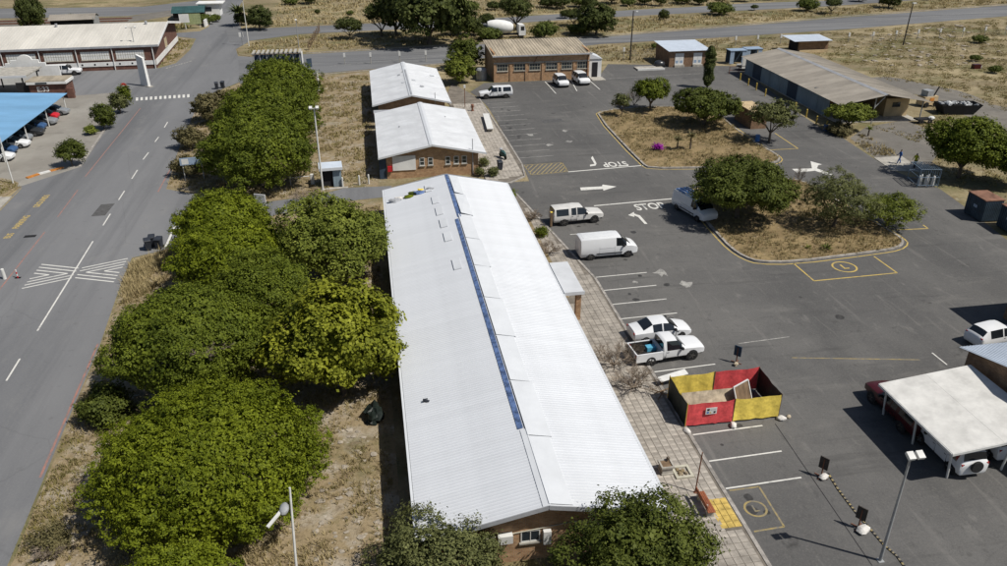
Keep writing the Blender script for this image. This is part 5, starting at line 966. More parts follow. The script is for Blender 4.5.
# portable sign stands weighed down by sandbags
def sign_stand(label, base, rz, bag_lab=None, bm='bag'):
    s = thing('sign_stand', label, 'sign', (*base, .02), rz, 'portable sign stands in the lot')
    MB().box(-.03, .03, -.27, .27, .60, 1.42).build('sign_board', 'wall_dkblue' if 'navy' in label else 'creosote', s); MB().box(-.045, .045, -.03, .03, .0, 1.3).build('stem', 'rust', s)
    for a in (0, 1): MB().bar((-.4 if a else 0, 0 if a else -.4, .03), (.4 if a else 0, 0 if a else .4, .03), .05, .05).build('foot', 'rust', s)
    return s
sign_stand('dark sign stand with white sandbag, farther of the pair near the floodlight pole', (24.58, 32.73), R(-145))
sign_stand('dark sign stand with white sandbag, nearer of the pair near the floodlight pole', (24.43, 28.57), R(-145))
sign_stand('navy sign stand in the lot beside the open-bed pickup', (24.88, 45.21), R(-140))
for q, lab, s in (((24.48, 32.66), 'white sandbag on the foot of the farther dark sign stand', .26), ((24.36, 28.36), 'white sandbag on the foot of the nearer dark sign stand', .34)):
    MB().blob((0, 0, .13), s, 41, 10, 6, (1.3, .8, .6), .18).build('sandbag', 'bag', None, (q[0] + .15, q[1] - .12, .03), .4, True); tag(C.objects[-1], lab, 'sandbag')
MB().blob((0, 0, .13), .2, 43, 10, 6, (1, .8, .7), .18).build('sandbag', 'plaster', None, (*(24.67, 44.84), .03), .4, True); tag(C.objects[-1], 'tan sandbag on the foot of the navy sign stand', 'sandbag')
# striped cable ramp
cr = thing('cable_ramp', 'yellow and black cable ramp snaking past the sign stands', 'cable ramp', (0, 0, 0))
pts = [(25.13, 32.90), (24.97, 31.53), (24.95, 30.45), (24.94, 29.41), (25.01, 28.17), (25.06, 27.14), (25.27, 26.33), (25.20, 25.13)]
path = []
for a, b in zip(pts, pts[1:]):
    for i in range(8): path.append(Vector(a).lerp(Vector(b), i / 8))
for i in range(len(path) - 1):
    a, b = path[i], path[i + 1]; d = (b - a); MB().bar((*a, .04), (*(a + d * .98), .04), .11, .05).build('segment', 'ywide' if i % 2 else 'black', cr)
# bench, planter, drain frame on the walkway
b = thing('bench', 'red-brown bench on the walkway beside the yellow slabs', 'bench', (16.75, 31.3, .11), R(0))
for i in range(4): box('seat_slat', 'benchwood', b, -.22 + i * .115, -.12 + i * .115, -.85, .85, .42, .46)
for y in (-.65, .65): box('leg', 'concrete', b, -.2, .2, y - .08, y + .08, 0, .418)
for i in range(2): box('back_slat', 'benchwood', b, -.30, -.26, -.85, .85, .58 + i * .16, .70 + i * .16)
for y in (-.65, .65): box('back_post', 'concrete', b, -.258, -.20, y - .05, y + .05, .3, .86)
p = thing('planter', 'square stone planter with dry soil on the walkway', 'planter', (*(15.61, 34.60), .11))
p_ = MB().box(-.36, .36, -.36, .36, 0, .12); p_.box(-.32, .32, -.32, .32, .12, .5); p_.box(-.4, .4, -.4, -.3, .5, .62); p_.box(-.4, .4, .3, .4, .5, .62); p_.box(-.4, -.3, -.3, .3, .5, .62); p_.box(.3, .4, -.3, .3, .5, .62); p_.build('planter_body', 'concrete', p); box('soil', 'wood', p, -.3, .3, -.3, .3, .502, .56); MB().blob((.2, .25, .75), .12, 3).build('dry_plant', 'bark', p)
p = thing('tree_surround', 'square pale tree surround with dark soil set in the slabs', 'tree surround', (*(16.57, 34.35), .112)); q = MB().box(-.55, .55, -.55, -.38, 0, .1); q.box(-.55, .55, .38, .55, 0, .1); q.box(-.55, -.38, -.38, .38, 0, .1); q.box(.38, .55, -.38, .38, 0, .1); q.build('frame', 'frame_c', p); q = MB(); [q.blob((random.uniform(-.28, .28), random.uniform(-.28, .28), .05), .12, i) for i in range(7)]; q.build('soil', 'verge', p)
b = thing('low_bench', 'long white flat bench slab on the upper walkway', 'bench', (*(16.38, 110.20), .12), R(-4)); box('seat_slab', 'frame_w', b, -.45, .45, -4.0, 4.0, .42, .52)
for y in (-3.4, 0, 3.4): box('leg', 'concrete', b, -.35, .35, y - .2, y + .2, 0, .418)
p = thing('hydrant', 'rusty red fire hydrant on the upper walkway', 'hydrant', (*(15.16, 117.91), .12)); MB().lathe([(0, 0), (.22, 0), (.22, .1), (.15, .14), (.15, .75), (.24, .8), (.24, .9), (.1, 1.05), (0, 1.05)], 12).build('body', 'rust', p, smooth=True); MB().tube((-.3, 0, .6), (.3, 0, .6), .08, n=8).build('outlet', 'rust', p)
p = thing('alarm_post', 'slim reddish post with a white top box on the upper walkway', 'post', (*(14.29, 120.15), .12)); MB().tube((0, 0, 0), (0, 0, 3.0), .05, n=6).build('post', 'rust', p); box('top_box', 'frame_w', p, -.15, .15, -.15, .15, 3.0, 3.4)
def wheelie(label, loc, rz, m='bin'):
    o = thing('wheelie_bin', label, 'bin', loc, rz, 'dark wheelie bins')
    MB().add([(-.24, -.26, .08), (.24, -.26, .08), (.24, .26, .08), (-.24, .26, .08), (-.3, -.36, 1.0), (.3, -.36, 1.0), (.3, .36, 1.0), (-.3, .36, 1.0)], [(3, 2, 1, 0), (4, 5, 6, 7), (0, 1, 5, 4), (1, 2, 6, 5), (2, 3, 7, 6), (3, 0, 4, 7)]).build('body', m, o)
    MB().add([(-.32, -.4, 1.002), (.32, -.4, 1.002), (.32, .4, 1.002), (-.32, .4, 1.002), (-.28, -.32, 1.1), (.28, -.32, 1.1), (.28, .4, 1.14), (-.28, .4, 1.14)], [(4, 5, 6, 7), (0, 1, 5, 4), (1, 2, 6, 5), (2, 3, 7, 6), (3, 0, 4, 7)]).build('lid', m, o)
    for s in (-1, 1): MB().lathe([(0, -.03), (.12, -.03), (.12, .03), (0, .03)], 10, 'y', (0, 0, 0)).build('wheel', 'tyre', o, (s * .26, .32, .13), R(90))
    return o
wheelie('dark wheelie bin by the main road, left of the pair', (*(-21.90, 73.14), .02), .3); wheelie('dark wheelie bin by the main road, right of the pair', (*(-20.94, 73.32), .02), -.2)
wheelie('dark wheelie bin behind the pair at the main road kerb', (*(-21.70, 73.92), .02), .1)
wheelie('dark bin on the upper walkway below the scooter', (*(14.84, 90.30), .12), .1)
wheelie('dark bin beside the dull bush at the junction, left one', (*(-25.32, 139.40), .02), .2); wheelie('dark bin beside the dull bush at the junction, right one', (*(-24.43, 139.97), .02), -.1)
sc = thing('scooter', 'dark green covered motor scooter parked on the upper walkway', 'scooter', (*(15.93, 94.59), .12), R(110))
MB().blob((0, 0, .62), .5, 8, 12, 7, (1.5, .55, .8), .12).build('body', 'teal_roof', sc, smooth=True); MB().blob((.55, 0, 1.05), .2, 9, 8, 5, (1, 1.3, .8), .1).build('headset', 'gutter', sc)
for x in (-.62, .66): MB().lathe([(.12, -.06), (.27, -.06), (.29, 0), (.27, .06), (.12, .06)], 12, 'y').build('wheel', 'tyre', sc, (x, 0, .29))
# delineators on the left
p = thing('white_bollard', 'white roadside bollard at the left edge by the red line', 'bollard', (*(-33.06, 68.81), .02)); MB().tube((0, 0, 0), (0, 0, .95), .16, .14, 10).build('post', 'polewhite', p); MB().tube((0, 0, .95), (0, 0, 1.0), .14, .06, 10).build('cap', 'polewhite', p)
p = thing('striped_post', 'small red and white banded post next to the white bollard', 'post', (*(-32.00, 68.83), .02)); [MB().tube((0, 0, i * .2), (0, 0, i * .2 + .198), .06, n=8).build('band', 'frame_w' if i % 2 else 'signred', p) for i in range(4)]; box('foot', 'rust', p, -.25, .25, -.15, .15, -.01, .0)
# signs
def board_sign(label, base, w_, h_, z0, m, rz=0, posts=2, mp='polewhite', th=.08, cat='sign', nm='sign_board'):
    s = thing(nm, label, cat, (*base, 0.01), rz)
    MB().box(-w_ / 2, w_ / 2, -th / 2, th / 2, z0, z0 + h_).build('panel', m, s)
    for i in range(posts): x = 0 if posts == 1 else (-w_ * .4 + i * w_ * .8); MB().tube((x, th, 0), (x, th, z0 + h_ * .9), .05, n=6).build('post', mp, s)
    return s
bs = board_sign('pale blue sign board on a post in the verge by the big tree clump', (-21.03, 92.92), 2.6, .85, 1.9, 'signblue', R(8), 2); box('white_square', 'frame_w', bs, -1.1, -.35, -.05, -.042, 2.0, 2.65)
board_sign('white direction board by the north exit, left of the olive board', (-41.43, 201.90), 2.2, 1.9, 1.6, 'wall_white', 0, 1); board_sign('olive green sign board by the north exit road', (-39.94, 203.06), 4.0, 2.4, 1.0, 'signgreen', 0, 2)
board_sign('small white square sign on the traffic island tip at the junction', (-25.89, 179.00), .9, .9, 1.8, 'wall_white', 0, 1)
s = thing('blade_sign', 'tall white blade sign standing by the warehouse corner', 'sign', (*(-37.60, 143.67), .01), R(-42)); MB().add([(-1.0, -.25, 0), (1.0, -.25, 0), (.75, -.2, 4.8), (-.95, -.2, 5.2), (-1.0, .25, 0), (1.0, .25, 0), (.75, .2, 4.8), (-.95, .2, 5.2)], [(0, 1, 2, 3), (7, 6, 5, 4), (0, 4, 5, 1), (1, 5, 6, 2), (2, 6, 7, 3), (3, 7, 4, 0)]).build('blade', 'wall_white', s); box('plinth', 'concrete', s, -1.5, 1.5, -.4, .4, -.0, .12)
ss = board_sign('red stop sign on a post among the kerbside shrubs', (-38.39, 134.08), .05, .05, 2.0, 'signred', 0, 1); m = MB(); pts = [(.48 * math.cos(R(22.5 + 45 * i)), .48 * math.sin(R(22.5 + 45 * i))) for i in range(8)]; m.add([(x, -.12, 2.3 + z) for x, z in pts] + [(x, -.08, 2.3 + z) for x, z in pts], [tuple(range(8)), tuple(range(15, 7, -1))] + [(i, 8 + i, 8 + (i + 1) % 8, (i + 1) % 8) for i in range(8)]); m.build('stop_plate', 'signred', ss); box('white_band', 'frame_w', ss, -.36, .36, -.13, -.121, 2.22, 2.38)
gs = board_sign('white sign board at the driveway mouth beside the round trees', (-12.26, 81.29), 1.3, 1.2, .8, 'wall_white', R(-25), 2)
sw = board_sign('small blue and white sign half hidden at the driveway line', (-19.81, 77.16), .8, .9, .8, 'signblue', R(15), 1)
# guard shed
g = thing('guard_shed', 'small dark blue guard shed with pale roof beside the tall lamp post', 'shed', (*(-6.12, 87.66), .02), R(4))
box('wall', 'wall_dkblue', g, 0, .1, 0, 1.9, 0, 2.2); box('wall', 'wall_bluegrey', g, 1.25, 2.2, 0, .1, 0, 2.25); box('wall', 'wall_bluegrey', g, 2.1, 2.2, .1, 1.9, 0, 2.25); box('wall', 'wall_dkblue', g, .1, 2.1, 1.8, 1.9, 0, 2.25); box('door_leaf', 'dark', g, .12, 1.2, .25, .3, 0, 2.0)
MB().box(-.25, 2.4, -.3, 2.1, 2.26, 2.36).build('roof_panel', 'pale_roof', g); box('fascia', 'flash', g, -.25, 2.4, -.36, -.302, 2.1, 2.42); MB().box(-.5, 2.8, -.8, -.37, 0, .08).build('step', 'concrete', g)
bg_ = thing('boom_gate', 'thin pale boom gate rail across the driveway left of the guard shed', 'gate', (0, 0, 0)); A = (-9.77, 88.95); B = (-7.31, 89.22); MB().tube((*A, 1.0), (*B, 1.0), .05, n=6).build('boom', 'polewhite', bg_); MB().tube((*A, 0), (*A, 1.6), .06, n=6).build('post', 'galv', bg_); MB().box(B[0] - .2, B[0] + .2, B[1] - .2, B[1] + .2, 0, 1.2).build('housing', 'polewhite', bg_)
for i, (q, lab) in enumerate((((-3.87, 87.62), 'short white and red bollard right of the guard shed'), ((-1.99, 87.98), 'short white bollard left of the nearer white-roofed hall, left one'), ((-0.91, 88.13), 'short white bollard left of the nearer white-roofed hall, right one'))):
    p = thing('short_bollard', lab, 'bollard', (*q, .02), 0, 'short white bollards'); MB().tube((0, 0, 0), (0, 0, 1.1), .1, n=8).build('post', 'polewhite', p); MB().tube((0, 0, 1.1), (0, 0, 1.16), .1, .05, 8).build('cap', 'polewhite', p)
# slatted shelter by the cross road
p = thing('slatted_shelter', 'slatted timber-roofed shelter by the cross road behind the tree clump', 'shelter', (-21.0, 154.6, .02))
for i in range(11): b_ = MB().box(0, .45, -.1, 3.4, 2.62, 2.82).build('roof_slat', 'concrete', p, (i * .84, 0, 0))
for i in range(8): MB().tube((.2 + i * 1.2, .2, 0), (.2 + i * 1.2, .2, 2.6), .09, n=6).build('post', 'galv', p)
box('back_wall', 'wall_dkblue', p, 0, 8.8, 3.0, 3.15, 0, 2.3); box('beam', 'wood', p, 0, 9, .12, .3, 2.5, 2.61); box('end_panel', 'wall_white', p, 8.9, 9.0, .1, 2.5, .4, 2.6)
board_sign('small blue sign at the right end of the slatted shelter', (-10.61, 151.96), 1.0, 1.6, .5, 'wall_dkblue', R(30), 1)
# two people and a cage trolley, skips
def person(name, label, base, rz, top_m, leg_m, stride=.22, lean=.0, h=1.86):
    root = thing(name, label, 'person', (*base, .05), rz)
    J = {'pel': (0, 0, .95), 'sp': (lean * .3, 0, 1.15), 'ch': (lean * .7, 0, 1.38), 'nk': (lean, 0, 1.53), 'hd': (lean * 1.1 + .01, 0, 1.64), 'ht': (lean * 1.1, 0, 1.76), 'hl': (0, .1, .9), 'hr': (0, -.1, .9), 'kl': (stride * .6, .11, .5), 'kr': (-stride * .25, -.11, .5), 'al': (stride, .11, .08), 'ar': (-stride, -.11, .1), 'tl': (stride + .2, .12, .035), 'tr': (-stride + .18, -.12, .05), 'shl': (lean, .19, 1.43), 'shr': (lean, -.19, 1.43), 'el': (lean - .08, .27, 1.16), 'er': (lean + .1, -.27, 1.16), 'wl': (lean + .08, .27, .93), 'wr': (lean + .3, -.22, .98), 'fl': (lean + .12, .26, .84), 'fr': (lean + .38, -.2, .93)}
    E_ = [('pel', 'sp'), ('sp', 'ch'), ('ch', 'nk'), ('nk', 'hd'), ('hd', 'ht'), ('pel', 'hl'), ('pel', 'hr'), ('hl', 'kl'), ('hr', 'kr'), ('kl', 'al'), ('kr', 'ar'), ('al', 'tl'), ('ar', 'tr'), ('ch', 'shl'), ('ch', 'shr'), ('shl', 'el'), ('shr', 'er'), ('el', 'wl'), ('er', 'wr'), ('wl', 'fl'), ('wr', 'fr')]
    rad = {'pel': .14, 'sp': .13, 'ch': .15, 'nk': .06, 'hd': .095, 'ht': .075, 'hl': .1, 'hr': .1, 'kl': .075, 'kr': .075, 'al': .055, 'ar': .055, 'tl': .045, 'tr': .045, 'shl': .075, 'shr': .075, 'el': .05, 'er': .05, 'wl': .038, 'wr': .038, 'fl': .035, 'fr': .035}
    ks = list(J); s = h / 1.78
    me = bpy.data.meshes.new('body'); me.from_pydata([tuple(c * s for c in J[k]) for k in ks], [(ks.index(a), ks.index(b)) for a, b in E_], [])
    o = bpy.data.objects.new('body', me); C.objects.link(o); o.parent = root
    md = o.modifiers.new('skin', 'SKIN'); 
    if not me.skin_vertices: me.attributes
    for i, k in enumerate(ks): me.skin_vertices[0].data[i].radius = (rad[k] * s, rad[k] * s); me.skin_vertices[0].data[i].use_root = (k == 'pel')
    sd = o.modifiers.new('sub', 'SUBSURF'); sd.levels = 1; sd.render_levels = 1
    bpy.context.view_layer.update(); ev = bpy.data.meshes.new_from_object(o.evaluated_get(bpy.context.evaluated_depsgraph_get())); o.modifiers.clear(); o.data = ev
    ev.materials.clear(); [ev.materials.append(M[q]) for q in (top_m, leg_m, 'skin', 'hair', 'black')]
    for f in ev.polygons:
        c = f.center / s; f.use_smooth = True
        f.material_index = 3 if c.z > 1.70 or (c.z > 1.6 and c.x < lean * 1.1 - .05) else 2 if c.z > 1.50 or (abs(c.y) > .17 and c.z < 1.0 and c.z > .75) else 0 if c.z > .93 else 1 if c.z > .10 else 4
    return root
person('person', 'person in blue overalls walking on the concrete pad', (63.98, 84.47), R(160), 'overall', 'overall')
person('person', 'person in a yellow high-visibility top behind the steel cage trolley', (64.93, 82.77), R(200), 'hivis', 'trouser', .1)
ct = thing('cage_trolley', 'pale steel cage of bars and cylinders in the shade of the right-hand tree', 'cage', (60.9, 76.4, .02), R(-12)); ct.scale = (.72, .9, .95)
for x in (0, 1.6, 3.2):
    for y in (0, 3.0): MB().tube((x, y, 0), (x, y, 2.3), .05, n=6).build('post', 'cagesteel', ct)
for z in (.3, 1.3, 2.3):
    for y in (0, 3.0): MB().tube((0, y, z), (3.2, y, z), .04, n=6).build('rail', 'cagesteel', ct)
    for x in (0, 3.2): MB().tube((x, 0, z), (x, 3.0, z), .04, n=6).build('rail', 'cagesteel', ct)
for i in range(9): MB().tube((.2 + i * .35, 0, .3), (.2 + i * .35, 0, 2.3), .025, n=5).build('bar', 'cagesteel', ct); MB().bar((.1 + i * .35, 0, 2.32), (.1 + i * .35, 3.0, 2.32), .06, .04).build('roof_bar', 'cagesteel', ct)
for i in range(5): MB().lathe([(0, 0), (.2, 0), (.2, 1.1), (.1, 1.25), (0, 1.25)], 10).build('cylinder', 'polewhite', ct, (.5 + i * .55, .6 + (i % 2) * .5, .1))
def skip(label, loc, rz, L=2.8, W_=2.0, H_=2.3):
    s = thing('steel_container', label, 'container', loc, rz, 'dark steel containers with rusty tops')
    b_ = MB(); b_.box(0, W_, 0, L, .1, H_)
    for i in range(10): b_.box(-.05, -.001, .2 + i * L / 10.5, .35 + i * L / 10.5, .15, H_ - .1); b_.box(.1 + i * W_ / 11, .2 + i * W_ / 11, -.05, -.001, .15, H_ - .1)
    b_.build('shell', 'contain', s); box('lid', 'containtop', s, -.06, W_ + .06, -.06, L + .06, H_ + .002, H_ + .1); box('side_plate', 'signblue', s, -.06, -.052, L * .35, L * .55, 1.2, 1.5)
    for q in (0.05, L - .25): box('skid', 'black', s, .1, W_ - .1, q, q + .2, 0, .098)
    return s
skip('dark steel container with rusty top, left one of the pair at the right edge', (60.9, 66.0, .02), R(-4)); skip('dark steel container with rusty top, right one of the pair at the right edge', (61.6, 62.2, .02), R(-6))
# scrap behind the shed
bo = thing('scrap_skip', 'dark boat-shaped scrap skip full of pale rubbish beyond the shed', 'skip', (84.6, 104.2, 0), R(-8)); MB().add([(0, 0, 0), (4.4, 0, 0), (4.4, 2.2, 0), (0, 2.2, 0), (-.7, -.3, 1.5), (5.4, -.3, 1.5), (5.4, 2.5, 1.5), (-.7, 2.5, 1.5)], [(3, 2, 1, 0), (0, 1, 5, 4), (1, 2, 6, 5), (2, 3, 7, 6), (3, 0, 4, 7)]).build('tub', 'dark', bo)
q = MB(); [q.blob((random.uniform(-.3, 4.8), random.uniform(0, 2.2), 1.4), random.uniform(.25, .5), i, 7, 4, (1, 1, .6), .4) for i in range(16)]; tag(q.build('rubbish', 'galv', bo), kind='stuff')
q = thing('scrap_machine', 'rusty pale scrap machine with a tall frame beyond the shed', 'scrap', (84.2, 108.6, 0), R(10)); box('body', 'wall_cream', q, 0, 2.6, 0, 1.6, .3, 1.6); box('hood', 'galv', q, .4, 1.6, .1, 1.4, 1.602, 2.5); MB().bar((1.9, .3, 1.6), (2.6, .3, 3.0), .15, .15).build('arm', 'dark', q); box('panel', 'orange', q, 1.0, 1.8, -.05, -.001, .9, 1.4)
for x in (.4, 2.2): MB().lathe([(.1, -.1), (.4, -.1), (.42, 0), (.4, .1), (.1, .1)], 12, 'y').build('wheel', 'tyre', q, (x, -.12, .42))
q = thing('garden_cart', 'dark scrap cart with pale bowl on the dry grass by the shed', 'cart', (*(77.77, 100.35), 0)); box('tray', 'dark', q, -.3, 2.1, 0, 1.1, .5, .7); MB().blob((1.9, .2, .75), .5, 3, 9, 5, (1, .8, .6), .1).build('bowl', 'polewhite', q)
for x in (.2, 1.6): MB().lathe([(.1, -.08), (.33, -.08), (.35, 0), (.33, .08), (.1, .08)], 12, 'y').build('wheel', 'tyre', q, (x, -.1, .35))
q = thing('red_crate', 'small dark red box with pale end lying on the dry field', 'box', (*(111.11, 132.24), 0)); box('body', 'carred', q, 0, 1.4, 0, .9, 0, .8); box('end_cap', 'polewhite', q, 1.402, 1.6, .1, .8, .1, .6)
for i, (a, s) in enumerate((((67.9, 143.6), 1.0), ((71.6, 144.6), 1.0))):
    q = thing('gas_cage', ['pale blue steel cage behind the cypress, left of the pair', 'pale blue steel cage near the white trailer, right of the pair'][i], 'cage', (*a, 0), 0, 'pale blue cages behind the shed'); box('roof', 'signblue', q, -.1, 3.3, -.1, 2.1, 2.5, 2.62)
    for x in (0, 2.4): box('side_panel', 'signblue', q, x, x + .8, 0, .08, .1, 2.48)
    box('back_panel', 'wall_dkblue', q, 0, 3.2, 1.9, 2.0, .1, 2.48)
q = thing('white_trailer', 'white triangular-framed trailer parked by the shed corner', 'trailer', (67.6, 137.6, 0), R(6)); MB().add([(0, 0, .5), (5.6, 0, .4), (5.6, 0, .9), (2.0, 0, 1.0), (.5, 0, 2.4), (0, 0, 2.4), (0, .15, .5), (5.6, .15, .4), (5.6, .15, .9), (2, .15, 1.0), (.5, .15, 2.4), (0, .15, 2.4)], [(0, 1, 2, 3, 4, 5), (11, 10, 9, 8, 7, 6)] + [(i, 6 + i, 6 + (i + 1) % 6, (i + 1) % 6) for i in range(6)]).build('near_frame', 'polewhite', q); box('deck', 'dark', q, .1, 5.5, .151, 1.8, .55, .8); box('far_frame', 'polewhite', q, 0, 5.6, 1.81, 1.95, .5, 1.0)
for x in (2.2, 3.2): MB().lathe([(.1, -.1), (.38, -.1), (.4, 0), (.38, .1), (.1, .1)], 12, 'y').build('wheel', 'tyre', q, (x, -.12, .4))
q = thing('concrete_ramp', 'pale concrete loading slab left of the substation', 'slab', (49.0, 141.5, 0.016)); box('slab', 'concrete', q, 0, 5.2, 0, 2.2, 0, .25); box('edge_beam', 'frame_w', q, 0, 5.2, -.3, -.002, 0, .32)
q = thing('covered_car', 'dark covered car in the shade of the substation', 'car', (54.0, 143.8, .02)); MB().blob((0, 0, .55), .9, 12, 12, 7, (1.2, 1.0, .8), .06).build('cover', 'cardark', q, smooth=True)
for x in (-.6, .6): MB().lathe([(.1, -.1), (.3, -.1), (.32, 0), (.3, .1), (.1, .1)], 12, 'y').build('wheel', 'tyre', q, (x, -.8, .32))
q = thing('plastic_heap', 'black plastic sheet heap at the foot of the yellow-green tree', 'heap', (*(-1.36, 42.94), 0)); MB().blob((0, 0, .3), .8, 9, 14, 8, (.7, 1.3, .7), .35).build('sheet', 'blacksheet', q)
q = thing('blue_drum', 'small blue drum under the shed tree', 'drum', (*(62.54, 99.32), 0)); MB().lathe([(0, 0), (.3, 0), (.3, .85), (0, .85)], 12).build('drum', 'carblue', q); MB().lathe([(.29, .85), (.31, .87), (.28, .9), (0, .9)], 12).build('lid', 'carblue', q)
q = thing('blue_drum', 'blue drum standing at the foot of the slim island tree', 'drum', (*(50.80, 96.03), .12)); MB().lathe([(0, 0), (.3, 0), (.3, .85), (0, .85)], 12).build('drum', 'vanblue', q); MB().lathe([(.29, .85), (.31, .87), (.28, .9), (0, .9)], 12).build('lid', 'vanblue', q)
# ------------------------------------------------------------ vegetation
def quads_mesh(name, P, Nn, S, asp, rng, m, tri=False):
    """one rhombic leaf per point: P (n,3), normals Nn (n,3), sizes S (n)"""
    n = len(P); t = rng.normal(size=(n, 3)); t -= (t * Nn).sum(1)[:, None] * Nn; t /= np.linalg.norm(t, axis=1)[:, None] + 1e-9
    b = np.cross(Nn, t); s = S[:, None]
    V = np.stack([P - t * s * .5, P + b * s * .5 * asp + Nn * s * .06, P + t * s * .5, P - b * s * .5 * asp + Nn * s * .06], 1).reshape(-1, 3)
    me = bpy.data.meshes.new(name); me.vertices.add(4 * n); me.vertices.foreach_set('co', V.astype(np.float32).ravel())
    me.loops.add(4 * n); me.loops.foreach_set('vertex_index', np.arange(4 * n, dtype=np.int32))
    me.polygons.add(n); me.polygons.foreach_set('loop_start', np.arange(0, 4 * n, 4, dtype=np.int32)); me.polygons.foreach_set('loop_total', np.full(n, 4, dtype=np.int32))
    me.update(calc_edges=True); me.validate(); me.materials.append(M[m]); return me
def crown_mesh(name, Rr, h, zc, nleaf, leaf, m, seed, lobes=14, lobe_r=.42, low=-.35, clump=.5, gaps=.0, asp=.7, inner=.12, lop=.25, nrand=.38, per_cl=40, shell=False):
    if shell: inner = .28
    rng = np.random.default_rng(seed)
    # lobes spread over the ellipsoid, slightly irregular outline
    L = []
    ga = math.pi * (3 - 5 ** .5)
    for i in range(lobes):
        z = low + (1 - low) * (i + .5) / lobes; r_ = math.sqrt(max(0, 1 - z * z)); t = i * ga + rng.uniform(-.4, .4); k = (1 - lobe_r * .8) * (1 + rng.uniform(-lop, lop * .4))
        L.append((r_ * math.cos(t) * k, r_ * math.sin(t) * k, z * k, lobe_r * rng.uniform(.75, 1.2)))
    L.append((0, 0, .1, .62)); L = np.array(L)
    ncl = max(20, int(nleaf / per_cl)); wts = L[:, 3] ** 2; wts[-1] *= .5; li = rng.choice(len(L), ncl * 2, p=wts / wts.sum())
    d = rng.normal(size=(ncl * 2, 3)); d /= np.linalg.norm(d, axis=1)[:, None]
    c = L[li, :3] + d * (L[li, 3] * rng.uniform(.86, 1.04, ncl * 2))[:, None]
    # keep clump centres that are not deep inside another lobe
    dist = np.linalg.norm(c[:, None, :] - L[None, :, :3], axis=2) / L[None, :, 3]
    keep = (dist.min(1) > .80) & (c[:, 2] > low - .25); c = c[keep][:ncl]; d = d[keep][:ncl]
    per = max(4, int(nleaf * (1 - inner) / len(c))); sc = np.array([Rr, Rr, h])
    cw = c * sc; nd = d / np.array([1, 1, .8]); nd /= np.linalg.norm(nd, axis=1)[:, None]
    csz = rng.uniform(.5, 1.2, len(c)) * clump
    P = np.repeat(cw, per, 0) + rng.normal(size=(len(c) * per, 3)) * np.repeat(csz, per)[:, None] * np.array([.42, .42, .3])
    Nn = np.repeat(nd, per, 0) * .9 + rng.normal(size=P.shape) * nrand + np.array([0, 0, .35])
    if gaps: k_ = np.repeat(rng.random(len(c)) > gaps, per); P, Nn = P[k_], Nn[k_]
    ni = int(nleaf * inner)
    if ni:
        di = rng.normal(size=(ni, 3)); di /= np.linalg.norm(di, axis=1)[:, None]; di[:, 2] = np.where(di[:, 2] < low, -di[:, 2], di[:, 2])
        P = np.vstack([P, di * sc * rng.uniform(*((.72, .88) if shell else (.45, .74)), ni)[:, None]]); Nn = np.vstack([Nn, di + rng.normal(size=di.shape) * .4])
    Nn /= np.linalg.norm(Nn, axis=1)[:, None]; P[:, 2] += zc; P[:, 2] = np.maximum(P[:, 2], .12)
    S = leaf * rng.uniform(.65, 1.35, len(P)); 
    if ni: S[-ni:] *= 1.7 if shell else 1.9
    return quads_mesh(name, P, Nn, S, asp, rng, m)
def trunk_mesh(h, r, Rr, seed, nl=6, ztop=None):
    m = MB(); rd = random.Random(seed); zf = h * .38; m.tube((0, 0, -.05), (rd.uniform(-.15, .15), rd.uniform(-.15, .15), zf), r, r * .75, 8)
    for i in range(nl):
        t = i * 6.283 / nl + rd.uniform(-.4, .4); e = rd.uniform(.45, .75) * Rr; mid = (math.cos(t) * e * .45, math.sin(t) * e * .45, zf + (h - zf) * .45)
        m.tube((0, 0, zf * .85), mid, r * .55, r * .36, 6); end = (math.cos(t) * e, math.sin(t) * e, h * rd.uniform(.8, 1.1)); m.tube(mid, end, r * .36, r * .1, 5)
        for k in range(2):
            t2 = t + rd.uniform(-.7, .7); m.tube(mid, (mid[0] + math.cos(t2) * e * .45, mid[1] + math.sin(t2) * e * .45, h * rd.uniform(.75, 1.15)), r * .22, r * .06, 4)
    return m
def tree(name, label, xyR, h, zc, nleaf, leaf, m, seed, group=None, trunk=True, cat='tree', z0=0.0, bark='bark', **kw):
    X, Y, Rr = xyR
    o = thing(name, label, cat, (X, Y, z0), 0, group)
    link('crown', crown_mesh('crown', Rr, h, zc, nleaf, leaf, m, seed, **kw), None, o)
    if trunk: trunk_mesh(max(.6, zc), max(.05, min(.3, Rr * .055)), Rr, seed).build('trunk', bark, o)
    return o
GL = 'trees along the main road'
# near row, left of the long building
tree('round_tree', 'large dome-shaped fresh green tree, nearest whole crown at lower left', (-10.20, 36.47, 6.54), 3.15, 3.1, 125000, .115, 'lf_dome', 1, GL, lobes=150, lobe_r=.12, lop=.06, clump=.26, low=-.75, nrand=.32, per_cl=26, shell=True)
tree('round_tree', 'fresh green dome cut off by the bottom edge at lower left', (-10.54, 26.80, 3.57), 2.4, 2.4, 55000, .11, 'lf_dome', 2, GL, lobes=110, lobe_r=.13, lop=.05, clump=.25, per_cl=26, low=-.7, shell=True, nrand=.32)
tree('spreading_tree', 'wide dark green spreading tree beside the road, left of the yellow-green tree', (-13.05, 48.47, 5.65), 3.5, 3.9, 84000, .14, 'lf_green', 3, GL, lobes=40, lobe_r=.24, lop=.16, clump=.40, shell=True, low=-.6, per_cl=32)
tree('spreading_tree', 'dark green crown filling the gap above the wide spreading tree', (-8.99, 53.82, 3.69), 3.2, 4.2, 40000, .145, 'lf_green', 4, GL, lobes=18, lobe_r=.34, clump=.5)
tree('broad_tree', 'yellow-green large-leaved tree against the edge of the long white roof', (-3.34, 45.98, 4.17), 4.2, 4.2, 34000, .25, 'lf_yellow', 5, GL, lobes=18, lobe_r=.36, clump=.62, low=-.5)
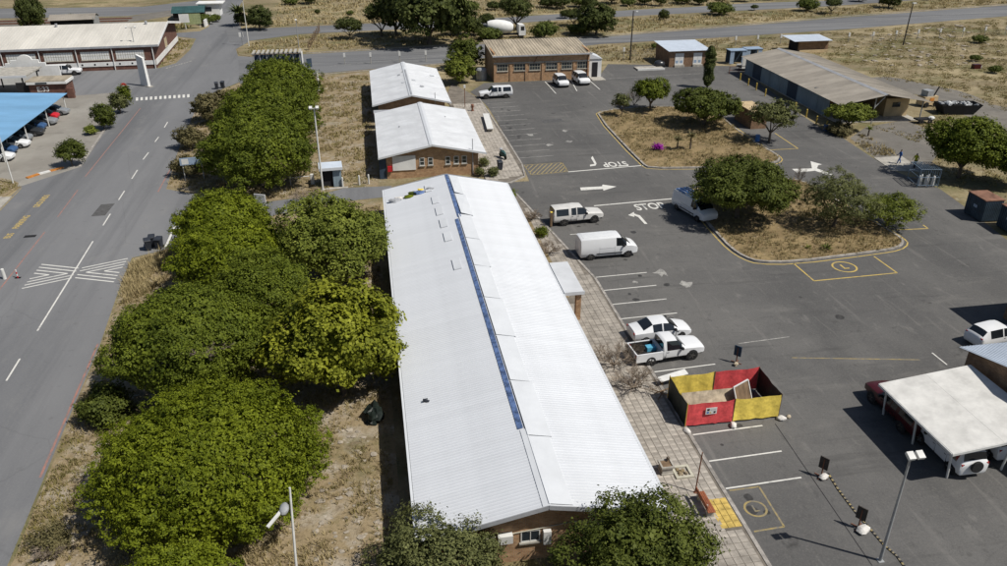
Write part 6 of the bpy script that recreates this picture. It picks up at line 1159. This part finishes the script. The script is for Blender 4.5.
tree('broad_tree', 'mid green airy tree between the round crowns and the far end of the white roof', (-4.14, 62.97, 5.19), 3.8, 4.0, 38000, .20, 'lf_mid', 6, GL, lobes=20, lobe_r=.34, clump=.6, low=-.45)
tree('round_tree', 'bright green rounded tree beside the driveway mouth', (-13.90, 69.10, 4.51), 3.3, 3.5, 46000, .15, 'lf_dome', 7, GL, lobes=80, lobe_r=.16, lop=.1, clump=.34, per_cl=30, low=-.6, shell=True)
tree('round_tree', 'bright green rounded crown just below the driveway tree', (-12.27, 61.97, 5.12), 3.1, 3.6, 48000, .15, 'lf_dome', 8, GL, lobes=80, lobe_r=.16, lop=.1, clump=.34, per_cl=30, low=-.6, shell=True)
tree('clump_tree', 'big layered green tree, lowest of the clump above the driveway', (-12.96, 89.77, 6.56), 4.6, 4.2, 52000, .19, 'lf_green', 9, GL, lobes=60, lobe_r=.19, lop=.12, clump=.46, shell=True, low=-.6, per_cl=30)
tree('clump_tree', 'big layered green tree, middle of the clump above the driveway', (-13.07, 103.36, 6.65), 4.6, 4.6, 46000, .19, 'lf_green', 10, GL, lobes=60, lobe_r=.19, lop=.12, clump=.46, shell=True, low=-.6, per_cl=30)
tree('clump_tree', 'bright green round-topped tree, topmost of the clump above the driveway', (-12.60, 118.13, 6.06), 4.4, 4.6, 40000, .19, 'lf_green', 11, GL, lobes=60, lobe_r=.19, lop=.12, clump=.46, shell=True, low=-.6, per_cl=30)
tree('roadside_bush', 'dull brown-green bush at the road edge beside the tree clump', (-22.67, 118.62, 3.32), 2.4, 2.0, 9000, .24, 'lf_dull', 12, None, lobes=10, cat='bush')
tree('roadside_bush', 'small brownish bush at the road edge, above the pale blue sign', (-23.71, 105.77, 1.96), 1.6, 1.4, 5000, .2, 'lf_dull', 13, None, lobes=8, cat='bush')
tree('roadside_bush', 'grey-green straggly bush around the pale blue sign', (-21.91, 94.62, 2.01), 1.3, 1.2, 5000, .18, 'lf_dull', 14, None, lobes=8, cat='bush')
tree('low_bush', 'shaded dark bush at the road edge below the wide spreading tree', (-18.52, 45.57, 1.68), 1.4, 1.0, 7000, .16, 'lf_dark', 15, None, lobes=9, cat='bush', low=-.6)
tree('low_bush', 'grey twiggy bush on the verge at the bottom left corner', (-18.30, 34.40, 1.05), .6, .45, 3500, .10, 'lf_dull', 16, None, lobes=8, cat='bush', trunk=False)
# bottom edge in front of the long building
tree('gable_tree', 'dark green tree in front of the brick gable at the bottom edge', (10.82, 25.36, 3.63), 2.9, 3.2, 34000, .145, 'lf_dark', 17, None, lobes=20, lobe_r=.34, clump=.5, gaps=.08)
tree('gable_tree', 'sparse olive tree at the bottom edge beside the near roof corner', (1.55, 27.26, 3.70), 2.2, 2.2, 26000, .13, 'lf_olive', 18, None, lobes=24, lobe_r=.32, clump=.45, gaps=.12)
# upper lot and islands
tree('kerb_tree', 'green tree beside the upper walkway, right one next to the farther hall', (17.97, 147.62, 3.31), 3.4, 2.8, 9000, .26, 'lf_dark', 19, None, lobes=12)
tree('kerb_tree', 'light green tree beside the upper walkway, nearer one by the farther hall', (15.41, 136.92, 2.92), 2.6, 2.4, 8000, .26, 'lf_mid', 20, None, lobes=12)
tree('island_tree', 'two-stemmed green tree at the back of the upper island', (41.89, 113.66, 3.01), 1.6, 3.2, 9000, .22, 'lf_green', 21, None, lobes=10, z0=.12, low=-.6, gaps=.1)
tree('island_tree', 'small scraggy tree at the left corner of the upper island', (36.54, 111.30, 1.33), 1.3, 2.2, 2600, .2, 'lf_olive', 22, None, lobes=8, z0=.12, gaps=.25)
tree('island_tree', 'broad dark green tree in the middle of the upper island', (46.71, 104.49, 4.67), 2.3, 2.9, 18000, .24, 'lf_dark', 23, None, lobes=16, z0=.12)
tree('island_tree', 'slim open-crowned tree at the right corner of the upper island', (52.27, 95.57, 3.30), 2.0, 3.6, 7500, .22, 'lf_olive', 24, None, lobes=12, z0=.12, gaps=.25)
tree('island_tree', 'big rounded dark tree over the panel van on the lower island', (36.61, 71.09, 5.21), 3.0, 3.4, 42000, .2, 'lf_dark', 25, None, lobes=20, lobe_r=.34, z0=.12, clump=.6)
tree('wispy_tree', 'wispy grey-green tree in the middle of the lower island', (45.22, 67.18, 3.59), 3.2, 2.7, 16000, .19, 'lf_olive', 26, None, lobes=14, z0=.12, gaps=.15, asp=.35)
tree('wispy_tree', 'wispy bright green shrub spilling over the right end of the lower island', (50.60, 66.38, 3.31), 1.7, 1.7, 11000, .19, 'lf_mid', 27, None, lobes=12, z0=.12, gaps=.1, asp=.35)
tree('yard_tree', 'dark green tree beside the steel containers on the right', (67.83, 78.61, 4.18), 3.3, 3.9, 24000, .25, 'lf_green', 28, None, lobes=14, clump=.7, bark='bark')
tree('yard_tree', 'dark green tree cut by the right edge above the containers', (71.43, 74.96, 2.71), 3.0, 3.2, 12000, .25, 'lf_green', 29, None, lobes=12, clump=.7)
tree('shed_tree', 'bright green tree at the near corner of the grey shed', (65.69, 98.84, 3.06), 1.3, 2.5, 8000, .24, 'lf_mid', 30, None, lobes=12)
tree('low_bush', 'shaded low bush between the shed tree and the lot edge', (63.64, 97.53, 1.93), .8, .6, 3500, .2, 'lf_dull', 31, None, lobes=8, cat='bush', trunk=False)
# cypress
X, Y, _ = (56.27, 126.32, 1.01)
cy = thing('cypress', 'tall narrow dark cypress behind the upper island', 'tree', (X, Y, .02)); rng = np.random.default_rng(40)
n = 12000; zz = rng.random(n) ** 1.05; rr = (.82 + .10 * np.sin(zz * 31 + 2 * np.sin(rng.uniform(0, 6.283, n) * 0 + zz * 9)) + rng.normal(size=n) * .05) * np.minimum(1, zz * 7) ** .5 * (1 - np.clip((zz - .8) / .2, 0, 1) ** 2 * .75) * rng.uniform(.8, 1.05, n); th = rng.uniform(0, 6.283, n); rr *= 1 + .12 * np.sin(th * 3 + zz * 14)
P = np.stack([rr * np.cos(th), rr * np.sin(th), .35 + zz * 6.6], 1); Nn = np.stack([np.cos(th), np.sin(th), np.full(n, .5)], 1) + rng.normal(size=(n, 3)) * .4; Nn /= np.linalg.norm(Nn, axis=1)[:, None]
link('crown', quads_mesh('crown', P, Nn, .2 * rng.uniform(.6, 1.3, n), .5, rng, 'lf_far'), None, cy); MB().tube((0, 0, 0), (0, 0, 6.4), .16, .03, 8).build('trunk', 'bark', cy)
# car park shrubs on the left
tree('kerb_shrub', 'dark shrub tree by the kerb near the striped kerb blocks', (-36.77, 100.69, 1.71), 1.7, 1.8, 4500, .2, 'lf_dark', 50, 'shrubs along the car park kerb', lobes=9, gaps=.1)
tree('kerb_shrub', 'pointed dark conifer shrub, middle one along the car park kerb', (-37.24, 116.91, 1.54), 2.2, 1.8, 4500, .2, 'lf_dark', 51, 'shrubs along the car park kerb', lobes=9)
tree('kerb_shrub', 'loose green shrub next to the red stop sign', (-37.31, 125.59, 1.35), 1.8, 1.6, 3000, .2, 'lf_olive', 52, 'shrubs along the car park kerb', lobes=8)
tree('kerb_shrub', 'taller green shrub behind the red stop sign', (-37.68, 130.64, 0.93), 1.8, 1.6, 2500, .2, 'lf_green', 53, 'shrubs along the car park kerb', lobes=8)
tree('kerb_shrub', 'tiny light green shrub low on the kerb strip', (-38.52, 114.81, 0.83), .6, .6, 1200, .18, 'lf_mid', 54, 'shrubs along the car park kerb', lobes=6, trunk=False)
# agave, flowers and palms on the islands
def rosette(name, label, base, n_, L, m, z, seed, stem=0, cat='plant', z0=.12, up=.5):
    rd = random.Random(seed); o = thing(name, label, cat, (*base, z0)); mb = MB()
    for i in range(n_):
        t = i * 2.4 + rd.uniform(-.2, .2); e = rd.uniform(.1, up * 2); d = Vector((math.cos(t) * math.cos(e), math.sin(t) * math.cos(e), math.sin(e))); s = Vector((-math.sin(t), math.cos(t), 0)); l = L * rd.uniform(.7, 1.1)
        a = Vector((0, 0, stem)); mid = a + d * l * .5 + Vector((0, 0, .06 * L)); e_ = a + d * l - Vector((0, 0, .12 * L)); w_ = .06 * L + .02
        mb.add([a - s * w_ * .6, a + s * w_ * .6, mid + s * w_, mid - s * w_, e_], [(0, 1, 2, 3), (3, 2, 4)])
    mb.build('leaves', m, o)
    if stem: MB().tube((0, 0, 0), (0, 0, stem), .13, .09, 7).build('stem', 'bark', o)
    return o
rosette('agave', 'blue-green agave on the lower island near the front kerb', (41.72, 62.38), 40, .75, 'lf_dark', 0, 1)
rosette('aloe', 'small green rosette left of the agave on the lower island', (40.15, 62.87), 22, .5, 'lf_mid', 0, 2)
rosette('small_palm', 'small dark palm on the upper island, left of the pair', (38.93, 94.47), 46, 1.1, 'lf_dull', 0, 3, 1.1); rosette('small_palm', 'small dark palm on the upper island, right of the pair', (40.60, 94.19), 46, 1.1, 'lf_dull', 0, 4, 1.6)
rosette('small_palm', 'small palm-like plant in front of the shed tree', (67.10, 96.10), 40, .8, 'lf_green', 0, 5, .9, z0=0)
rosette('palm', 'dark bushy palm at the junction beside the tall pale lamp post', (-29.56, 204.91), 90, 3.4, 'lf_far', 0, 6, 3.0, 'tree', 0, .45)
X, Y, Rr = (36.31, 94.49, 0.78); o = thing('flowering_shrub', 'small magenta flowering shrub on the upper island', 'shrub', (X, Y, .12)); link('blossom', crown_mesh('blossom', .55, .45, .4, 900, .14, 'magenta', 60, lobes=6, trunk=False) if False else crown_mesh('blossom', .55, .45, .4, 900, .14, 'magenta', 60, lobes=6), None, o); MB().tube((0, 0, 0), (0, 0, .35), .04, n=5).build('stem', 'bark', o)
# far trees (shared crowns)
fa = crown_mesh('far_crown', 1, .62, .62, 9000, .075, 'lf_far', 70, lobes=16, clump=.16); fb = crown_mesh('far_crown', 1, .7, .75, 8000, .075, 'lf_far', 71, lobes=12, clump=.18, low=-.3); fc = crown_mesh('far_crown', 1, .6, .5, 7000, .075, 'lf_far_l', 72, lobes=12, clump=.16)
ftr = trunk_mesh(.6, .06, 1, 5).mesh('trunk'); ftr.materials.append(M['bark'])
FT = [('large dark spreading tree, biggest on the roadside verge', (13.24, 173.67, 9.69), fa, 1.15, 0), ('dark tree touching the left side of the big verge tree', (6.97, 184.19, 5.32), fb, 1.0, 1.0), ('two-stemmed dark tree at the left of the verge group', (3.69, 184.75, 3.77), fb, 1.0, 1.2),
 ('light green tree on the right flank of the big verge tree', (20.61, 182.85, 3.80), fc, 1.2, 0), ('small dark tree at the right end of the verge group', (23.97, 182.73, 2.69), fa, 1.2, 0), ('lone windswept dark tree standing on the roadside verge', (-3.42, 182.65, 2.85), fb, .9, .7),
 ('tall dark tree at the top left beyond the warehouse', (-74.80, 203.01, 3.40), fa, 1.9, 0), ('dark tree at the top beside the palm by the junction', (-24.15, 198.45, 3.25), fa, 1.3, 0), ('small round dark tree right of the junction trees', (-22.65, 202.97, 1.19), fa, 1.0, 0),
 ('round-topped tree behind the mixer truck', (34.84, 188.62, 3.94), fb, 1.0, 1.0), ('dark tree left of the round-topped tree behind the office', (28.98, 194.92, 1.91), fa, 1.2, 0), ('dense green bush right of the mixer truck cab', (38.89, 175.43, 3.07), fc, 1.2, 0), ('green bush left of the mixer drum behind the office', (26.65, 176.54, 2.84), fc, .9, 0),
 ('small round tree with a thin stem behind the office roof', (49.23, 190.84, 1.90), fb, 1.0, 1.4), ('broad dark tree right of the office roof end', (51.02, 177.71, 4.69), fa, 1.2, 0), ('low dark bush under the broad tree by the cross road', (48.02, 180.02, 2.94), fc, .8, 0), ('dark tree behind the broad tree at the back road', (59.25, 198.10, 2.48), fa, 1.0, 0),
 ('solitary small tree on the dry strip between the far roads', (73.64, 196.04, 1.37), fa, 1.5, 0), ('low rounded green bush on the dry strip between the far roads', (90.78, 201.96, 3.63), fc, .85, 0), ('rounded green bush left of the wind-bent tree at the top', (116.68, 204.17, 2.93), fc, 1.1, 0),
 ('wind-bent small tree near the top right', (120.39, 198.61, 2.34), fb, .8, 1.2), ('dark bush at the top edge left of the leaning pole', (141.62, 205.78, 3.27), fa, 1.1, 0), ('thin wind-bent shrub above the grey shed hut', (103.62, 208.29, 1.07), fa, .8, .6),
 ('small bush on the verge in front of the substation', (59.03, 160.78, 0.83), fc, 1.3, 0), ('grey-green bush on the dry field, upper of the pair at right', (116.14, 138.54, 1.16), fc, 1.0, 0), ('grey-green bush on the dry field, lower of the pair at right', (112.46, 128.56, 1.18), fc, 1.1, 0), ('grey bush beside the white-tipped posts at right', (130.33, 155.70, 1.72), fc, .9, 0),
 ('bush in the grass behind the low open shed at top left', (-69.44, 212.88, 1.69), fa, 1.2, 0), ('green bush beside the white boundary wall', (-37.85, 208.86, 1.94), fc, 1.2, 0), ('green bush right of the white boundary wall', (-36.29, 212.41, 1.48), fc, 1.2, 0), ('dark bush under the palm at the junction', (-29.29, 206.09, 1.93), fa, 1.2, 0)]
SCRUB = ['above the light green verge tree', 'behind the round-topped tree', 'over the thin-stemmed tree', 'right of the thin-stemmed tree', 'behind the broad office tree', 'above the dark back road tree', 'left of the timber utility pole lamp', 'right of the timber utility pole lamp', 'above the solitary small tree', 'right of the solitary small tree', 'above the low rounded bush', 'behind the big verge tree, right side', 'between the mixer truck and the big verge tree', 'directly behind the big verge tree', 'on the dry field above the windswept tree', 'on the dry field left of the windswept tree', 'behind the left part of the verge group', 'behind the light green verge tree', 'beside the dense bush by the mixer truck', 'just left of the round-topped tree', 'at the top edge right of the junction palm', 'at the top edge above the lamp on the verge', 'above the wind-bent thin shrub', 'above the grey shed ridge', 'left of the leaning utility pole', 'right of the leaning utility pole']
for k in range(26):
    px = 500 + k * 20 + (k * 37) % 13; FT.append(('scrub bush ' + SCRUB[k], None, (fa, fb, fc)[k % 3], .8 + (k % 4) * .12, 0))
TOP = [(49.90, 222.06, 2.73), (53.22, 219.51, 2.71), (58.75, 222.57, 2.76), (60.71, 218.25, 2.17), (69.49, 227.00, 3.39), (72.68, 222.26, 2.22), (78.01, 223.44, 2.52), (81.45, 220.78, 1.95), (89.27, 223.65, 3.11), (93.20, 220.87, 2.24), (100.13, 221.81, 2.26), (27.88, 218.05, 2.38), (34.74, 220.69, 2.15), (20.44, 223.20, 2.69), (-3.47, 217.90, 1.04), (-11.97, 221.12, 0.78), (13.27, 228.40, 3.28), (23.36, 213.32, 2.07), (50.24, 203.65, 1.52), (43.51, 229.53, 2.80), (-20.03, 240.27, 2.24), (-14.61, 241.51, 2.83), (108.40, 224.75, 2.30), (117.54, 227.69, 2.63), (140.99, 219.24, 2.30), (163.66, 219.89, 2.63)]
ti = 0
for i, (lab, q, me, vz, lift) in enumerate(FT):
    if q is None: q = TOP[ti]; ti += 1; lab = lab
    X, Y, Rr = q; bush = 'bush' in lab or 'shrub' in lab
    o = thing('far_bush' if bush else 'far_tree', lab, 'bush' if bush else 'tree', (X, Y, .05), i * 1.3, 'trees and bushes beyond the far roads'); c = link('crown', me, None, o, (0, 0, lift * Rr * .5)); c.scale = (Rr, Rr, Rr * vz)
    t = link('trunk', ftr, None, o); t.scale = (Rr, Rr, Rr * (vz + lift * .6))
# bare twiggy shrubs along the building
def bare_shrub(label, base, Rr, h, seed, z0=.1, m='bark_grey', name='bare_shrub'):
    rd = random.Random(seed); o = thing(name, label, 'shrub', (*base, z0)); mb = MB()
    def grow(p, d, l, r, lev):
        e = p + d * l; mb.tube(p, e, r, r * .65, 4 if lev > 1 else 3, False)
        if lev == 0: return
        for i in range(3 if lev > 1 else 4):
            nd = (d + Vector((rd.uniform(-1, 1), rd.uniform(-1, 1), rd.uniform(-.35, .6))) * .75).normalized(); grow(p.lerp(e, rd.uniform(.55, 1)), nd, l * rd.uniform(.6, .85), r * .6, lev - 1)
    for i in range(6):
        t = i * 1.05 + rd.uniform(-.3, .3); grow(Vector((0, 0, 0)), Vector((math.cos(t) * .8, math.sin(t) * .8, .9)).normalized(), h * .45, .055, 5)
    c = mb.build('branches', m, o); b = [max(abs(v[k]) for v in mb.v) for k in (0, 1, 2)]; c.scale = (Rr / b[0], Rr / b[1], h / b[2]); return o
bare_shrub('bare twiggy shrub by the roof edge, upper of the pair near the pickup', (15.97, 46.31), 2.0, 1.9, 1); bare_shrub('bare twiggy shrub by the roof edge, lower of the pair near the pickup', (16.50, 43.28), 1.9, 1.5, 2)
bare_shrub('bare twiggy shrub close behind the pickup tailgate', (17.58, 46.85), 1.0, 1.3, 5, m='bark')
bare_shrub('bare grey shrub in the planting bed behind the panel van', (15.40, 65.91), 1.5, 1.1, 3); bare_shrub('small bare shrub in the planting bed left of the canopied pickup', (15.57, 74.34), 1.1, .9, 4)
bare_shrub('leafless grey shrub at the driveway bend near the guard shed', (-7.79, 83.18), 2.0, 1.7, 6, 0); bare_shrub('leafless dark shrub on the back of the upper island', (40.39, 116.95), 1.6, 2.6, 7, .12, 'bark'); bare_shrub('dead brown tree near the top of the lower island', (48.41, 80.13), .8, 2.2, 8, .12, 'bark')
bare_shrub('grey twiggy bush on the roadside strip at the bottom left', (-18.32, 33.77), 1.0, .8, 9, 0); bare_shrub('bare twiggy shrub under the gable tree at the bottom edge', (7.45, 27.17), 1.6, 2.2, 10, 0, 'bark')
for i, (q, lab) in enumerate((((15.54, 69.75, 0.49), 'small green shrub in the planting bed nearest the panel van'), ((14.41, 80.26, 0.44), 'small green shrub at the far end of the planting bed'), ((12.17, 88.66, 0.59), 'small round shrub at the foot of the nearer hall, left one'), ((13.63, 88.05, 0.47), 'small round shrub at the foot of the nearer hall, right one'), ((13.01, 91.97, 0.61), 'dull shrub against the corner of the nearer hall'))):
    tree('bed_shrub', lab, q, .55, .5, 1400, .14, 'lf_green' if i < 2 else 'lf_olive', 90 + i, 'small shrubs by the walls', lobes=6, cat='shrub', z0=.1, trunk=False)
# dead grey twigs showing on the wide spreading tree
st_ = [o for o in C.objects if o.get('label', '').startswith('wide dark green spreading')][0]
tw = bare_shrub('x', (0, 0), 1.9, 1.3, 21, 0); ch = tw.children[0]; ch.parent = st_; ch.name = 'dead_branches'; ch.location = (1.6, -3.3, 4.6); bpy.data.objects.remove(tw)
# ------------------------------------------------------------ grass
def grass(name, label, poly, dens, h, wd, m, seed, avoid=(), clumpy=.5, blades=6, z=.01):
    rng = np.random.default_rng(seed); P = np.array(poly); lo, hi = P.min(0), P.max(0); n = int((hi - lo).prod() * dens); Q = lo + rng.random((n, 2)) * (hi - lo)
    def ins(Q, poly):
        r = np.zeros(len(Q), bool); k = len(poly)
        for i in range(k):
            x1, y1 = poly[i]; x2, y2 = poly[(i + 1) % k]
            if y1 == y2: continue
            c = ((y1 > Q[:, 1]) != (y2 > Q[:, 1])) & (Q[:, 0] < (x2 - x1) * (Q[:, 1] - y1) / (y2 - y1) + x1); r ^= c
        return r
    k = ins(Q, poly)
    for a in avoid: k &= ~ins(Q, a)
    Q = Q[k]
    # patchy distribution from a few sine fields
    f = np.sin(Q[:, 0] * .55 + np.sin(Q[:, 1] * .4) * 2) + np.sin(Q[:, 1] * .7 + Q[:, 0] * .3 + 1) + np.sin(Q[:, 0] * 1.7 - Q[:, 1] * 1.3); Q = Q[(f + rng.normal(size=len(f))) > (clumpy - .5) * 3]
    n = len(Q); th = rng.uniform(0, 6.283, (n, blades)); ln = h * rng.uniform(.5, 1.3, (n, 1)) * rng.uniform(.6, 1.2, (n, blades)); tl = rng.uniform(.2, .9, (n, blades))
    off = rng.normal(size=(n, blades, 2)) * wd * 1.5; b = np.zeros((n, blades, 3)); b[..., :2] = Q[:, None, :] + off; b[..., 2] = z
    tip = b.copy(); tip[..., 0] += np.cos(th) * ln * tl; tip[..., 1] += np.sin(th) * ln * tl; tip[..., 2] += ln
    s = np.stack([-np.sin(th), np.cos(th), np.zeros_like(th)], -1) * wd / 2; V = np.stack([b - s, b + s, tip], 2).reshape(-1, 3); nt_ = len(V) // 3
    me = bpy.data.meshes.new(name); me.vertices.add(len(V)); me.vertices.foreach_set('co', V.astype(np.float32).ravel()); me.loops.add(len(V)); me.loops.foreach_set('vertex_index', np.arange(len(V), dtype=np.int32)); me.polygons.add(nt_); me.polygons.foreach_set('loop_start', np.arange(0, len(V), 3, dtype=np.int32)); me.polygons.foreach_set('loop_total', np.full(nt_, 3, dtype=np.int32)); me.update(calc_edges=True); me.materials.append(M[m])
    return tag(link(name, me, None), label, 'grass', kind='stuff')
strip_p = [(-20.2, 20), (-19.97, 33.78), (-20.68, 43.89), (-21.43, 55.58), (-22.43, 67.41), (-22.58, 71.00), (-19.50, 72.96), (-17.50, 74.77), (0.16, 81.24), (-0.4, 60), (-0.6, 20)]
grass('dry_grass', 'dry tan grass on the strip between the road and the long building', strip_p, 16, .28, .05, 'dry', 1, clumpy=.45)
grass('green_grass', 'olive green grass patches on the strip beside the main road', strip_p, 5, .24, .05, 'drygreen', 2, clumpy=.75)
grass('verge_grass', 'greenish roadside grass along the lower left kerb', [(-19.92, 33.36), (-20.68, 43.89), (-19.43, 44.09), (-18.27, 38.00), (-18.09, 33.05)], 22, .22, .05, 'drygreen', 3, clumpy=.3)
grass('straw_grass', 'tall straw-coloured grass at the road edge below the bins', [(-22.13, 64.09), (-22.81, 69.75), (-19.74, 72.77), (-18.29, 69.84), (-19.30, 65.31), (-21.42, 61.81)], 40, .6, .06, 'straw', 4, clumpy=.2)
grass('straw_grass', 'straw-coloured grass around the near street light', [(-8.65, 31.45), (-7.66, 34.61), (-4.64, 34.73), (-3.37, 30.56)], 16, .35, .06, 'straw', 5, clumpy=.3)
jp = [(-23.74, 91.32), (-25.40, 108.92), (-26.45, 129.50), (-24.19, 137.08), (-20.52, 144.58), (-9.97, 145.97), (0.07, 145.09), (-0.34, 87.70), (-3.64, 87.92), (-6.40, 86.07), (-12.07, 84.83), (-19.11, 87.90)]
grass('junction_grass', 'dry grass around the tree clump and beside the white-roofed halls', jp, 4.5, .35, .09, 'dry', 6, clumpy=.4); grass('junction_green', 'olive grass around the tree clump and beside the white-roofed halls', jp, 3, .3, .09, 'drygreen', 7, clumpy=.6)
grass('island_grass', 'dry grass covering the upper island', IAp, 9, .28, .07, 'dry', 8, clumpy=.35, z=.12); grass('island_grass', 'dry grass covering the lower island', IBp, 12, .3, .06, 'dry', 9, clumpy=.4, z=.12)
fieldp = [(69.92, 100.62), (80.73, 100.92), (89.90, 115.03), (89.62, 131.59), (90.59, 144.03), (66, 152), (60, 166.5), (79.87, 167.63), (110.64, 174.10), (159.89, 183.66), (170, 185), (170, 60), (75, 60), (68, 68), (64.67, 78.43), (65.91, 81.10), (72.89, 88.73)]
tr_ = [(86.36, 128.87), (94.47, 122.83), (95.07, 104.10), (120, 92), (85.95, 92.91), (86.58, 107.92)]
grass('field_grass', 'dry field grass beyond the shed and the containers', fieldp, 3.0, .18, .12, 'dry', 10, avoid=(tr_,), clumpy=.5); grass('field_scrub', 'olive scrub grass scattered over the dry field', fieldp, 2.2, .2, .13, 'drygreen', 11, avoid=(tr_,), clumpy=.7)
trip = [(-24.86, 169.57), (-24.10, 180.43), (-14.50, 187.97), (-1.20, 189.64), (26.80, 191.77), (44.86, 196.82), (66.36, 200.29), (83.18, 202.45), (100.76, 204.70), (125.45, 207.86), (200, 226), (200, 212), (124.42, 197.19), (86.73, 187.47), (52.55, 179.22), (16.71, 174.12), (-12.26, 170.07)]
grass('roadside_grass', 'straw grass on the verge between the two far roads', trip, 1.5, .45, .2, 'straw', 12, clumpy=.35, z=.07); grass('roadside_green', 'olive grass on the verge between the two far roads', trip, .5, .4, .2, 'drygreen', 13, clumpy=.7, z=.07)
topf = [(-22, 204), (-25, 300), (230, 300), (230, 250), (109.57, 223.49), (89.59, 218.75), (71.39, 216.06), (48.21, 211.82), (29.03, 207.43), (8.74, 206.04), (-11.61, 203.36), (-28.03, 201.76)]
grass('far_field_grass', 'pale dry grass of the field at the top edge', topf, .7, .5, .3, 'straw', 14, clumpy=.4)
near2 = [(23.21, 159.39), (48.60, 165.27), (80.65, 169.35), (76.44, 160.00), (54.42, 147.28), (46.54, 149.56), (44.78, 151.78), (43, 150), (21, 149)]
grass('fence_grass', 'dry grass between the cross road and the brick office', near2, 1.8, .5, .18, 'dry', 15, clumpy=.4)
lft = [(-120, 190), (-45, 186), (-41, 206), (-46, 213), (-120, 213)]
grass('yard_grass', 'green and tan grass behind the warehouse', lft, 1.2, .5, .25, 'drygreen', 16, clumpy=.3)
grass('lawn_grass', 'short lawn at the left corner of the car park', [(-46.80, 97.99), (-42.85, 96.44), (-40.55, 94.16), (-41.21, 90.69), (-43.78, 90.19)], 14, .15, .08, 'drygreen', 17, clumpy=.2, z=.12); grass('wedge_grass', 'grass wedge at the end of the warehouse', [(-38.63, 160.71), (-36.65, 164.58), (-37.39, 186.25), (-40.54, 188.61)], 4, .3, .12, 'drygreen', 18, clumpy=.2, z=.12)
grass('shed_grass', 'dry grass tongue between the shed tree and the concrete pad', [(64.12, 96.60), (66.83, 96.62), (66.71, 89.77), (65.59, 87.42), (62.82, 87.89)], 6, .4, .1, 'dry', 19, clumpy=.3)
# pale rubble scattered on the strip
def rubble(name, label, poly, n_, s, seed, m='rock'):
    rd = random.Random(seed); mb = MB(); xs = [p[0] for p in poly]; ys = [p[1] for p in poly]; c = 0
    while c < n_:
        p = (rd.uniform(min(xs), max(xs)), rd.uniform(min(ys), max(ys)))
        if not inside(p, poly): continue
        c += 1; q = s * rd.uniform(.35, 1.2) ** 1.5; mb.blob((*p, q * .12), q, c, 6, 3, (1, rd.uniform(.6, 1), .3), .35)
    return tag(mb.build(name, m), label, 'rubble', kind='stuff')
rubble('rubble', 'pale stones along the dome tree on the road verge', [(-18.11, 36.38), (-18.44, 43.51), (-18.00, 43.64), (-16.75, 36.15), (-17.08, 32.88), (-18.60, 33.14)], 45, .3, 1)
rubble('rubble', 'pale stones on the strip beside the near street light', [(-4.79, 30.80), (-4.68, 35.71), (-3.85, 42.08), (-1.51, 41.68), (-1.08, 35.10), (-1.13, 30.18)], 60, .22, 2)
rubble('rubble', 'pale stones on the far dry field', [(96.44, 153.30), (105.26, 168.36), (152.34, 180.18), (123.12, 138.53), (92.38, 132.82)], 160, .55, 3)
rubble('rubble', 'pale stones on the front of the lower island', [(33.56, 64.69), (34.72, 61.75), (37.48, 61.29), (38.00, 66.37), (35.69, 67.77)], 40, .2, 4); rubble('rubble', 'pale stones at the near kerb of the upper island', [(33.12, 92.09), (33.94, 88.78), (38.95, 88.32), (39.82, 92.20), (36.46, 94.03)], 40, .25, 5)
